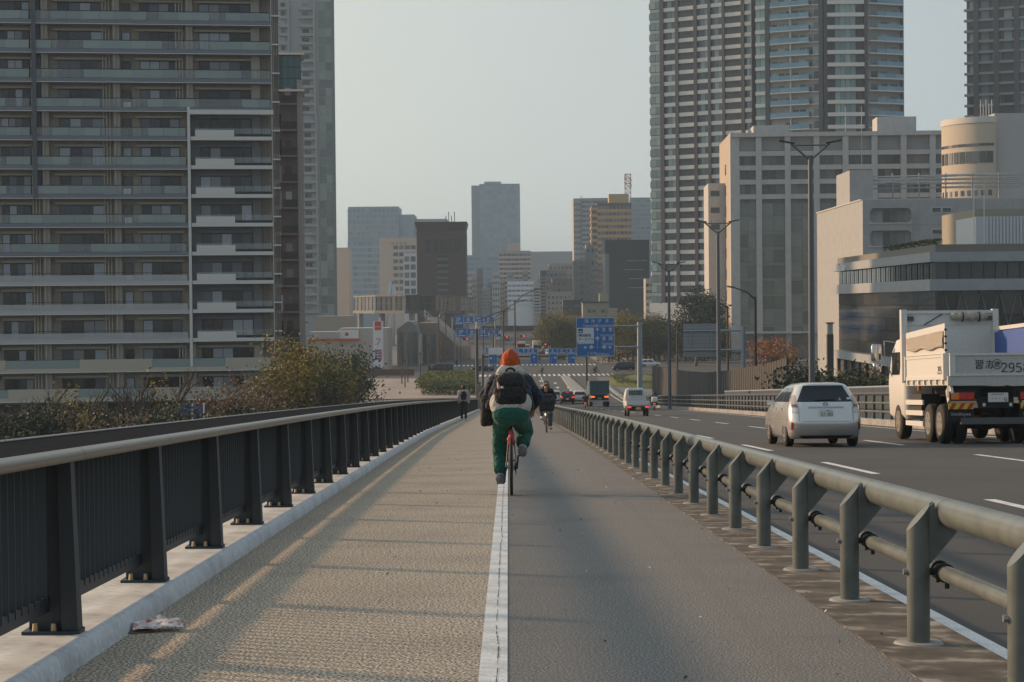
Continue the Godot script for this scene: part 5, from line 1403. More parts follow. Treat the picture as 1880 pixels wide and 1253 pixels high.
func build_vehicles():
	var slope := -atan(0.045)
	var silver := StandardMaterial3D.new()
	silver.albedo_color = lin(0.66, 0.65, 0.62); silver.metallic = 0.55; silver.roughness = 0.24
	silver.clearcoat_enabled = true; silver.clearcoat = 0.6; silver.clearcoat_roughness = 0.08
	# silver estate car
	var c := car("estate_car", "silver estate car with a dark rear window driving beside the dump truck", on_road(7.66, 50.2), 0.012, silver, "wagon")
	c.rotation.x = slope
	var P: Array = c.get_meta("profile")
	c.remove_meta("profile")
	for s in [-1, 1]:
		put(c, "tail_light", end_sheet(P, 1, 0.95, 1.27, 0.07, 0.05, 0.012, s * 0.745), mat(0.4, 0.33, 0.31, 0.12))
		put(c, "lamp_lens", end_sheet(P, 1, 0.84, 0.95, 0.085, 0.075, 0.014, s * 0.74), mat(0.62, 0.63, 0.63, 0.08))
		put(c, "lamp_bar", end_sheet(P, 1, 0.985, 1.04, 0.06, 0.06, 0.018, s * 0.745), mat(0.1, 0.09, 0.09, 0.15))
		put(c, "reflector", end_sheet(P, 1, 0.42, 0.6, 0.022, 0.022, 0.012, s * 0.815), mat(0.3, 0.012, 0.015, 0.2))
		box(c, "door_handle", mat(0.6, 0.58, 0.52, 0.3, 0.5), Vector3(s * 0.885, 0.93, 0.95), Vector3(0.03, 0.035, 0.2))
		box(c, "door_handle", mat(0.6, 0.58, 0.52, 0.3, 0.5), Vector3(s * 0.885, 0.91, -0.05), Vector3(0.03, 0.035, 0.2))
	put(c, "hatch_seam", end_sheet(P, 1, 0.618, 0.626, 0.6, 0.61, 0.008), mat(0.16, 0.16, 0.16, 0.6))
	for s in [-1, 1]: put(c, "hatch_seam", end_sheet(P, 1, 0.625, 1.1, 0.004, 0.004, 0.008, s * 0.655), mat(0.2, 0.2, 0.2, 0.6))
	put(c, "hatch_handle", end_sheet(P, 1, 0.955, 0.985, 0.43, 0.42, 0.02), mat(0.45, 0.44, 0.42, 0.25, 0.6))
	var pl := Node3D.new(); pl.name = "number_plate"; c.add_child(pl)
	pl.position = Vector3(0.0, 0.83, 2.275)
	box(pl, "board", mat(0.68, 0.68, 0.65, 0.5), Vector3.ZERO, Vector3(0.33, 0.165, 0.012))
	text(pl, "digits", "51-60", 0.085, mat(0.02, 0.06, 0.03, 0.6), Transform3D(Basis(), Vector3(0.015, -0.03, 0.008)))
	text(pl, "office_line", "500", 0.035, mat(0.02, 0.06, 0.03, 0.6), Transform3D(Basis(), Vector3(0.04, 0.05, 0.008)))
	var em := TorusMesh.new(); em.inner_radius = 0.045; em.outer_radius = 0.06; em.rings = 24; em.ring_segments = 8
	put(c, "emblem", em, mat(0.1, 0.12, 0.14, 0.15, 0.8), Transform3D(Basis(Vector3.RIGHT, PI * 0.5 - 0.2) * Basis.from_scale(Vector3(1.15, 0.5, 0.8)), Vector3(0, 1.035, 2.18)))
	put(c, "emblem", em, mat(0.1, 0.12, 0.14, 0.15, 0.8), Transform3D(Basis(Vector3.RIGHT, PI * 0.5 - 0.2) * Basis.from_scale(Vector3(0.5, 0.5, 0.75)), Vector3(0, 1.035, 2.182)))
	put(c, "lower_grille", end_sheet(P, 1, 0.205, 0.28, 0.55, 0.66, 0.012), mat(0.02, 0.02, 0.02, 0.7))
	cyl(c, "wiper", M.black, Vector3(-0.25, 1.135, 2.105), Vector3(0.22, 1.155, 2.09), 0.012, 1.0, 6)
	cyl(c, "aerial", M.black, Vector3(0.0, 1.57, 1.4), Vector3(0.0, 1.66, 1.5), 0.012, 0.5, 6)
	text(c, "sticker", "A", 0.07, mat(0.7, 0.7, 0.7, 0.5), Transform3D(Basis(Vector3.RIGHT, -0.55), Vector3(0.36, 1.16, 2.085)))
	put(c, "sticker", end_sheet(P, 1, 1.15, 1.2, 0.045, 0.04, 0.014, 0.58), mat(0.5, 0.55, 0.58, 0.4))
	box(c, "seat_headrest", mat(0.2, 0.18, 0.14, 0.8), Vector3(-0.3, 1.2, 0.6), Vector3(0.24, 0.3, 0.12))
	# other traffic
	var w1 := mat(0.62, 0.63, 0.64, 0.3, 0.1)
	var k1 := mat(0.02, 0.021, 0.024, 0.25, 0.3)
	for q in [["white_car", "white hatchback waiting behind the woman on her bicycle", 1018.0, 264.0, w1, "suv", 0.0, false], ["black_car", "black off road car with lit brake lights between two white cars", 1041.0, 258.0, k1, "suv", 0.0, true], ["white_car", "white estate car with a lit brake light beside the motorcyclist", 1064.0, 262.0, w1, "suv", 0.0, true]]:
		var p := at(q[2], 740.0, q[3])
		car(q[0], q[1], Vector3(p.x, EYE - fall(q[3]) - 0.15, -q[3]), q[6], q[4], q[5], "", q[7]).rotation.x = -0.03
	var far_cars := [["minivan", "black minivan with pale headlights crossing the junction", 1145.0, 402.0, k1, "van", PI * 0.5], ["white_van", "white estate van parked beyond the grass island", 1194.0, 425.0, w1, "suv", -PI * 0.5], ["taxi", "black saloon standing beside the petrol station", 662.0, 400.0, k1, "sedan", -PI * 0.5], ["taxi", "black saloon with a long bonnet by the planter wall", 694.0, 399.0, k1, "sedan", -PI * 0.5], ["dark_van", "dark grey minivan turning out of the cross street", 811.0, 403.0, mat(0.05, 0.052, 0.055, 0.3, 0.3), "van", PI * 0.5], ["dark_car", "dark blue saloon behind the street lamp at the crossing", 885.0, 405.0, mat(0.03, 0.035, 0.05, 0.25, 0.3), "sedan", PI * 0.5], ["pale_car", "silver green hatchback beyond the slatted barrier", 1322.0, 290.0, mat(0.3, 0.36, 0.33, 0.3, 0.3), "wagon", -PI * 0.5], ["white_car", "white small car seen past the barrier's far end", 1400.0, 300.0, w1, "suv", PI * 0.5]]
	for q in far_cars:
		var p := at(q[2], 660.0, q[3])
		car(q[0], q[1], Vector3(p.x, 0.0, -q[3]), q[6], q[4], q[5])
	var lane := [["white", 1008.0, 505.0, w1, "suv"], ["black", 1030.0, 480.0, k1, "suv"], ["silver", 1000.0, 530.0, mat(0.4, 0.41, 0.42, 0.3, 0.4), "sedan"], ["white", 967.0, 540.0, w1, "van"], ["dark", 985.0, 478.0, k1, "sedan"], ["dark", 1038.0, 520.0, k1, "van"], ["red", 947.0, 600.0, mat(0.3, 0.03, 0.03, 0.3), "suv"], ["white", 893.0, 690.0, w1, "suv"], ["white", 876.0, 900.0, w1, "suv"], ["dark", 930.0, 640.0, k1, "suv"]]
	for q in lane:
		var p := at(q[1], 600.0, q[2])
		var lab := "%s car queuing on the street beyond the junction" % q[0]
		car("queuing_car", lab, Vector3(p.x, maxf(0.0, (q[2] - 455.0) * 0.01054), -q[2]), PI, q[3], q[4], lab)
	for q in [["cream_truck", "cream box lorry queuing beyond the crossing", 986.0, 520.0, mat(0.55, 0.46, 0.34, 0.6), 2.3, 3.4], ["white_truck", "white box lorry queuing behind the cream lorry", 1005.0, 545.0, mat(0.62, 0.65, 0.66, 0.6), 2.3, 3.4], ["bus", "white and orange city bus queuing beyond the crossing", 957.0, 530.0, mat(0.55, 0.3, 0.22, 0.5), 2.4, 2.9], ["bus", "white coach further up the far street", 915.0, 640.0, mat(0.62, 0.63, 0.65, 0.5), 2.5, 3.4]]:
		var p := at(q[2], 600.0, q[3])
		var t := thing(q[0], q[1], "bus" if q[0] == "bus" else "truck", Vector3(p.x, maxf(0.0, (q[3] - 455.0) * 0.01054), -q[3]))
		var hw: float = q[5] * 0.5
		put(t, "body", slices([[0.4, hw - 0.05, -7.0, 0.0, 0.15], [0.5, hw, -7.0, 0.05, 0.15], [q[6] - 0.1, hw, -7.0, -0.05, 0.15], [q[6], hw - 0.1, -6.9, -0.2, 0.15]]), q[4])
		box(t, "windscreen", mat(0.02, 0.025, 0.03, 0.06), Vector3(0, 1.9, 0.03), Vector3(hw * 1.7, 0.9, 0.1))
		box(t, "front_panel", mat(0.6, 0.6, 0.6, 0.5), Vector3(0, 0.95, 0.05), Vector3(hw * 1.9, 0.6, 0.08))
		for s in [-1, 1]:
			box(t, "headlight", mat(0.75, 0.75, 0.7, 0.1), Vector3(s * hw * 0.75, 0.75, 0.1), Vector3(0.3, 0.18, 0.06))
			for z in [-1.2, -5.5]: wheel(t, Vector3(s * (hw - 0.15), 0.42, z), 0.42, 0.25, M.steel)
	build_dump_truck()
	build_kei_truck()
	build_green_truck()

func build_dump_truck():
	var t := thing("dump_truck", "white dump truck with raised side boards and a rolled tarpaulin behind its cab", "truck", on_road(12.12, 49.2), 0.015)
	t.rotation.x = -atan(0.044)
	var wm := grainy(noise_tex(0.03, 61, [[0.0, 0.3, 0.28, 0.24], [0.14, 0.56, 0.545, 0.51], [0.4, 0.62, 0.61, 0.58], [1.0, 0.66, 0.65, 0.62]], 512, 5), 1.2, null, 1.0, 0.5)
	var dirty := grainy(noise_tex(0.02, 62, [[0.0, 0.3, 0.28, 0.24], [0.22, 0.45, 0.44, 0.42], [1.0, 0.52, 0.52, 0.5]], 512, 5), 1.0, null, 1.0, 0.7)
	var canv := grainy(noise_tex(0.03, 63, [[0.0, 0.2, 0.175, 0.14], [0.5, 0.36, 0.32, 0.265], [1.0, 0.48, 0.44, 0.38]], 512, 5), 1.0, null, 1.0, 0.9)
	var chas := mat(0.02, 0.02, 0.021, 0.7)
	# bed
	box(t, "bed_floor", dirty, Vector3(0, 1.55, -2.45), Vector3(2.4, 0.16, 4.9))
	box(t, "rear_sill", dirty, Vector3(0, 1.58, 0.0), Vector3(2.44, 0.24, 0.12))
	var gate := Node3D.new(); gate.name = "tail_gate"; t.add_child(gate)
	box(gate, "board", dirty, Vector3(0, 1.98, 0.02), Vector3(2.32, 0.54, 0.07))
	box(gate, "rim", wm, Vector3(0, 2.235, 0.03), Vector3(2.34, 0.06, 0.11))
	box(gate, "rim", wm, Vector3(0, 1.725, 0.03), Vector3(2.34, 0.05, 0.11))
	for s in [-1, 1]: box(gate, "rim", wm, Vector3(s * 1.1, 1.98, 0.03), Vector3(0.14, 0.5, 0.1))
	var ink := mat(0.03, 0.035, 0.04, 0.6)
	put(gate, "lettering", glyphs("習志", 0.23, 0.017), ink, Transform3D(Basis(), Vector3(-0.55, 1.87, 0.06)))
	put(gate, "lettering", glyphs("建", 0.15, 0.011), ink, Transform3D(Basis(), Vector3(-0.065, 1.91, 0.06)))
	var ringm := TorusMesh.new(); ringm.inner_radius = 0.108; ringm.outer_radius = 0.122; ringm.rings = 28; ringm.ring_segments = 6
	put(gate, "lettering_ring", ringm, ink, Transform3D(Basis(Vector3.RIGHT, PI * 0.5), Vector3(0.01, 1.985, 0.062)))
	text(gate, "lettering", "2958", 0.235, ink, Transform3D(Basis(), Vector3(0.46, 1.895, 0.06)), 0.008)
	for s in [-1, 1]:
		var sg := Node3D.new(); sg.name = "side_gate"; t.add_child(sg, true)
		box(sg, "board", wm, Vector3(s * 1.2, 1.93, -2.5), Vector3(0.07, 0.62, 4.6))
		box(sg, "rim", wm, Vector3(s * 1.225, 2.21, -2.5), Vector3(0.06, 0.07, 4.6))
		box(sg, "rim", wm, Vector3(s * 1.225, 1.66, -2.5), Vector3(0.06, 0.09, 4.6))
		for z in [-0.25, -4.75]: box(sg, "stake", wm, Vector3(s * 1.22, 1.94, z), Vector3(0.12, 0.66, 0.16))
		for k in 7: box(sg, "hinge", wm, Vector3(s * 1.22, 1.56, -0.5 - k * 0.68), Vector3(0.07, 0.12, 0.14))
		# raised side board
		var m := MB.new()
		m.loft([PackedVector3Array([Vector3(s * 1.17, 2.26, -0.25), Vector3(s * 1.17, 3.02, -0.25), Vector3(s * 1.19, 2.9, -4.7), Vector3(s * 1.19, 2.26, -4.7)]), PackedVector3Array([Vector3(s * 1.21, 2.26, -0.25), Vector3(s * 1.21, 3.02, -0.25), Vector3(s * 1.23, 2.9, -4.7), Vector3(s * 1.23, 2.26, -4.7)])])
		put(t, "side_board", m.done(), wm if s < 0 else mat(0.045, 0.1, 0.34, 0.6))
		if s < 0:
			var cv := MB.new(true)
			var g := []
			for i in 9:
				var z := -0.35 - i * 0.53
				var line := PackedVector3Array()
				for k in 6:
					var y := lerpf(2.45 + 0.015 * sin(i * 1.7), 2.84 - 0.012 * i, k / 5.0)
					line.append(Vector3(-1.245 - 0.012 * sin(i * 2.1 + k), y, z))
				g.append(line)
			cv.loft(g, false, false)
			put(t, "canvas", cv.done(), canv)
			var fold := MB.new(true)
			var pts := []; 
			for i in 12: pts.append(Vector3(-1.25, 2.43 + 0.035 * sin(i * 1.3) + 0.0, -0.35 - i * 0.38))
			fold.tube(pts, [0.035], 6)
			put(t, "canvas_fold", fold.done(), canv)
			for k in 4: box(t, "board_hook", chas, Vector3(-1.2, 2.35 + k * 0.17, -0.21), Vector3(0.06, 0.05, 0.04))
			text(t, "side_lettering", "295", 0.2, ink, Transform3D(Basis(Vector3.UP, -PI * 0.5), Vector3(-1.24, 1.85, -0.75)), 0.006)
		else:
			box(t, "side_board_rim", wm, Vector3(1.19, 3.0, -2.4), Vector3(0.1, 0.1, 4.6))
	# front protector with its tarpaulin roll
	box(t, "front_wall", wm, Vector3(0, 2.55, -4.9), Vector3(2.34, 1.9, 0.06))
	box(t, "front_wall_top", wm, Vector3(0, 3.48, -4.88), Vector3(2.42, 0.08, 0.12))
	box(t, "front_wall_rail", wm, Vector3(0, 3.14, -4.86), Vector3(2.34, 0.03, 0.05))
	for s in [-1, 1]: box(t, "front_wall_post", wm, Vector3(s * 1.25, 2.55, -4.9), Vector3(0.16, 2.0, 0.22))
	for s in [-1, 1]: box(t, "marker_lamp", mat(0.06, 0.06, 0.065, 0.3), Vector3(s * 1.07, 3.3, -4.83), Vector3(0.16, 0.12, 0.08))
	var roll := MB.new(true)
	var rp := []; var rr := []
	for i in 14:
		rp.append(Vector3(0.02 + i * 0.075, 3.34 + 0.012 * sin(i * 2.3), -4.7)); rr.append(0.1 + 0.02 * sin(i * 1.9) + 0.012 * sin(i * 4.7))
	roll.tube(rp, rr, 12)
	put(t, "tarpaulin_roll", roll.done(), canv)
	for x in [0.3, 0.75]: cyl(t, "roll_strap", chas, Vector3(x, 3.34, -4.7), Vector3(x + 0.03, 3.34, -4.7), 0.14, 1.0, 14)
	cyl(t, "rope", chas, Vector3(-0.7, 3.13, -4.82), Vector3(-0.2, 3.42, -4.82), 0.014, 1.0, 6)
	# cab
	put(t, "cab", slices([[0.55, 1.1, -7.1, -5.15, 0.16], [0.7, 1.2, -7.3, -5.1, 0.2], [1.6, 1.22, -7.3, -5.1, 0.2], [2.4, 1.16, -7.1, -5.15, 0.2], [2.75, 1.08, -6.9, -5.2, 0.25], [2.85, 0.9, -6.6, -5.4, 0.3]]), wm)
	for s in [-1, 1]:
		box(t, "cab_window", mat(0.02, 0.025, 0.03, 0.06), Vector3(s * 1.2, 2.1, -6.15), Vector3(0.06, 0.62, 0.9))
		box(t, "cab_vent", chas, Vector3(s * 1.22, 1.75, -5.3), Vector3(0.05, 0.3, 0.12))
		cyl(t, "mirror_arm", M.steel, Vector3(s * 1.2, 1.75, -6.75), Vector3(s * 1.38, 2.3, -6.9), 0.018, 1.0, 6)
		cyl(t, "mirror_arm", M.steel, Vector3(s * 1.38, 2.3, -6.9), Vector3(s * 1.38, 2.75, -6.9), 0.018, 1.0, 6)
		cyl(t, "mirror_arm", M.steel, Vector3(s * 1.12, 2.7, -6.7), Vector3(s * 1.38, 2.75, -6.9), 0.018, 1.0, 6)
		put(t, "mirror", slices([[2.18, 0.12, -6.98, -6.86, 0.05], [2.22, 0.15, -7.0, -6.85, 0.06], [2.62, 0.15, -7.0, -6.85, 0.06], [2.66, 0.12, -6.98, -6.86, 0.05]]), mat(0.5, 0.52, 0.54, 0.08, 0.9), Transform3D(Basis(), Vector3(s * 1.6, 0, 0)))
		put(t, "mirror", slices([[1.88, 0.1, -6.98, -6.86, 0.05], [2.1, 0.13, -7.0, -6.85, 0.06], [2.13, 0.1, -6.98, -6.86, 0.05]]), mat(0.5, 0.52, 0.54, 0.08, 0.9), Transform3D(Basis(), Vector3(s * 1.58, 0, 0)))
		# wheels: steering axle and two twin axles
		wheel(t, Vector3(s * 1.06, 0.5, -5.95), 0.5, 0.3, mat(0.22, 0.2, 0.17, 0.5, 0.4))
		for z in [-0.95, -2.25]:
			wheel(t, Vector3(s * 1.08, 0.5, z), 0.5, 0.27, mat(0.24, 0.23, 0.2, 0.5, 0.4))
			wheel(t, Vector3(s * 0.75, 0.5, z), 0.5, 0.27, mat(0.24, 0.23, 0.2, 0.5, 0.4))
		for y in [0.52, 0.8, 1.08]: box(t, "side_guard", wm, Vector3(s * 1.17, y - 0.05, -4.0), Vector3(0.05, 0.13, 2.1))
		box(t, "fuel_tank", chas, Vector3(s * 0.85, 0.95, -4.2), Vector3(0.5, 0.6, 1.4))
		box(t, "side_marker", mat(0.5, 0.16, 0.03, 0.3), Vector3(s * 1.17, 1.4, -3.4), Vector3(0.08, 0.13, 0.12))
		var mg := MB.new()
		mg.bar(Vector3(s * 1.12, 1.45, -0.3), Vector3(s * 1.12, 1.15, -0.12), 0.06, 0.5)
		put(t, "mudguard_stay", mg.done(), wm)
		var lamp := Node3D.new(); lamp.name = "tail_lamp"; t.add_child(lamp, true)
		box(lamp, "housing", chas, Vector3(s * 0.86, 1.2, 0.0), Vector3(0.64, 0.24, 0.1))
		box(lamp, "amber_lens", glow(0.75, 0.22, 0.04, 0.12), Vector3(s * 1.05, 1.2, 0.06), Vector3(0.19, 0.17, 0.04))
		box(lamp, "red_lens", glow(0.55, 0.03, 0.02, 0.12), Vector3(s * 0.86, 1.2, 0.06), Vector3(0.18, 0.17, 0.04))
		box(lamp, "red_lens", glow(0.55, 0.03, 0.02, 0.12), Vector3(s * 0.67, 1.2, 0.06), Vector3(0.18, 0.17, 0.04))
		var sb := Node3D.new(); sb.name = "warning_board"; t.add_child(sb, true)
		box(sb, "board", mat(0.62, 0.45, 0.04, 0.5), Vector3(s * 0.9, 0.95, 0.02), Vector3(0.62, 0.15, 0.02))
		var st := MB.new()
		for k in 3:
			var x: float = s * 0.9 - 0.3 + k * 0.22
			st.quad(Vector3(x, 0.876, 0.034), Vector3(x + 0.1, 1.024, 0.034), Vector3(x + 0.2, 1.024, 0.034), Vector3(x + 0.1, 0.876, 0.034))
		put(sb, "stripe", st.done(), mat(0.42, 0.03, 0.03, 0.5))
		box(t, "mud_flap", M.rubber, Vector3(s * 0.9, 0.72, -0.02), Vector3(0.66, 0.3, 0.02))
		text(t, "flap_lettering", "ShinMaywa", 0.07, mat(0.45, 0.45, 0.45, 0.6), Transform3D(Basis(), Vector3(s * 0.9, 0.75, -0.006)))
	var plate := Node3D.new(); plate.name = "number_plate"; t.add_child(plate)
	box(plate, "board", mat(0.62, 0.62, 0.6, 0.5), Vector3(0.02, 1.16, 0.06), Vector3(0.5, 0.23, 0.015))
	text(plate, "digits", "9", 0.12, mat(0.02, 0.05, 0.03, 0.6), Transform3D(Basis(), Vector3(0.2, 1.09, 0.07)))
	for k in 3: box(plate, "dot", mat(0.05, 0.08, 0.06, 0.6), Vector3(-0.12 + k * 0.09, 1.13, 0.07), Vector3(0.02, 0.02, 0.006))
	box(plate, "office_line", mat(0.3, 0.33, 0.31, 0.6), Vector3(0.0, 1.24, 0.07), Vector3(0.3, 0.03, 0.004))
	box(t, "under_run_bar", mat(0.1, 0.1, 0.1, 0.6), Vector3(0.1, 0.58, 0.0), Vector3(2.0, 0.16, 0.1))
	box(t, "chassis", chas, Vector3(0, 1.15, -3.2), Vector3(0.9, 0.5, 6.2))
	box(t, "rear_frame", chas, Vector3(0, 1.3, -0.25), Vector3(2.3, 0.28, 0.3))
	for z in [-0.95, -2.25]: cyl(t, "axle", chas, Vector3(-1.0, 0.5, z), Vector3(1.0, 0.5, z), 0.13, 1.0, 10)
	put(t, "differential", SphereMesh.new(), chas, Transform3D(Basis.from_scale(Vector3(0.5, 0.42, 0.45)), Vector3(0, 0.55, -0.95)))
	for s in [-1, 1]: box(t, "marker_stud", mat(0.6, 0.6, 0.58, 0.4), Vector3(s * 0.33, 0.98, 0.05), Vector3(0.06, 0.08, 0.05))

func build_kei_truck():
	var p := at(1172.0, 765.0, 125.0)
	var t := thing("mini_truck", "small white pickup truck with a yellow number plate and a drop side bed", "truck", Vector3(p.x, EYE - fall(125.0) - 0.15, -125.0), 0.02)
	t.rotation.x = -0.046
	var w := mat(0.6, 0.62, 0.61, 0.45)
	put(t, "cab", slices([[0.5, 0.66, -3.3, -1.9, 0.1], [0.9, 0.72, -3.3, -1.9, 0.14], [1.3, 0.69, -3.1, -1.92, 0.14], [1.7, 0.6, -2.75, -1.98, 0.14], [1.8, 0.46, -2.6, -2.08, 0.16]]), mat(0.5, 0.52, 0.52, 0.45))
	box(t, "rear_window", mat(0.02, 0.03, 0.035, 0.06), Vector3(0, 1.5, -1.9), Vector3(0.86, 0.3, 0.06))
	box(t, "bed", mat(0.28, 0.29, 0.29, 0.7), Vector3(0, 0.68, -0.95), Vector3(1.4, 0.1, 1.95))
	box(t, "tail_gate", w, Vector3(0, 0.83, 0.0), Vector3(1.42, 0.3, 0.05))
	for s in [-1, 1]:
		box(t, "side_gate", w, Vector3(s * 0.71, 0.83, -0.95), Vector3(0.04, 0.3, 1.9))
		for z in [-0.45, -2.6]: wheel(t, Vector3(s * 0.6, 0.27, z), 0.27, 0.15, M.steel)
		box(t, "tail_lamp", glow(0.9, 0.05, 0.03, 1.0), Vector3(s * 0.56, 0.58, 0.02), Vector3(0.24, 0.1, 0.05))
		cyl(t, "mirror_arm", M.black, Vector3(s * 0.7, 1.2, -2.9), Vector3(s * 0.86, 1.3, -2.95), 0.015, 1.0, 6)
		box(t, "mirror", w, Vector3(s * 0.9, 1.3, -2.95), Vector3(0.14, 0.2, 0.05))
	for k in 9: cyl(t, "guard_bar", mat(0.5, 0.52, 0.52, 0.5), Vector3(-0.6 + k * 0.15, 0.98, -1.82), Vector3(-0.6 + k * 0.15, 1.62, -1.82), 0.007, 1.0, 6)
	for k in 5: cyl(t, "guard_bar", mat(0.5, 0.52, 0.52, 0.5), Vector3(-0.62, 1.05 + k * 0.14, -1.82), Vector3(0.62, 1.05 + k * 0.14, -1.82), 0.007, 1.0, 6)
	box(t, "number_plate", mat(0.6, 0.42, 0.03, 0.5), Vector3(0.02, 0.5, 0.03), Vector3(0.33, 0.165, 0.015))
	box(t, "underside", M.black, Vector3(0, 0.45, -1.2), Vector3(1.2, 0.22, 2.3))

func build_green_truck():
	var p := at(1101.0, 747.0, 236.0)
	var t := thing("tipper_truck", "teal green tipper truck with lit tail lamps seen from behind", "truck", Vector3(p.x, EYE - fall(236.0) - 0.15, -236.0), 0.02)
	t.rotation.x = -0.045
	var g := mat(0.04, 0.1, 0.11, 0.5)
	box(t, "tail_gate", g, Vector3(0, 2.3, 0), Vector3(2.3, 1.6, 0.1))
	for k in 5: box(t, "gate_rib", mat(0.05, 0.115, 0.125, 0.5), Vector3(-1.05 + k * 0.525, 2.3, 0.08), Vector3(0.1, 1.6, 0.08))
	for y in [1.55, 3.05]: box(t, "gate_rim", mat(0.06, 0.13, 0.14, 0.5), Vector3(0, y, 0.06), Vector3(2.36, 0.12, 0.14))
	for s in [-1, 1]:
		box(t, "side_wall", g, Vector3(s * 1.13, 2.3, -2.6), Vector3(0.08, 1.6, 5.0))
		for z in [-0.9, -2.1, -6.0]: wheel(t, Vector3(s * 1.0, 0.48, z), 0.48, 0.4, M.steel)
		box(t, "tail_lamp", glow(0.9, 0.16, 0.04, 1.1), Vector3(s * 0.82, 1.2, 0.1), Vector3(0.48, 0.2, 0.06))
	box(t, "load", mat(0.06, 0.07, 0.06, 0.95), Vector3(0, 2.7, -2.6), Vector3(2.2, 0.5, 4.9))
	box(t, "bumper", mat(0.35, 0.37, 0.38, 0.4, 0.5), Vector3(0, 0.72, 0.1), Vector3(2.3, 0.16, 0.1))
	box(t, "number_plate", mat(0.12, 0.3, 0.2, 0.5), Vector3(0, 1.0, 0.1), Vector3(0.44, 0.22, 0.03))
	box(t, "chassis", M.black, Vector3(0, 1.1, -3.0), Vector3(2.0, 0.7, 6.0))
	put(t, "cab", slices([[0.6, 1.1, -7.4, -5.4, 0.15], [1.5, 1.18, -7.5, -5.3, 0.2], [2.6, 1.1, -7.2, -5.4, 0.2], [2.75, 0.9, -7.0, -5.6, 0.2]]), g)
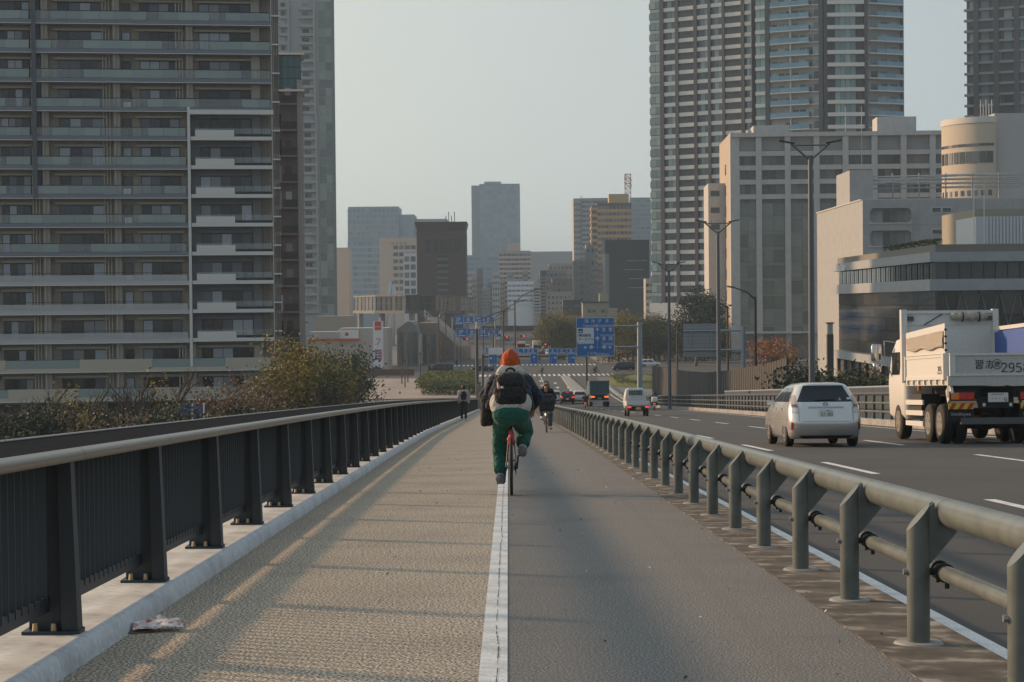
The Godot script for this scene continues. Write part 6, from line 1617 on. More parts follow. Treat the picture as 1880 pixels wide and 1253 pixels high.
# ---------- lettering ----------
const WATER := [[1, 1, 2, 2], [0.5, 4, 1.5, 5], [0.5, 9.5, 2, 6.5]]
const RYU := [[3.5, 1, 3.5, 4.5], [3.5, 1, 5.5, 0.5], [3.5, 4.5, 6, 4], [7, 1, 9.5, 1], [9.5, 1, 9, 4.5], [8, 1, 7, 4.5], [4, 5.5, 9.5, 5.5], [4, 9.5, 9.5, 9.5], [4, 5.5, 4, 9.5], [9.5, 5.5, 9.5, 9.5], [6.7, 5.5, 6.7, 9.5], [4, 7.5, 9.5, 7.5]]
var strokes := {
	"溜": WATER + RYU, "留": RYU, "池": WATER + [[3.5, 4.5, 9, 3], [9, 3, 9, 6.5], [6.5, 1, 6.5, 7], [4.5, 2, 4.5, 9], [4.5, 9, 9.5, 9], [9.5, 9, 9.5, 7.5]],
	"汐": WATER + [[6, 1, 3.5, 5], [5.5, 2.5, 9, 2.5], [9, 2.5, 4, 9.5], [5.5, 4.5, 7, 6]],
	"東": [[1, 2, 9, 2], [2.5, 3.5, 7.5, 3.5], [2.5, 3.5, 2.5, 6.5], [7.5, 3.5, 7.5, 6.5], [2.5, 5, 7.5, 5], [2.5, 6.5, 7.5, 6.5], [5, 0.5, 5, 9.5], [5, 6.5, 1, 9], [5, 6.5, 9, 9]],
	"雲": [[2, 1, 8, 1], [1, 2.5, 9, 2.5], [1, 2.5, 1, 4], [9, 2.5, 9, 4], [5, 1, 5, 4.5], [3, 3.5, 4, 3.5], [6, 3.5, 7, 3.5], [3, 5.5, 7, 5.5], [1, 7, 9, 7], [5, 7, 2.5, 9.3], [2.5, 9.3, 8, 9], [7, 8, 8.5, 9.6]],
	"豊": [[2, 1, 8, 1], [2, 1, 2, 4.5], [8, 1, 8, 4.5], [2, 4.5, 8, 4.5], [2, 2.7, 8, 2.7], [4, 0.3, 4, 4.5], [6, 0.3, 6, 4.5], [1, 5.5, 9, 5.5], [3, 6.5, 7, 6.5], [3, 6.5, 3, 8], [7, 6.5, 7, 8], [3, 8, 7, 8], [1, 9.5, 9, 9.5]],
	"洲": WATER + [[4, 1, 4, 7], [4, 7, 3, 9.5], [6.5, 1, 6.5, 9], [9, 1, 9, 9.5], [5.2, 3, 5.4, 5], [7.7, 3, 7.9, 5]],
	"こ": [[2.5, 2, 7.5, 2.3], [2, 7.5, 4, 8.8], [4, 8.8, 8, 8.5]], "の": [[5, 2, 4, 7], [4, 7, 2, 7.5], [2, 7.5, 2, 4.5], [2, 4.5, 5, 2], [5, 2, 8, 4], [8, 4, 8, 7], [8, 7, 6, 9]],
	"先": [[3, 1, 2, 4], [2.5, 2.5, 8, 2.5], [5, 0.5, 5, 5], [1, 5, 9, 5], [4, 5, 1.5, 9.5], [6.5, 5, 6.5, 9], [6.5, 9, 9.5, 9], [9.5, 9, 9.5, 7.5]],
	"習": [[1, 1, 4.3, 1], [4.3, 1, 4.3, 5], [1.5, 2, 2.5, 3], [1, 4.6, 3.5, 3.5], [5.7, 1, 9, 1], [9, 1, 9, 5], [6.2, 2, 7.2, 3], [5.7, 4.6, 8.2, 3.5], [5, 5, 4, 6.3], [2, 6.3, 8, 6.3], [2, 6.3, 2, 9.6], [8, 6.3, 8, 9.6], [2, 8, 8, 8], [2, 9.6, 8, 9.6]],
	"志": [[1, 2.3, 9, 2.3], [5, 0.5, 5, 4.8], [2.3, 4.8, 7.7, 4.8], [1.3, 7, 1, 9], [3.5, 6, 3.8, 9], [3.8, 9, 7, 9.3], [7, 9.3, 7.3, 8], [5, 6, 5.8, 7.2], [8, 6.2, 9, 8.2]],
	"建": [[4.5, 1.5, 8.5, 1.5], [3.8, 3, 9.3, 3], [4.5, 4.5, 8.5, 4.5], [8.5, 1.5, 8.5, 4.5], [4.3, 6, 9, 6], [6.5, 0.5, 6.5, 7.5], [1, 1.5, 3, 1.5], [3, 1.5, 1.5, 4.5], [1.5, 4.5, 3, 4.5], [3, 4.5, 1, 9], [1.2, 6, 4, 9], [4, 9, 9.5, 9]],
	"晴": [[0.5, 1.5, 3, 1.5], [0.5, 8, 3, 8], [0.5, 1.5, 0.5, 8], [3, 1.5, 3, 8], [0.5, 4.7, 3, 4.7], [4.5, 1.5, 9.5, 1.5], [4.5, 3, 9.5, 3], [4, 4.5, 10, 4.5], [7, 0.5, 7, 4.5], [5, 5.5, 9, 5.5], [5, 5.5, 5, 9.5], [9, 5.5, 9, 9.5], [5, 7, 9, 7]],
	"海": WATER + [[4.5, 1, 3.5, 3], [4, 2, 9.5, 2], [4.5, 3.5, 9, 3.5], [4.5, 3.5, 4, 8.5], [9, 3.5, 8.7, 9.5], [3.3, 6, 9.8, 6], [4, 8.5, 9, 8.5]],
	"客": [[5, 0, 5, 1.5], [1, 1.5, 9, 1.5], [1, 1.5, 1, 3], [9, 1.5, 9, 3], [4, 2.5, 2, 5], [4, 3, 7, 3], [7, 3, 1.5, 7], [3.5, 4, 9, 7], [3, 7, 7, 7], [3, 7, 3, 9.5], [7, 7, 7, 9.5], [3, 9.5, 7, 9.5]],
	"船": [[2.5, 0, 1.5, 1.5], [1, 1.5, 4, 1.5], [1, 1.5, 1, 9], [4, 1.5, 4, 9.5], [0, 5, 5, 5], [6, 1, 5.5, 4], [8, 1, 9.5, 4], [6, 5.5, 9, 5.5], [6, 5.5, 6, 9.5], [9, 5.5, 9, 9.5], [6, 9.5, 9, 9.5]],
	"タ": [[4, 1, 1.5, 5], [3.5, 2.5, 8, 2.5], [8, 2.5, 3, 9.5], [3.5, 5, 6.5, 6.5]], "ー": [[1, 5, 9, 5]], "ミ": [[2, 2, 8, 3], [2, 5, 7.5, 6], [2, 8, 8, 9]], "ナ": [[1, 3.5, 9, 3.5], [5, 1, 5, 5], [5, 5, 2.5, 9.5]], "ル": [[3, 2, 3, 6], [3, 6, 1, 9], [6, 2, 6, 9], [6, 9, 9, 6]],
}
func glyphs(s: String, size: float, pen: float, gap := 1.12) -> ArrayMesh:     # brush strokes laid out from the lower edge of the first character
	var b := MB.new()
	for i in s.length():
		for q in strokes.get(s[i], []):
			var a := Vector3(q[0] * 0.1 * size + i * size * gap, (10.0 - q[1]) * 0.1 * size, 0)
			var e := Vector3(q[2] * 0.1 * size + i * size * gap, (10.0 - q[3]) * 0.1 * size, 0)
			var d := (e - a).normalized()
			b.box((a + e) * 0.5, Vector3((e - a).length() + pen, pen, 0.012), Basis(d, Vector3.BACK.cross(d), Vector3.BACK))
	return b.done()
func arrow(pts: Array, w: float, head: float) -> ArrayMesh:
	var b := MB.new()
	for i in pts.size() - 1: b.bar(pts[i], pts[i + 1], w, 0.02)
	var e: Vector3 = pts[-1]; var d: Vector3 = (e - pts[-2]).normalized()
	var n := Vector3.BACK.cross(d)
	b.tri(e + d * head, e - n * head * 0.75, e + n * head * 0.75)
	b.tri(e + d * head + Vector3(0, 0, 0.012), e + n * head * 0.75 + Vector3(0, 0, 0.012), e - n * head * 0.75 + Vector3(0, 0, 0.012))
	return b.done()

# ---------- street furniture ----------
func lamp_double(label: String, px: float, top: float, d: float, span: float, base: float) -> void:
	var g := at(px, top, d)
	var t := thing("street_lamp", label, "street lamp", Vector3(g.x, base, g.z), 0.0, "double arm street lamps along the carriageway")
	var m := mat(0.11, 0.12, 0.135, 0.5, 0.3)
	var h := g.y - base
	cyl(t, "pole", m, Vector3.ZERO, Vector3(0, h, 0), 0.17, 0.7, 14)
	for s in [-1, 1]:
		cyl(t, "arm", m, Vector3(s * 0.05, h - 0.15, 0), Vector3(s * span * 0.62, h + span * 0.42, 0), 0.055, 1.0, 8)
		var o := MB.new()
		o.bar(Vector3(s * span * 0.5, h + span * 0.43, 0), Vector3(s * span, h + span * 0.52, 0), 0.2, 0.09)
		put(t, "lantern", o.done(), mat(0.03, 0.032, 0.036, 0.5))
	cyl(t, "tie_bar", m, Vector3(-span * 0.5, h + span * 0.37, 0), Vector3(span * 0.5, h + span * 0.37, 0), 0.04, 1.0, 8)
	for k in 3: cyl(t, "spike", m, Vector3((k - 1) * span * 0.3, h + span * 0.37, 0), Vector3((k - 1) * span * 0.3, h + span * 0.37 + 0.25, 0), 0.02, 1.0, 6)
func lamp_single(label: String, px: float, top: float, d: float, ax: float, ay: float, group := "", base := -0.06) -> void:
	var g := at(px, top, d)
	var t := thing("street_lamp", label, "street lamp", Vector3(g.x, base, g.z), 0.0, group)
	var m := mat(0.05, 0.045, 0.042, 0.5, 0.3)
	var h := g.y - base
	cyl(t, "pole", m, Vector3.ZERO, Vector3(0, h, 0), 0.16, 0.7, 12)
	var e := at(ax, ay, d) - t.position
	var b := MB.new(true)
	b.tube([Vector3(0, h - 0.3, 0), Vector3(e.x * 0.3, lerpf(h, e.y, 0.45), 0), Vector3(e.x * 0.75, lerpf(h, e.y, 0.88), 0)], [0.08, 0.07, 0.06], 8)
	put(t, "arm", b.done(), m)
	var o := MB.new()
	o.bar(Vector3(e.x * 0.72, lerpf(h, e.y, 0.87), 0), Vector3(e.x, e.y, 0), 0.34, 0.16)
	put(t, "lantern", o.done(), mat(0.1, 0.09, 0.085, 0.4))
func red_signal(label: String, px: float, py: float, d: float, lit := true) -> void:
	var g := at(px, py, d)
	var t := thing("traffic_signal", label, "traffic light", Vector3(g.x - 1.4, -0.06, g.z), 0.0)
	var m := mat(0.06, 0.06, 0.062, 0.5)
	cyl(t, "pole", m, Vector3.ZERO, Vector3(0, g.y + 0.7, 0), 0.1, 0.8, 10)
	cyl(t, "arm", m, Vector3(0, g.y + 0.3, 0), Vector3(1.0, g.y + 0.2, 0), 0.05, 1.0, 8)
	box(t, "housing", mat(0.03, 0.03, 0.032, 0.6), Vector3(1.1, g.y, 0), Vector3(1.15, 0.42, 0.25))
	cyl(t, "red_lens", glow(1.0, 0.03, 0.03, 1.6), Vector3(1.45, g.y, 0.12), Vector3(1.45, g.y, 0.16), 0.17, 1.0, 14)
	cyl(t, "dark_lens", M.black, Vector3(1.1, g.y, 0.12), Vector3(1.1, g.y, 0.15), 0.15, 1.0, 14)
	cyl(t, "dark_lens", M.black, Vector3(0.75, g.y, 0.12), Vector3(0.75, g.y, 0.15), 0.15, 1.0, 14)

func build_street():
	var bm := mat(0.008, 0.14, 0.42, 0.45)
	var wm := mat(0.66, 0.68, 0.7, 0.5)
	var gal := mat(0.28, 0.32, 0.36, 0.45, 0.4)
	# right roadway fence
	var f := thing("roadway_fence", "dark blue grey roadside fence of posts and rails along the far side of the carriageway", "fence", deck(right_u(60.0) + 1.0, 60.0, 0.1))
	var inv := -f.position
	var fm := mat(0.045, 0.058, 0.07, 0.5, 0.2)
	var z := 36.0
	while z < 270.0:
		var u := right_u(z) + 1.0
		var post := MB.new()
		cyl(f, "post", fm, deck(u, z, 0.1) + inv, deck(u, z, 1.1) + inv, 0.06, 1.0, 10)
		for q in [[1.12, 0.07], [0.75, 0.045], [0.4, 0.045]]:
			cyl(f, "rail", M.guard if q[0] < 1.0 else fm, deck(u, z, q[0]) + inv, deck(right_u(z + 2.0) + 1.0, z + 2.0, q[0]) + inv, q[1], 1.0, 10)
		z += 2.0
	# second, solid parapet line behind it
	var f2 := thing("bridge_parapet", "solid dark steel parapet along the outer edge of the bridge behind the roadway fence", "parapet", deck(right_u(60.0) + 3.4, 60.0, 0.1))
	z = 30.0
	while z < 170.0:
		var pm := MB.new()
		var a := deck(right_u(z) + 3.4, z, 0.75) - f2.position; var b := deck(right_u(z + 3.0) + 3.4, z + 2.96, 0.75) - f2.position
		pm.bar(a, b, 0.06, 1.3)
		put(f2, "panel", pm.done(), mat(0.05, 0.062, 0.075, 0.5, 0.2))
		cyl(f2, "top_rail", gal, a + Vector3(0, 0.7, 0), b + Vector3(0, 0.7, 0), 0.06, 1.0, 8)
		z += 3.0
	# slatted noise barrier, curving away
	var nb := thing("slatted_barrier", "tall curved barrier of dark vertical steel slats beside the carriageway", "barrier", at(1320.0, 560.0, 190.0) * Vector3(1, 0, 1))
	var sm := mat(0.05, 0.05, 0.053, 0.6, 0.1)
	var pts := [[1446.0, 158.0, 657.0], [1400.0, 163.0, 671.0], [1350.0, 172.0, 679.0], [1300.0, 186.0, 684.0], [1265.0, 200.0, 682.0], [1235.0, 214.0, 678.0], [1198.0, 228.0, 671.0]]
	for i in pts.size() - 1:
		var n := 15
		for j in n:
			var t0 := (j + 0.5) / n
			var px := lerpf(pts[i][0], pts[i + 1][0], t0); var d := lerpf(pts[i][1], pts[i + 1][1], t0); var py := lerpf(pts[i][2], pts[i + 1][2], t0)
			var tp := at(px, py, d) - nb.position
			var dir := (at(pts[i][0], 600.0, pts[i][1]) - at(pts[i + 1][0], 600.0, pts[i + 1][1]))
			var len := Vector2(dir.x, dir.z).length() / n
			var ang := atan2(-dir.z, dir.x)
			var hh := tp.y + 0.06
			box(nb, "slat", sm, Vector3(tp.x, hh * 0.5 - 0.06, tp.z), Vector3(len * 0.72, hh, 0.16), Basis(Vector3.UP, ang))
			box(nb, "backing", mat(0.045, 0.044, 0.045, 0.7), Vector3(tp.x, hh * 0.5 - 0.1, tp.z) + Basis(Vector3.UP, ang) * Vector3(0, 0, -0.1), Vector3(len * 1.02, hh - 0.1, 0.05), Basis(Vector3.UP, ang))
	# big direction sign
	var p := at(1174.0, 560.0, 245.0)
	var s := thing("direction_sign", "large blue overhead direction sign with white arrows on a side arm pole", "sign", Vector3(p.x, 0.0, p.z))
	var tl := at(1058.0, 584.0, 245.0) - s.position; var br := at(1128.0, 654.0, 245.0) - s.position
	var W := br.x - tl.x; var H := tl.y - br.y
	cyl(s, "pole", gal, Vector3.ZERO, Vector3(0, at(1174.0, 592.0, 245.0).y, 0), 0.36, 0.85, 16)
	for yy in [598.5, 637.0]: cyl(s, "arm", gal, Vector3(0, at(1174.0, yy, 245.0).y, 0), Vector3(tl.x + 0.5, at(1174.0, yy, 245.0).y, 0), 0.11, 1.0, 10)
	var pan := Node3D.new(); pan.name = "panel"; s.add_child(pan)
	pan.position = Vector3(tl.x, br.y, 0.2)
	box(pan, "border", wm, Vector3(W * 0.5, H * 0.5, 0), Vector3(W, H, 0.05))
	box(pan, "board", bm, Vector3(W * 0.5, H * 0.5, 0.02), Vector3(W - 0.1, H - 0.1, 0.04))
	var L := func(str_: String, x: float, y: float, sz: float, gap := 1.12): put(pan, "lettering", glyphs(str_, sz * W, sz * W * 0.1, gap), wm, Transform3D(Basis(), Vector3(x * W, y * H, 0.05)))
	L.call("溜池汐留", 0.22, 0.87, 0.1, 1.75); L.call("東雲", 0.67, 0.635, 0.11, 1.6); L.call("豊洲", 0.67, 0.405, 0.11, 1.6); L.call("この先", 0.26, 0.03, 0.09, 1.0)
	for q in [["Tameike", 0.37, 0.79, 0.075], ["Shiodome", 0.74, 0.79, 0.075], ["Shinonome", 0.82, 0.545, 0.055], ["Toyosu", 0.81, 0.325, 0.07], ["200m", 0.69, 0.035, 0.1]]:
		text(pan, "lettering", q[0], q[3] * H, wm, Transform3D(Basis(), Vector3(q[1] * W, q[2] * H, 0.05)))
	box(pan, "white_panel", wm, Vector3(W * 0.24, H * 0.53, 0.045), Vector3(W * 0.44, H * 0.42, 0.02))
	box(pan, "ship_mark", mat(0.02, 0.05, 0.17, 0.5), Vector3(W * 0.11, H * 0.66, 0.058), Vector3(W * 0.12, H * 0.11, 0.012))
	box(pan, "ship_hull", wm, Vector3(W * 0.11, H * 0.645, 0.066), Vector3(W * 0.08, H * 0.025, 0.01))
	put(pan, "lettering", glyphs("晴海客船", 0.085 * W, 0.01 * W, 1.0), mat(0.02, 0.05, 0.17, 0.5), Transform3D(Basis(), Vector3(0.05 * W, 0.5 * H, 0.058)))
	put(pan, "lettering", glyphs("ターミナル", 0.085 * W, 0.01 * W, 0.95), mat(0.02, 0.05, 0.17, 0.5), Transform3D(Basis(), Vector3(0.05 * W, 0.4 * H, 0.058)))
	text(pan, "lettering", "Harumi Pass. Terminal", 0.035 * H, mat(0.02, 0.05, 0.17, 0.5), Transform3D(Basis(), Vector3(0.245 * W, 0.345 * H, 0.058)))
	put(pan, "arrow", arrow([Vector3(W * 0.555, H * 0.16, 0.05), Vector3(W * 0.555, H * 0.68, 0.05)], W * 0.05, W * 0.065), wm)
	put(pan, "arrow", arrow([Vector3(W * 0.555, H * 0.23, 0.052), Vector3(W * 0.25, H * 0.23, 0.052)], W * 0.05, W * 0.065), wm)
	put(pan, "arrow", arrow([Vector3(W * 0.555, H * 0.23, 0.054), Vector3(W * 0.86, H * 0.23, 0.054)], W * 0.05, W * 0.065), wm)
	for q in [[0.39, 0.23], [0.73, 0.23], [0.555, 0.46]]:
		cyl(pan, "route_shield", wm, Vector3(W * q[0], H * q[1], 0.05), Vector3(W * q[0], H * q[1], 0.07), W * 0.055, 1.0, 6)
		text(pan, "route_number", "304" if q[0] < 0.7 else "50", 0.05 * H, bm, Transform3D(Basis(), Vector3(W * q[0], H * (q[1] - 0.02), 0.072)))
	# sign seen from behind
	p = at(1364.0, 560.0, 190.0)
	s = thing("direction_sign", "bare grey back of an overhead sign panel on a side arm pole", "sign", Vector3(p.x, 0.0, p.z))
	cyl(s, "pole", gal, Vector3.ZERO, Vector3(0, at(1364.0, 600.0, 190.0).y, 0), 0.24, 0.9, 14)
	tl = at(1255.0, 595.0, 190.0) - s.position; br = at(1318.0, 655.0, 190.0) - s.position
	box(s, "panel", mat(0.27, 0.28, 0.285, 0.5, 0.3), (tl + br) * 0.5 + Vector3(0, 0, -0.2), Vector3(br.x - tl.x, tl.y - br.y, 0.05))
	for k in 9: box(s, "panel_joint", mat(0.16, 0.17, 0.175, 0.6), Vector3((tl.x + br.x) * 0.5, br.y + (tl.y - br.y) * (k + 0.5) / 9.0, -0.17), Vector3(br.x - tl.x, 0.03, 0.02))
	for yy in [607.0, 642.5]: cyl(s, "arm", gal, Vector3(0, at(1364.0, yy, 190.0).y, 0), Vector3(tl.x, at(1364.0, yy, 190.0).y, 0), 0.09, 1.0, 10)
	for k in 2: box(s, "strut", gal, Vector3(lerpf(tl.x, br.x, 0.2 + k * 0.62), (tl.y + br.y) * 0.5, -0.08), Vector3(0.12, (tl.y - br.y) * 0.6, 0.1))
	# lane gantry before the junction
	p = at(885.0, 560.0, 300.0)
	s = thing("lane_gantry", "dark overhead gantry with blue lane arrow signs before the junction", "sign gantry", Vector3(p.x, 0.0, p.z))
	var yb := at(960.0, 655.0, 300.0).y
	cyl(s, "beam", mat(0.06, 0.05, 0.045, 0.6), Vector3(0, yb, 0), Vector3(at(1076.0, 560.0, 300.0).x - p.x, yb, 0), 0.14, 1.0, 10)
	cyl(s, "post", mat(0.06, 0.05, 0.045, 0.6), Vector3(at(1076.0, 560.0, 300.0).x - p.x, 0, 0), Vector3(at(1076.0, 560.0, 300.0).x - p.x, yb + 0.4, 0), 0.17, 1.0, 12)
	cyl(s, "post", mat(0.06, 0.05, 0.045, 0.6), Vector3(0, 0, 0), Vector3(0, yb + 0.4, 0), 0.17, 1.0, 12)
	var board := func(t: Node3D, x0: float, x1: float, y0: float, y1: float, d: float, kind: int):
		var a := at(x0, y0, d) - t.position; var b := at(x1, y1, d) - t.position
		var pn := Node3D.new(); pn.name = "sign_board"; t.add_child(pn, true)
		pn.position = Vector3(a.x, b.y, 0.2)
		var w := b.x - a.x; var h := a.y - b.y
		box(pn, "border", wm, Vector3(w * 0.5, h * 0.5, 0), Vector3(w, h, 0.04))
		box(pn, "face", bm, Vector3(w * 0.5, h * 0.5, 0.02), Vector3(w - 0.08, h - 0.08, 0.04))
		if kind == 0: put(pn, "arrow", arrow([Vector3(w * 0.5, h * 0.15, 0.05), Vector3(w * 0.5, h * 0.62, 0.05)], w * 0.12, w * 0.22), wm)
		elif kind == 1: put(pn, "arrow", arrow([Vector3(w * 0.3, h * 0.12, 0.05), Vector3(w * 0.3, h * 0.6, 0.05), Vector3(w * 0.68, h * 0.6, 0.05)], w * 0.12, w * 0.22), wm)
		elif kind == 3: put(pn, "arrow", arrow([Vector3(w * 0.7, h * 0.12, 0.05), Vector3(w * 0.7, h * 0.6, 0.05), Vector3(w * 0.32, h * 0.6, 0.05)], w * 0.12, w * 0.22), wm)
		else:
			var txt := ["汐留東", "豊洲東", "溜池東", "東雲洲"]
			var n := clampi(int(w / h / 1.0), 1, 3)
			put(pn, "lettering", glyphs(txt[kind % 4].left(n), h * 0.5, h * 0.06, 1.2), wm, Transform3D(Basis(), Vector3(w * 0.5 - n * h * 0.3, h * 0.36, 0.05)))
			box(pn, "lettering_line", wm, Vector3(w * 0.5, h * 0.2, 0.05), Vector3(w * 0.7, h * 0.1, 0.02))
	for q in [[886, 896, 638, 651, 5], [935, 961, 640, 650, 6], [962, 987, 640, 650, 4], [1007, 1023, 640, 650, 7], [1024, 1040, 640, 650, 4], [1041, 1057, 640, 650, 5], [897, 913, 651, 669, 3], [973, 988, 650, 668, 0], [1008, 1023, 650, 668, 1], [1042, 1056, 650, 668, 1]]:
		board.call(s, float(q[0]), float(q[1]), float(q[2]), float(q[3]), 300.0, q[4])
	var wp := at(897.0, 639.0, 300.0) - s.position; var wq := at(923.0, 651.0, 300.0) - s.position
	box(s, "white_board", wm, (wp + wq) * 0.5 + Vector3(0, 0, 0.2), Vector3(wq.x - wp.x, wp.y - wq.y, 0.05))
	for q in [[834.0, 905.0, 580.0, 597.0, 500.0, "upper"], [838.0, 916.0, 603.0, 620.0, 470.0, "lower"]]:
		p = at(q[0], 560.0, q[4])
		s = thing("lane_gantry", "far gantry with a row of blue destination signs, the %s of the pair" % q[5], "sign gantry", Vector3(p.x, 0.0, p.z))
		yb = at(q[0], (q[2] + q[3]) * 0.5, q[4]).y
		cyl(s, "beam", gal, Vector3(-0.5, yb, 0), Vector3(at(q[1], 560.0, q[4]).x - p.x + 0.5, yb, 0), 0.12, 1.0, 8)
		for xx in [-0.5, at(q[1], 560.0, q[4]).x - p.x + 0.5]: cyl(s, "post", gal, Vector3(xx, 0, 0), Vector3(xx, yb + 0.8, 0), 0.16, 1.0, 10)
		var w: float = (q[1] - q[0]) / 4.0
		for k in 4: board.call(s, q[0] + k * w + (0.0 if k < 2 else 2.0), q[0] + (k + 1) * w - 0.5, q[2] + (k % 2) * 1.0, q[3] - (k % 2) * 2.0, q[4], 4 + k)
	# lamps
	lamp_double("tall grey double arm street lamp, first beyond the silver car", 1488.0, 288.0, 105.0, 1.65, EYE - fall(105.0) - 0.2)
	lamp_double("double arm street lamp in front of the bare sign back", 1318.0, 425.0, 152.0, 1.65, EYE - fall(152.0) - 0.2)
	lamp_double("double arm street lamp in front of the banded tower", 1228.0, 497.0, 190.0, 1.6, EYE - fall(190.0) - 0.2)
	lamp_single("dark single arm lamp rising from the slatted barrier", 1387.0, 545.0, 200.0, 1335.0, 526.0)
	lamp_single("dark single arm lamp behind the bare sign back", 1336.0, 562.0, 235.0, 1290.0, 549.0)
	lamp_single("thin dark lamp in front of the park trees", 1243.0, 595.0, 300.0, 1206.0, 584.0)
	for q in [[945.0, 552.0, 335.0, 996.0, 530.0], [924.0, 570.0, 372.0, 966.0, 551.0], [905.0, 584.0, 412.0, 944.0, 568.0], [887.0, 598.0, 450.0, 925.0, 584.0]]:
		lamp_single("dark bracket lamp in the row leading to the junction", q[0], q[1], q[2], q[3], q[4], "bracket lamps leading to the junction")
	lamp_single("bracket lamp beside the pinkish ramp", 805.0, 583.0, 430.0, 823.0, 573.0)
	red_signal("traffic light showing red beside the hedge", 857.0, 622.0, 425.0); red_signal("traffic light showing red over the far street", 930.0, 619.0, 455.0); red_signal("traffic light showing red beside the bus", 961.0, 617.0, 460.0); red_signal("traffic light showing red over the queue of lorries", 1001.0, 632.0, 452.0)
	# dark poles by the plaza and a slim bollard lamp
	for q in [[743.0, 663.0, 330.0], [737.0, 640.0, 345.0], [748.0, 632.0, 352.0], [771.0, 650.0, 340.0], [786.0, 634.0, 380.0], [818.0, 590.0, 400.0]]:
		var g := at(q[0], q[1], q[2])
		var t := thing("lamp_post", "slim dark post standing on the pink plaza", "post", Vector3(g.x, 0.05, g.z), 0.0, "slim dark posts on the plaza")
		cyl(t, "pole", mat(0.035, 0.03, 0.03, 0.6), Vector3.ZERO, Vector3(0, g.y, 0), 0.1, 0.8, 8)
		box(t, "head", mat(0.04, 0.035, 0.035, 0.6), Vector3(0, g.y, 0), Vector3(0.3, 0.3, 0.3))
	var gp := at(875.0, 605.0, 290.0)
	var cp := thing("camera_post", "thick dark post with a white cylinder top at the end of the railing", "post", Vector3(gp.x, 0.1, gp.z))
	cyl(cp, "pole", mat(0.07, 0.065, 0.065, 0.6), Vector3.ZERO, Vector3(0, gp.y, 0), 0.24, 0.9, 12)
	cyl(cp, "white_cap", mat(0.6, 0.6, 0.6, 0.5), Vector3(0, gp.y, 0.05), Vector3(0, gp.y + 1.0, 0.05), 0.14, 1.0, 12)
	cyl(cp, "arm", mat(0.07, 0.065, 0.065, 0.6), Vector3(0, gp.y + 1.2, 0), Vector3(5.0, gp.y + 3.0, 0), 0.07, 1.0, 8)
	# dark totem by the shop building
	var tp := at(1524.0, 592.0, 160.0)
	var tt := thing("lamp_column", "dark square lamp column with a glazed head beside the shop building", "street lamp", Vector3(tp.x, -0.06, tp.z))
	box(tt, "shaft", mat(0.05, 0.045, 0.04, 0.6), Vector3(0, (tp.y - 0.9) * 0.5, 0), Vector3(0.5, tp.y - 0.9, 0.5))
	box(tt, "glazed_head", mat(0.3, 0.3, 0.28, 0.2), Vector3(0, tp.y - 0.45, 0), Vector3(0.42, 0.9, 0.42))
	box(tt, "cap", mat(0.05, 0.045, 0.04, 0.6), Vector3(0, tp.y, 0), Vector3(0.62, 0.1, 0.62))
	# slatted fence carrying on where the railing ends
	var pf := thing("footway_fence", "tall grey brown slatted fence beyond the end of the dark railing", "fence", deck(-2.7, 176.0))
	for k in 110:
		var zz := 174.0 + k * 1.0
		box(pf, "slat", mat(0.2, 0.185, 0.17, 0.7), deck(-2.7, zz, 1.1) - pf.position, Vector3(0.12, 2.4, 0.2))
	for dy in [0.4, 2.0]: cyl(pf, "rail", mat(0.16, 0.15, 0.14, 0.7), deck(-2.78, 174.0, dy) - pf.position, deck(-2.78, 224.0, dy) - pf.position, 0.05, 1.0, 8)
	# footbridge over the far street
	var fbp := at(985.0, 605.0, 570.0)
	var fbr := thing("footbridge", "dark elevated walkway crossing the far street on plain piers", "footbridge", Vector3(fbp.x, 0, fbp.z))
	var fw := at(1200.0, 605.0, 570.0).x - fbp.x
	box(fbr, "deck", mat(0.07, 0.062, 0.055, 0.8), Vector3(fw * 0.5 - 8.0, fbp.y + 0.3, 0), Vector3(fw + 16.0, 1.5, 4.0))
	for k in 5: box(fbr, "pier", mat(0.08, 0.07, 0.062, 0.8), Vector3(k * fw / 4.0, fbp.y * 0.5, 0), Vector3(1.3, fbp.y, 1.3))
	var fen := thing("street_screen", "pale ribbed screen wall beneath the elevated walkway", "wall", Vector3(at(1000.0, 560.0, 560.0).x, 0, -560.0))
	for k in 24: box(fen, "panel", mat(0.3, 0.27, 0.235, 0.8), Vector3(k * 0.75, 2.8, 0), Vector3(0.5, 5.6, 0.12))
	# median island and kerbs in front of the junction
	var md := MB.new()
	var y := 0.17
	md.loft([PackedVector3Array([Vector3(9.2, y, -294), Vector3(9.2, y, -375), Vector3(10.6, y, -375), Vector3(11.6, y, -294)]), PackedVector3Array([Vector3(9.1, -0.1, -293.8), Vector3(9.1, -0.1, -375.2), Vector3(10.7, -0.1, -375.2), Vector3(11.7, -0.1, -293.8)])])
	structure("traffic_island", md.done(), M.concrete)
	# painted arrows on the approach lanes
	for q in [[5.0, 330.0], [5.0, 350.0], [7.4, 340.0], [2.6, 345.0], [7.4, 322.0]]:
		var m := MB.new()
		var o := Vector3(q[0], 0.012, -q[1])
		m.quad(o + Vector3(-0.15, 0, 0), o + Vector3(-0.15, 0, -4), o + Vector3(0.15, 0, -4), o + Vector3(0.15, 0, 0))
		m.tri(o + Vector3(-0.5, 0, -4), o + Vector3(0, 0, -6), o + Vector3(0.5, 0, -4))
		meta(put(self, "lane_arrow_marking", m.done(), M.paint), "", "", "", "structure")
	for q in [3.0, 6.1]:
		structure("lane_line", strip(ku(q), ku(q + 0.15), -0.144, 300.0, 374.0, 3.0), M.paint)
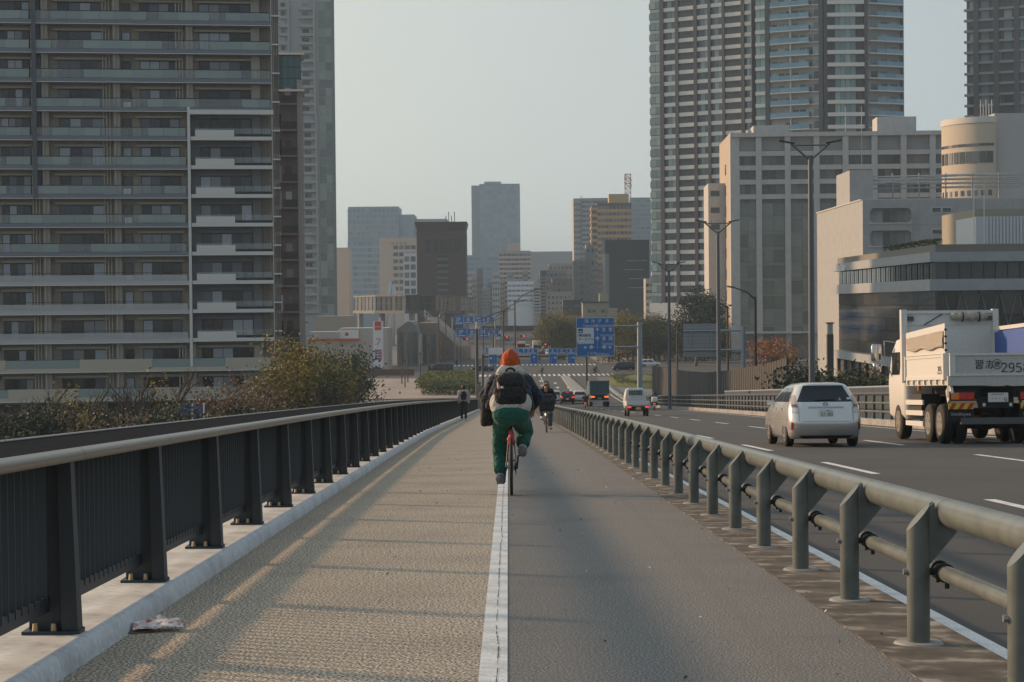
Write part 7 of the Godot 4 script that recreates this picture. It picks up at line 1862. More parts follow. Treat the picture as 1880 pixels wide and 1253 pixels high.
	# blue notice boards under the bridge trees
	for q in [[340.0, 744.0, "blue notice board striped with white lines below the sapling"], [361.0, 747.0, "small dark blue notice board beside the striped one"]]:
		var g := at(q[0], q[1], 140.0)
		var t := thing("notice_board", q[2], "sign", Vector3(g.x, -0.06, g.z))
		cyl(t, "post", mat(0.6, 0.6, 0.6, 0.6), Vector3(0.5, 0, 0), Vector3(0.5, g.y + 0.3, 0), 0.05, 1.0, 8)
		for k in 3: box(t, "plank", mat(0.05, 0.1, 0.22, 0.6), Vector3(0, g.y - k * 0.3, 0.06), Vector3(0.8, 0.2, 0.04))
	# crumpled food wrapper on the footway
	var lt := thing("paper_wrapper", "crumpled white and red food wrapper lying on beige footway", "litter", deck(-1.92, 10.75, 0.004), 0.3)
	var wr := MB.new()
	var grid := []
	for i in 7:
		var line := PackedVector3Array()
		for j in 6:
			var edge := 1.0 - pow(absf(i - 3.0) / 3.0, 4.0)
			line.append(Vector3(-0.11 + j * 0.05 + R.randfn() * 0.01, 0.012 + R.randf() * 0.03 + 0.055 * edge * (1.0 - absf(j - 2.5) / 3.5) * (i / 6.0), -0.1 + (6 - i) * 0.032 + R.randfn() * 0.008))
		grid.append(line)
	wr.loft(grid, false, false)
	put(lt, "paper", wr.done(), grainy(noise_tex(0.018, 71, [[0.0, 0.45, 0.09, 0.03], [0.3, 0.5, 0.12, 0.05], [0.38, 0.8, 0.8, 0.79], [1.0, 0.88, 0.89, 0.9]], 256, 3), 0.35, null, 1.0, 0.8))
	var cd := MB.new()
	cd.box(Vector3(-0.1, 0.006, 0.04), Vector3(0.14, 0.006, 0.09), Basis(Vector3.UP, 0.5))
	put(lt, "card_flap", cd.done(), mat(0.2, 0.13, 0.085, 0.9))
# ---------- people ----------
# smooth union of tapered capsules, meshed as surface nets into b
func skin_into(b: MB, bones: Array, cell: float, k: float) -> void:
	var lo := Vector3.ONE * 1e9; var hi := -lo
	for q in bones:
		var r := maxf(q[2], q[3]) + cell * 2.5
		for p in [q[0], q[1]]:
			lo = lo.min(p - Vector3.ONE * r); hi = hi.max(p + Vector3.ONE * r)
	var n := Vector3i(((hi - lo) / cell).ceil()) + Vector3i.ONE * 2
	var f := PackedFloat32Array()
	f.resize(n.x * n.y * n.z)
	f.fill(1.0)
	var sy := n.x; var sz := n.x * n.y
	for q in bones:
		var a: Vector3 = q[0]; var e: Vector3 = q[1]; var ra: float = q[2]; var rb: float = q[3]
		var ab := e - a
		var il := 1.0 / maxf(ab.length_squared(), 1e-9)
		var m := maxf(ra, rb) + k + cell * 2.0
		var i0 := Vector3i(((a.min(e) - Vector3.ONE * m - lo) / cell).floor()).max(Vector3i.ZERO)
		var i1 := Vector3i(((a.max(e) + Vector3.ONE * m - lo) / cell).ceil()).min(n - Vector3i.ONE)
		for z in range(i0.z, i1.z + 1):
			for y in range(i0.y, i1.y + 1):
				var p := lo + Vector3(i0.x, y, z) * cell - a
				var id := i0.x + y * sy + z * sz
				for x in range(i0.x, i1.x + 1):
					var t := clampf(p.dot(ab) * il, 0.0, 1.0)
					var d := (p - ab * t).length() - ra - (rb - ra) * t
					var o := f[id]
					var h := k - absf(o - d)
					f[id] = minf(o, d) - (h * h * 0.25 / k if h > 0.0 else 0.0)
					p.x += cell
					id += 1
	var vi := {}
	var off := [0, 1, sy, sy + 1, sz, sz + 1, sz + sy, sz + sy + 1]
	var lim := cell * 1.9
	for z in n.z - 1:
		for y in n.y - 1:
			var id := y * sy + z * sz
			for x in n.x - 1:
				if absf(f[id]) < lim:
					var mask := 0
					for c in 8:
						if f[id + off[c]] < 0.0: mask |= 1 << c
					if mask != 0 and mask != 255:
						var s := Vector3.ZERO; var cnt := 0
						for ed in [[0, 1], [2, 3], [4, 5], [6, 7], [0, 2], [1, 3], [4, 6], [5, 7], [0, 4], [1, 5], [2, 6], [3, 7]]:
							if ((mask >> ed[0]) & 1) != ((mask >> ed[1]) & 1):
								var v0 := f[id + off[ed[0]]]; var v1 := f[id + off[ed[1]]]
								var t := v0 / (v0 - v1)
								var A := Vector3(ed[0] & 1, (ed[0] >> 1) & 1, ed[0] >> 2); var B := Vector3(ed[1] & 1, (ed[1] >> 1) & 1, ed[1] >> 2)
								s += A.lerp(B, t); cnt += 1
						vi[id] = lo + (Vector3(x, y, z) + s / cnt) * cell
				id += 1
	for id in vi:
		var v0 := f[id]
		for ax in [[1, sy, sz], [sy, sz, 1], [sz, 1, sy]]:
			var v1 := f[id + ax[0]]
			if (v0 < 0.0) != (v1 < 0.0):
				var q := [id, id - ax[1], id - ax[1] - ax[2], id - ax[2]]
				if vi.has(q[1]) and vi.has(q[2]) and vi.has(q[3]):
					if v0 < 0.0: b.quad(vi[q[0]], vi[q[3]], vi[q[2]], vi[q[1]])
					else: b.quad(vi[q[0]], vi[q[1]], vi[q[2]], vi[q[3]])
func skin(bones: Array, cell: float, k := 0.03) -> ArrayMesh:
	var b := MB.new(true)
	skin_into(b, bones, cell, k)
	return b.done()
# five bent fingers closing round a grip; w wrist, d forward along the hand, n back of the hand, s side of the thumb
func hand_bones(w: Vector3, d: Vector3, n: Vector3, s: Vector3) -> Array:
	var o := [[w, w + d * 0.05, 0.026, 0.03], [w + d * 0.03 + s * 0.018, w + d * 0.085 + s * 0.02, 0.02, 0.018], [w + d * 0.03 - s * 0.018, w + d * 0.08 - s * 0.022, 0.02, 0.017]]
	for i in 4:
		var x := 0.03 - i * 0.02
		var l: float = [0.042, 0.046, 0.043, 0.034][i]
		var a := w + d * (0.088 - absf(i - 1.0) * 0.004) + s * x
		var b := a + d * l * 0.8 - n * l * 0.55
		var c := b - n * l * 0.8 - d * l * 0.15
		var e := c - d * l * 0.55 - n * l * 0.25
		o.append([a, b, 0.0095, 0.009]); o.append([b, c, 0.009, 0.0085]); o.append([c, e, 0.0085, 0.008])
	var a2 := w + d * 0.03 + s * 0.03
	o.append([a2, a2 + d * 0.03 + s * 0.024 - n * 0.012, 0.013, 0.011]); o.append([a2 + d * 0.03 + s * 0.024 - n * 0.012, a2 + d * 0.058 + s * 0.014 - n * 0.035, 0.011, 0.009])
	return o
func head_bones(h: Vector3, fwd: Vector3) -> Array:
	var up := Vector3.UP; var rt := fwd.cross(up)
	return [[h + up * 0.03 - fwd * 0.025, h + up * 0.035 + fwd * 0.02, 0.088, 0.084], [h - up * 0.04 + fwd * 0.02, h - up * 0.07 + fwd * 0.045, 0.06, 0.045], [h - up * 0.005 + fwd * 0.1, h - up * 0.025 + fwd * 0.115, 0.009, 0.013],
		[h - rt * 0.082, h - rt * 0.086 - up * 0.03, 0.02, 0.012], [h + rt * 0.082, h + rt * 0.086 - up * 0.03, 0.02, 0.012], [h - up * 0.062 + fwd * 0.088 - rt * 0.016, h - up * 0.062 + fwd * 0.088 + rt * 0.016, 0.008, 0.008], [h - up * 0.05, h - up * 0.17 - fwd * 0.02, 0.052, 0.058]]
# J: joints by name. Returns the person with the body and its clothes
func person(label: String, pos: Vector3, turn: float, J: Dictionary, cl: Dictionary, cell: float, group := "") -> Node3D:
	var t := thing("person", label, "person", pos, turn, group)
	var skinm := mat(0.4, 0.26, 0.18, 0.55)
	var fine := cell < 0.02
	var b := MB.new(true)
	var hd: Vector3 = J.head
	var fwd: Vector3 = J.get("look", Vector3(0, 0, -1))
	var body := [[J.pl, J.cl, 0.085, 0.085], [J.pr, J.cr, 0.085, 0.085], [J.neck, hd - Vector3(0, 0.06, 0), 0.05, 0.045], [J.cl, J.cr, 0.08, 0.08]]
	for s in ["l", "r"]:
		body += [[J["s" + s], J["e" + s], 0.045, 0.036], [J["e" + s], J["w" + s], 0.035, 0.026], [J["h" + s], J["k" + s], 0.075, 0.052], [J["k" + s], J["a" + s], 0.05, 0.034], [J["a" + s], J["t" + s], 0.036, 0.028]]
		if not fine: body.append([J["w" + s], J["w" + s] + (J["w" + s] - J["e" + s]).normalized() * 0.09, 0.03, 0.02])
	skin_into(b, body, cell, 0.03)
	skin_into(b, head_bones(hd, fwd), 0.006 if fine else cell * 0.5, 0.025)
	if fine:
		for s in ["l", "r"]:
			var d: Vector3 = (J["w" + s] - J["e" + s]).normalized()
			var side := Vector3(1 if s == "l" else -1, 0, 0)
			var nn := side.cross(d).normalized() * (1 if s == "l" else -1)
			nn = nn if nn.y > 0.0 else -nn
			skin_into(b, hand_bones(J["w" + s], d, nn, nn.cross(d).normalized() * (1.0 if nn.cross(d).dot(side) > 0.0 else -1.0)), 0.0045, 0.006)
	put(t, "body", b.done(), skinm)
	var rt := fwd.cross(Vector3.UP)
	for s in [-1, 1]: put(t, "eye", eye_mesh(), mat(0.02, 0.015, 0.012, 0.2), Transform3D(Basis(), hd + fwd * 0.092 + rt * 0.032 * s + Vector3(0, 0.018, 0)))
	for q in cl.parts: put(t, q[0], skin(q[1], q[3] if q.size() > 3 else cell, 0.035), q[2])
	return t
var _eye: SphereMesh
func eye_mesh() -> SphereMesh:
	if not _eye:
		_eye = SphereMesh.new(); _eye.radius = 0.012; _eye.height = 0.02; _eye.radial_segments = 10; _eye.rings = 6
	return _eye
func cloth(r: float, g: float, b: float, seed_: int) -> StandardMaterial3D:
	var m := grainy(noise_tex(0.03, seed_, [[0.0, r * 0.72, g * 0.72, b * 0.72], [0.5, r, g, b], [1.0, r * 1.25, g * 1.25, b * 1.25]], 256, 4), 0.35, null, 1.0, 0.9, fold_tex(), 3.0)
	m.rim_enabled = true; m.rim = 0.25; m.rim_tint = 0.7
	return m
var _fold: NoiseTexture2D
func fold_tex() -> NoiseTexture2D:
	if not _fold:
		_fold = noise_tex(0.012, 99, [[0.0, 0, 0, 0], [1.0, 1, 1, 1]], 256, 2)
		_fold.noise.fractal_type = FastNoiseLite.FRACTAL_RIDGED
	return _fold
func V(x: float, y: float, z: float) -> Vector3: return Vector3(x, y, z)

func bicycle(label: String, pos: Vector3, turn: float, frame: Material, crank: float, basket := false, group := "") -> Node3D:
	var t := thing("bicycle", label, "bicycle", pos, turn, group)
	for z in [0.0, -1.03]:
		var w := Node3D.new(); w.name = "wheel"; t.add_child(w, true)
		w.position = V(0, 0.345, z)
		var ty := TorusMesh.new(); ty.inner_radius = 0.305; ty.outer_radius = 0.345; ty.rings = 40; ty.ring_segments = 10
		put(w, "tyre", ty, M.rubber, Transform3D(Basis(Vector3.BACK, PI * 0.5), Vector3.ZERO))
		var rm := TorusMesh.new(); rm.inner_radius = 0.288; rm.outer_radius = 0.306; rm.rings = 40; rm.ring_segments = 6
		put(w, "rim", rm, M.steel, Transform3D(Basis(Vector3.BACK, PI * 0.5), Vector3.ZERO))
		cyl(w, "hub", M.steel, V(-0.05, 0, 0), V(0.05, 0, 0), 0.022, 1.0, 10)
		var sp := MB.new()
		for i in 20:
			var a := TAU * i / 20.0
			sp.bar(V(0.03 * (1 if i % 2 else -1), 0, 0), V(0, cos(a) * 0.29, sin(a) * 0.29), 0.0025)
		meta(put(w, "spokes", sp.done(), M.steel), "", "", "", "stuff")
	var bb := V(0, 0.285, -0.43)
	var seat := V(0, 0.88, -0.2); var hb := V(0, 0.62, -0.86); var ht := V(0, 0.8, -0.82)
	var tube := func(a, b, r): cyl(t, "frame_tube", frame, a, b, r, 1.0, 10)
	tube.call(bb, seat - V(0, 0.06, 0), 0.017); tube.call(bb, hb, 0.02); tube.call(V(0, 0.78, -0.225), ht, 0.016); tube.call(hb, ht, 0.02)
	for s in [-1, 1]:
		tube.call(bb + V(s * 0.03, 0, 0), V(s * 0.062, 0.345, 0), 0.01); tube.call(V(s * 0.018, 0.78, -0.225), V(s * 0.062, 0.345, 0), 0.009)
		tube.call(hb + V(s * 0.03, -0.03, 0), V(s * 0.055, 0.345, -1.03), 0.011)
		var cr: Vector3 = Vector3(0, sin(crank), cos(crank)) * 0.17 * s
		cyl(t, "crank", M.black, bb + V(s * 0.07, 0, 0), bb + V(s * 0.085, 0, 0) + cr, 0.011, 1.0, 8)
		box(t, "pedal", M.black, bb + V(s * 0.135, 0, 0) + cr, V(0.09, 0.022, 0.075))
		box(t, "pedal_reflector", mat(0.5, 0.2, 0.02, 0.3), bb + V(s * 0.135, 0, 0.04) + cr, V(0.06, 0.014, 0.006))
		cyl(t, "grip", M.rubber, V(s * 0.18, 0.985, -0.76), V(s * 0.3, 0.985, -0.74), 0.016, 1.0, 10)
		cyl(t, "handlebar", M.black, V(0, 0.965, -0.8), V(s * 0.19, 0.985, -0.76), 0.013, 1.0, 8)
	cyl(t, "stem", M.black, ht, V(0, 0.965, -0.8), 0.016, 1.0, 8)
	cyl(t, "chainring", M.black, bb + V(0.05, 0, 0), bb + V(0.056, 0, 0), 0.085, 1.0, 24)
	cyl(t, "sprocket", M.black, V(0.04, 0.345, 0), V(0.052, 0.345, 0), 0.05, 1.0, 18)
	put(t, "saddle", skin([[V(-0.05, 0.9, -0.1), V(0.05, 0.9, -0.1), 0.042, 0.042], [V(0, 0.905, -0.1), V(0, 0.9, -0.32), 0.045, 0.02]], 0.012), M.black)
	box(t, "chain_case", M.black, V(0.055, 0.31, -0.2), V(0.012, 0.09, 0.42))
	return t

func build_people():
	# --- cyclist with the orange beanie ---
	var p := deck(0.03, 24.0)
	bicycle("slim dark city bicycle with a red tail light pouch ridden along the white line", p, 0.0, mat(0.03, 0.03, 0.033, 0.4), PI * 0.5 - 0.05)
	var bike := get_child(-1)
	put(bike, "red_pouch", skin([[V(0, 0.76, -0.16), V(0.005, 0.64, -0.14), 0.03, 0.034], [V(-0.025, 0.67, -0.14), V(0.035, 0.64, -0.13), 0.026, 0.022], [V(0.02, 0.72, -0.13), V(-0.02, 0.62, -0.12), 0.018, 0.016]], 0.008), mat(0.42, 0.03, 0.04, 0.5))
	var J := {"pl": V(-0.07, 1.0, -0.16), "pr": V(0.07, 1.0, -0.16), "cl": V(-0.09, 1.34, -0.33), "cr": V(0.09, 1.34, -0.33), "neck": V(0, 1.43, -0.4), "head": V(0, 1.585, -0.45),
		"sl": V(-0.19, 1.37, -0.36), "sr": V(0.19, 1.37, -0.36), "el": V(-0.31, 1.17, -0.47), "er": V(0.33, 1.17, -0.47), "wl": V(-0.265, 1.02, -0.66), "wr": V(0.275, 1.02, -0.66),
		"hl": V(-0.09, 0.97, -0.17), "hr": V(0.09, 0.97, -0.17), "kl": V(-0.13, 0.61, -0.47), "kr": V(0.165, 0.75, -0.58), "al": V(-0.135, 0.2, -0.34), "ar": V(0.14, 0.535, -0.32), "tl": V(-0.14, 0.15, -0.5), "tr": V(0.14, 0.475, -0.47)}
	var green := cloth(0.008, 0.1, 0.07, 81); var denim := cloth(0.02, 0.032, 0.05, 82); var cream := cloth(0.5, 0.47, 0.41, 83); var orange := cloth(0.5, 0.075, 0.012, 84)
	var shoe := cloth(0.18, 0.18, 0.18, 85)
	var cl := {"parts": [
		["trousers", [[V(-0.08, 0.99, -0.14), V(0.08, 0.99, -0.14), 0.15, 0.15], [V(-0.07, 1.02, -0.17), V(0.07, 1.02, -0.17), 0.12, 0.12], [J.hl, J.kl, 0.125, 0.098], [J.kl, V(-0.135, 0.29, -0.37), 0.098, 0.082], [J.hr, J.kr, 0.125, 0.102], [J.kr, V(0.148, 0.61, -0.38), 0.1, 0.085],
			[V(-0.17, 0.8, -0.28), V(-0.165, 0.5, -0.42), 0.05, 0.06], [V(0.19, 0.86, -0.35), V(0.215, 0.74, -0.5), 0.06, 0.06]], green, 0.013],
		["shirt", [[V(-0.11, 1.12, -0.18), V(0.11, 1.12, -0.18), 0.14, 0.14], [V(-0.11, 1.085, -0.15), V(0.11, 1.085, -0.15), 0.142, 0.142]], cream, 0.013],
		["jacket", [[V(-0.1, 1.16, -0.22), V(-0.11, 1.35, -0.34), 0.14, 0.13], [V(0.1, 1.16, -0.22), V(0.11, 1.35, -0.34), 0.14, 0.13], [V(-0.19, 1.36, -0.35), V(0.19, 1.36, -0.35), 0.085, 0.085], [J.sl, J.el, 0.085, 0.072], [J.el, V(-0.272, 1.05, -0.62), 0.07, 0.052], [J.sr, J.er, 0.085, 0.074], [J.er, V(0.282, 1.05, -0.62), 0.072, 0.052],
			[V(-0.2, 1.25, -0.28), V(-0.26, 1.08, -0.22), 0.07, 0.055], [V(0.18, 1.25, -0.26), V(0.24, 1.06, -0.2), 0.07, 0.05], [V(0.33, 1.17, -0.45), V(0.3, 1.08, -0.5), 0.06, 0.05], [V(-0.33, 1.2, -0.42), V(-0.3, 1.12, -0.4), 0.06, 0.05]], denim, 0.013],
		["hood", [[V(-0.115, 1.45, -0.33), V(0.115, 1.45, -0.33), 0.07, 0.07], [V(-0.085, 1.495, -0.345), V(0.085, 1.495, -0.345), 0.07, 0.07], [V(-0.1, 1.45, -0.38), V(-0.06, 1.47, -0.5), 0.05, 0.04], [V(0.1, 1.45, -0.38), V(0.06, 1.47, -0.5), 0.05, 0.04], [V(-0.07, 1.52, -0.38), V(0.07, 1.52, -0.38), 0.05, 0.05]], cream, 0.011],
		["beanie", [[V(0, 1.605, -0.435), V(0, 1.65, -0.43), 0.115, 0.1], [V(0, 1.56, -0.43), V(0, 1.6, -0.435), 0.112, 0.115], [V(0, 1.69, -0.425), V(0.005, 1.72, -0.41), 0.07, 0.04]], orange, 0.009],
		["sock", [[V(-0.135, 0.3, -0.36), V(-0.135, 0.2, -0.34), 0.052, 0.046]], cream, 0.011],
		["sock", [[V(0.145, 0.62, -0.36), V(0.14, 0.54, -0.325), 0.055, 0.048]], cream, 0.011],
		["shoe", [[V(-0.138, 0.165, -0.31), V(-0.14, 0.14, -0.52), 0.05, 0.042], [V(-0.135, 0.19, -0.31), V(-0.135, 0.17, -0.36), 0.048, 0.045]], shoe, 0.01],
		["shoe", [[V(0.14, 0.5, -0.285), V(0.14, 0.47, -0.49), 0.05, 0.042], [V(0.14, 0.535, -0.29), V(0.14, 0.51, -0.34), 0.048, 0.045]], shoe, 0.01]]}
	person("cyclist in green trousers, dark denim jacket and orange beanie riding away", p, 0.0, J, cl, 0.012)
	# his backpack
	var bk := thing("backpack", "black flap backpack worn by the cyclist in the orange beanie", "backpack", p + V(0, 1.085, -0.05), 0.0)
	bk.rotation.x = -0.3
	var nyl := cloth(0.012, 0.012, 0.013, 87)
	put(bk, "bag", skin([[V(-0.11, 0.07, -0.01), V(0.11, 0.07, -0.01), 0.085, 0.085], [V(-0.12, 0.18, 0.0), V(0.12, 0.18, 0.0), 0.085, 0.085], [V(-0.1, 0.32, -0.02), V(0.1, 0.32, -0.02), 0.08, 0.08], [V(-0.06, 0.37, -0.03), V(0.06, 0.37, -0.03), 0.06, 0.06]], 0.012, 0.05), nyl)
	put(bk, "flap", skin([[V(-0.115, 0.3, 0.03), V(0.115, 0.3, 0.03), 0.062, 0.062], [V(-0.08, 0.355, 0.005), V(0.08, 0.355, 0.005), 0.06, 0.06], [V(-0.12, 0.25, 0.045), V(0.12, 0.25, 0.045), 0.045, 0.045]], 0.012, 0.04), cloth(0.017, 0.017, 0.018, 88))
	put(bk, "front_pocket", skin([[V(-0.1, 0.1, 0.05), V(0.1, 0.1, 0.05), 0.05, 0.05], [V(-0.1, 0.17, 0.05), V(0.1, 0.17, 0.05), 0.05, 0.05]], 0.012, 0.04), nyl)
	var hd := MB.new(true); hd.tube([V(-0.05, 0.41, -0.03), V(-0.045, 0.46, -0.02), V(0, 0.48, -0.02), V(0.045, 0.46, -0.02), V(0.05, 0.41, -0.03)], [0.014], 8)
	put(bk, "handle", hd.done(), nyl)
	put(bk, "charm", skin([[V(-0.15, 0.27, 0.07), V(-0.14, 0.2, 0.08), 0.016, 0.02]], 0.008, 0.01), mat(0.55, 0.25, 0.25, 0.5))
	put(bk, "badge", eye_mesh(), mat(0.55, 0.48, 0.36, 0.4), Transform3D(Basis.from_scale(Vector3.ONE * 1.8), V(-0.1, 0.2, 0.105)))
	var sb := thing("long_bag", "long dark brown bag hanging at the cyclist's side", "bag", p + V(-0.29, 0.82, -0.28))
	put(sb, "bag", skin([[V(0.03, 0.06, 0), V(0.0, 0.34, 0.0), 0.055, 0.06], [V(-0.035, 0.05, 0.02), V(-0.02, 0.34, 0.0), 0.05, 0.05], [V(0.0, 0.34, 0.0), V(0.03, 0.52, -0.03), 0.055, 0.035]], 0.012), cloth(0.03, 0.024, 0.02, 89))
	var stp := MB.new(true); stp.tube([V(0.0, 0.45, 0.02), V(0.08, 0.6, 0.0), V(0.14, 0.64, -0.06)], [0.012], 6)
	put(sb, "strap", stp.done(), nyl)
	# --- woman cycling towards the camera ---
	p = deck(1.2, 63.2)
	var black := cloth(0.012, 0.012, 0.015, 91); var jeans := cloth(0.1, 0.14, 0.2, 92); var white := cloth(0.6, 0.6, 0.58, 93); var hair := mat(0.05, 0.022, 0.012, 0.6)
	bicycle("city bicycle with a lit front lamp ridden towards the camera", p, PI, mat(0.05, 0.045, 0.04, 0.4), 0.9)
	cyl(get_child(-1), "front_lamp", glow(1.0, 0.9, 0.7, 1.2), V(0.03, 0.62, -1.0), V(0.03, 0.62, -1.06), 0.035, 1.0, 12)
	var J2 := J.duplicate()
	for k in J2:
		var v: Vector3 = J2[k]
		if v.y > 0.95: J2[k] = v * Vector3(0.9, 0.97, 0.75) + V(0, 0, -0.02)
	J2.head = V(0, 1.5, -0.36)
	J2.neck = V(0, 1.38, -0.32)
	person("woman in black coat, jeans and sunglasses cycling towards the camera", p, PI, J2, {"parts": [
		["jeans", [[V(-0.07, 0.95, -0.13), V(0.07, 0.95, -0.13), 0.125, 0.125], [J2.hl, J.kl, 0.1, 0.075], [J.kl, V(-0.135, 0.26, -0.36), 0.075, 0.06], [J2.hr, J.kr, 0.1, 0.075], [J.kr, V(0.145, 0.57, -0.35), 0.075, 0.06]], jeans],
		["coat", [[V(-0.08, 0.98, -0.15), V(-0.09, 1.3, -0.27), 0.13, 0.115], [V(0.08, 0.98, -0.15), V(0.09, 1.3, -0.27), 0.13, 0.115], [V(-0.16, 1.33, -0.28), V(0.16, 1.33, -0.28), 0.075, 0.075], [J2.sl, J2.el, 0.07, 0.06], [J2.el, J2.wl, 0.058, 0.045], [J2.sr, J2.er, 0.07, 0.06], [J2.er, J2.wr, 0.058, 0.045]], black],
		["hair", [[V(0, 1.55, -0.33), V(0, 1.5, -0.31), 0.1, 0.1], [V(-0.08, 1.5, -0.33), V(-0.085, 1.36, -0.33), 0.035, 0.03], [V(0.08, 1.5, -0.33), V(0.085, 1.36, -0.33), 0.035, 0.03], [V(-0.05, 1.575, -0.4), V(0.05, 1.575, -0.4), 0.03, 0.03]], hair, 0.014],
		["sunglasses", [[V(-0.055, 1.52, -0.46), V(-0.02, 1.52, -0.465), 0.02, 0.02], [V(0.055, 1.52, -0.46), V(0.02, 1.52, -0.465), 0.02, 0.02]], M.black, 0.008],
		["shoe", [[V(-0.138, 0.165, -0.31), V(-0.14, 0.14, -0.52), 0.052, 0.045]], white], ["shoe", [[V(0.14, 0.5, -0.285), V(0.14, 0.47, -0.49), 0.052, 0.045]], white]]}, 0.02)
	var fbg := thing("basket_bag", "bulky black cover over the front basket of the oncoming bicycle", "bag", p + V(0, 0.72, 0.93))
	put(fbg, "cover", skin([[V(-0.14, 0.1, 0), V(0.14, 0.1, 0), 0.12, 0.12], [V(-0.17, 0.28, 0), V(0.17, 0.28, 0), 0.13, 0.13], [V(-0.14, 0.44, -0.05), V(0.14, 0.44, -0.05), 0.1, 0.1]], 0.02, 0.06), cloth(0.02, 0.018, 0.026, 94))
	# --- walker on the left ---
	p = deck(-2.2, 98.0)
	var W := {"pl": V(-0.07, 0.98, 0), "pr": V(0.07, 0.98, 0), "cl": V(-0.08, 1.32, 0), "cr": V(0.08, 1.32, 0), "neck": V(0, 1.45, 0), "head": V(0, 1.62, -0.02), "sl": V(-0.19, 1.4, 0), "sr": V(0.19, 1.4, 0), "el": V(-0.26, 1.12, 0.04), "er": V(0.26, 1.12, -0.02), "wl": V(-0.25, 0.9, -0.06), "wr": V(0.25, 0.9, 0.06),
		"hl": V(-0.09, 0.92, 0), "hr": V(0.09, 0.92, 0), "kl": V(-0.1, 0.5, -0.08), "kr": V(0.1, 0.5, 0.02), "al": V(-0.1, 0.08, -0.1), "ar": V(0.1, 0.1, 0.12), "tl": V(-0.1, 0.04, -0.24), "tr": V(0.1, 0.03, 0.0)}
	var outfit := func(top: Material, bottom: Material) -> Dictionary:
		return {"parts": [
			["trousers", [[V(-0.06, 0.95, 0), V(0.06, 0.95, 0), 0.12, 0.12], [W.hl, W.kl, 0.095, 0.075], [W.kl, W.al + V(0, 0.04, 0), 0.075, 0.06], [W.hr, W.kr, 0.095, 0.075], [W.kr, W.ar + V(0, 0.04, 0), 0.075, 0.06]], bottom],
			["jacket", [[V(-0.08, 1.0, 0), V(-0.09, 1.36, 0), 0.13, 0.12], [V(0.08, 1.0, 0), V(0.09, 1.36, 0), 0.13, 0.12], [W.sl, W.sr, 0.08, 0.08], [W.sl, W.el, 0.085, 0.075], [W.el, W.wl, 0.07, 0.055], [W.sr, W.er, 0.085, 0.075], [W.er, W.wr, 0.07, 0.055]], top],
			["hair", [[V(0, 1.66, 0.0), V(0, 1.62, 0.015), 0.1, 0.1]], mat(0.01, 0.009, 0.009, 0.6)],
			["shoe", [[V(-0.1, 0.05, -0.08), V(-0.1, 0.045, -0.24), 0.05, 0.045]], white], ["shoe", [[V(0.1, 0.06, 0.14), V(0.1, 0.045, 0.0), 0.05, 0.045]], white]]}
	var grey := cloth(0.36, 0.34, 0.31, 95)
	person("pedestrian in pale jacket and black trousers walking by the dark railing", p, 0.0, W, outfit.call(grey, black), 0.024)
	var bp := thing("backpack", "black backpack worn by the pedestrian beside the railing", "backpack", p + V(0, 1.05, 0.17))
	put(bp, "bag", skin([[V(-0.07, 0.06, 0), V(0.07, 0.06, 0), 0.085, 0.085], [V(-0.08, 0.2, 0), V(0.08, 0.2, 0), 0.09, 0.09], [V(-0.05, 0.32, -0.02), V(0.05, 0.32, -0.02), 0.08, 0.08]], 0.02, 0.05), black)
	# --- people at the junction: small in the picture ---
	var walkers := [[788.0, 395.0, 0.3], [795.0, 398.0, 2.4], [662.0, 396.0, 1.0], [1118.0, 455.0, 0.0], [1124.0, 456.0, 3.0], [838.0, 440.0, 1.0]]
	var dark := cloth(0.02, 0.02, 0.025, 96)
	var w0: Node3D = null
	for q in walkers:
		var g := at(q[0], 640.0, q[1])
		if w0 == null: w0 = person("pedestrian in dark clothes crossing near the junction", V(g.x, 0.05, g.z), q[2], W, outfit.call(dark, dark), 0.045, "pedestrians near the junction")
		else: copy(w0, V(g.x, 0.05, g.z), q[2])
	var lows := [[998.0, 388.0, 1.57], [1088.0, 386.0, -1.57], [1097.0, 392.0, 1.57]]
	for q in lows:
		var g := at(q[0], 640.0, q[1])
		bicycle("dark bicycle on the crosswalk", V(g.x, 0.0, g.z), q[2], mat(0.03, 0.03, 0.03, 0.5), 0.6, false, "bicycles on the crosswalk")
		person("cyclist in dark clothes on the crosswalk", V(g.x, 0.0, g.z), q[2], J2, {"parts": [["coat", [[V(-0.08, 0.98, -0.15), V(-0.09, 1.3, -0.27), 0.13, 0.115], [V(0.08, 0.98, -0.15), V(0.09, 1.3, -0.27), 0.13, 0.115], [J2.sl, J2.el, 0.07, 0.06], [J2.el, J2.wl, 0.058, 0.045], [J2.sr, J2.er, 0.07, 0.06], [J2.er, J2.wr, 0.058, 0.045]], dark], ["trousers", [[J2.hl, J.kl, 0.1, 0.075], [J.kl, J.al, 0.075, 0.06], [J2.hr, J.kr, 0.1, 0.075], [J.kr, J.ar, 0.075, 0.06]], dark]]}, 0.045, "cyclists on the crosswalk")
	# --- motorcyclists ---
	for q in [[1075.0, 217.0, "rider in black on a scooter beside the teal truck", "black scooter with a small red tail lamp beside the teal truck", false], [1202.0, 174.0, "rider in black on a scooter beside the white pickup", "delivery scooter with a white box and red tail lamp beside the white pickup", true]]:
		var g := at(q[0], 740.0, q[1])
		var o := V(g.x, EYE - fall(q[1]) - 0.15, -q[1])
		var s := thing("scooter", q[3], "scooter", o)
		for z in [0.0, -1.3]: wheel(s, V(0.0001, 0.24, z), 0.24, 0.11, M.steel)
		put(s, "body", skin([[V(0, 0.55, 0.12), V(0, 0.62, -0.45), 0.13, 0.14], [V(0, 0.35, -0.4), V(0, 0.32, -0.9), 0.13, 0.1], [V(0, 0.4, -1.0), V(0, 0.95, -0.95), 0.16, 0.12]], 0.03, 0.06), mat(0.02, 0.02, 0.022, 0.3))
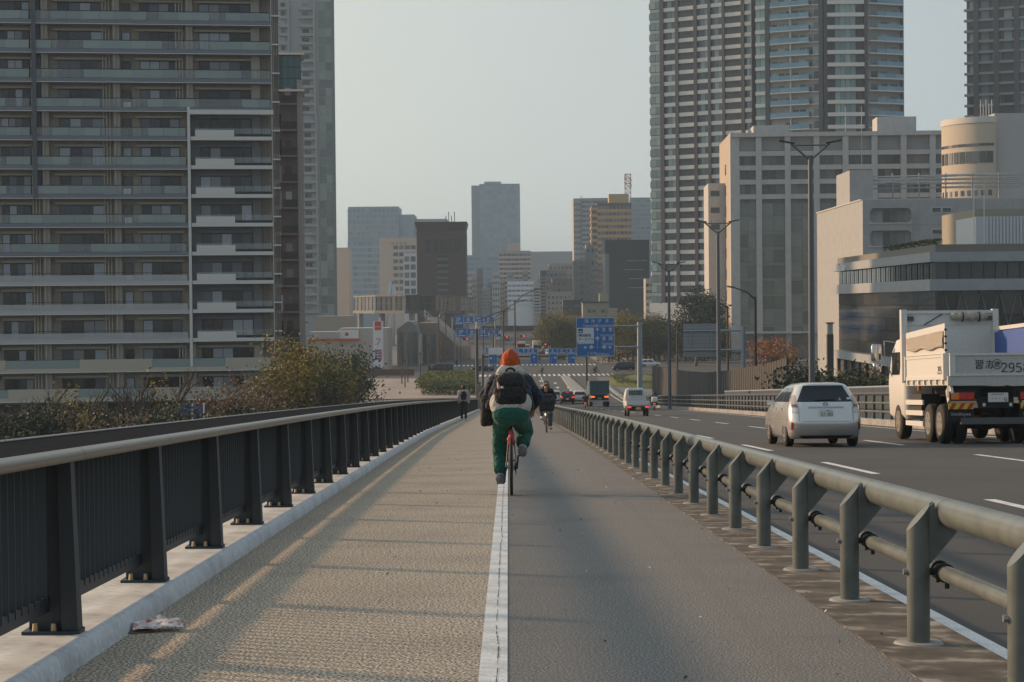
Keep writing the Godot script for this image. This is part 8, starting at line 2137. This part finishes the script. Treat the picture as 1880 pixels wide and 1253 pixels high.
		cyl(s, "handlebar", M.black, V(-0.32, 1.02, -0.9), V(0.32, 1.02, -0.9), 0.02, 1.0, 8)
		box(s, "tail_lamp", glow(0.9, 0.04, 0.03, 1.0), V(0, 0.62, 0.27), V(0.16, 0.08, 0.05))
		box(s, "number_plate", mat(0.6, 0.6, 0.58, 0.5), V(0, 0.45, 0.28), V(0.2, 0.14, 0.02))
		if q[4]: put(s, "box", slices([[0.75, 0.24, -0.15, 0.32, 0.06], [0.79, 0.26, -0.17, 0.34, 0.07], [1.16, 0.26, -0.17, 0.34, 0.07], [1.2, 0.22, -0.12, 0.3, 0.06]]), mat(0.66, 0.67, 0.68, 0.4))
		var K := {"pl": V(-0.07, 0.78, -0.3), "pr": V(0.07, 0.78, -0.3), "cl": V(-0.09, 1.2, -0.38), "cr": V(0.09, 1.2, -0.38), "neck": V(0, 1.3, -0.4), "head": V(0, 1.46, -0.42), "sl": V(-0.2, 1.25, -0.38), "sr": V(0.2, 1.25, -0.38), "el": V(-0.33, 1.05, -0.5), "er": V(0.33, 1.05, -0.5), "wl": V(-0.3, 1.02, -0.78), "wr": V(0.3, 1.02, -0.78),
			"hl": V(-0.1, 0.75, -0.3), "hr": V(0.1, 0.75, -0.3), "kl": V(-0.22, 0.66, -0.72), "kr": V(0.22, 0.66, -0.72), "al": V(-0.18, 0.36, -0.68), "ar": V(0.18, 0.36, -0.68), "tl": V(-0.18, 0.33, -0.84), "tr": V(0.18, 0.33, -0.84)}
		person(q[2], o, 0.0, K, {"parts": [
			["jacket", [[V(-0.09, 0.82, -0.3), V(-0.1, 1.2, -0.38), 0.15, 0.14], [V(0.09, 0.82, -0.3), V(0.1, 1.2, -0.38), 0.15, 0.14], [K.sl, K.el, 0.085, 0.075], [K.el, K.wl, 0.07, 0.055], [K.sr, K.er, 0.085, 0.075], [K.er, K.wr, 0.07, 0.055]], black],
			["trousers", [[K.hl, K.kl, 0.11, 0.085], [K.kl, K.al, 0.08, 0.06], [K.hr, K.kr, 0.11, 0.085], [K.kr, K.ar, 0.08, 0.06]], black],
			["helmet", [[V(0, 1.48, -0.42), V(0, 1.51, -0.42), 0.135, 0.125]], mat(0.015, 0.015, 0.017, 0.2)]]}, 0.035)
func build_all():
	build_apartment()
	build_right_towers()
	build_right_blocks()
	build_far()
	build_station()
	build_plants()
	build_street()
	build_vehicles()
	build_people()
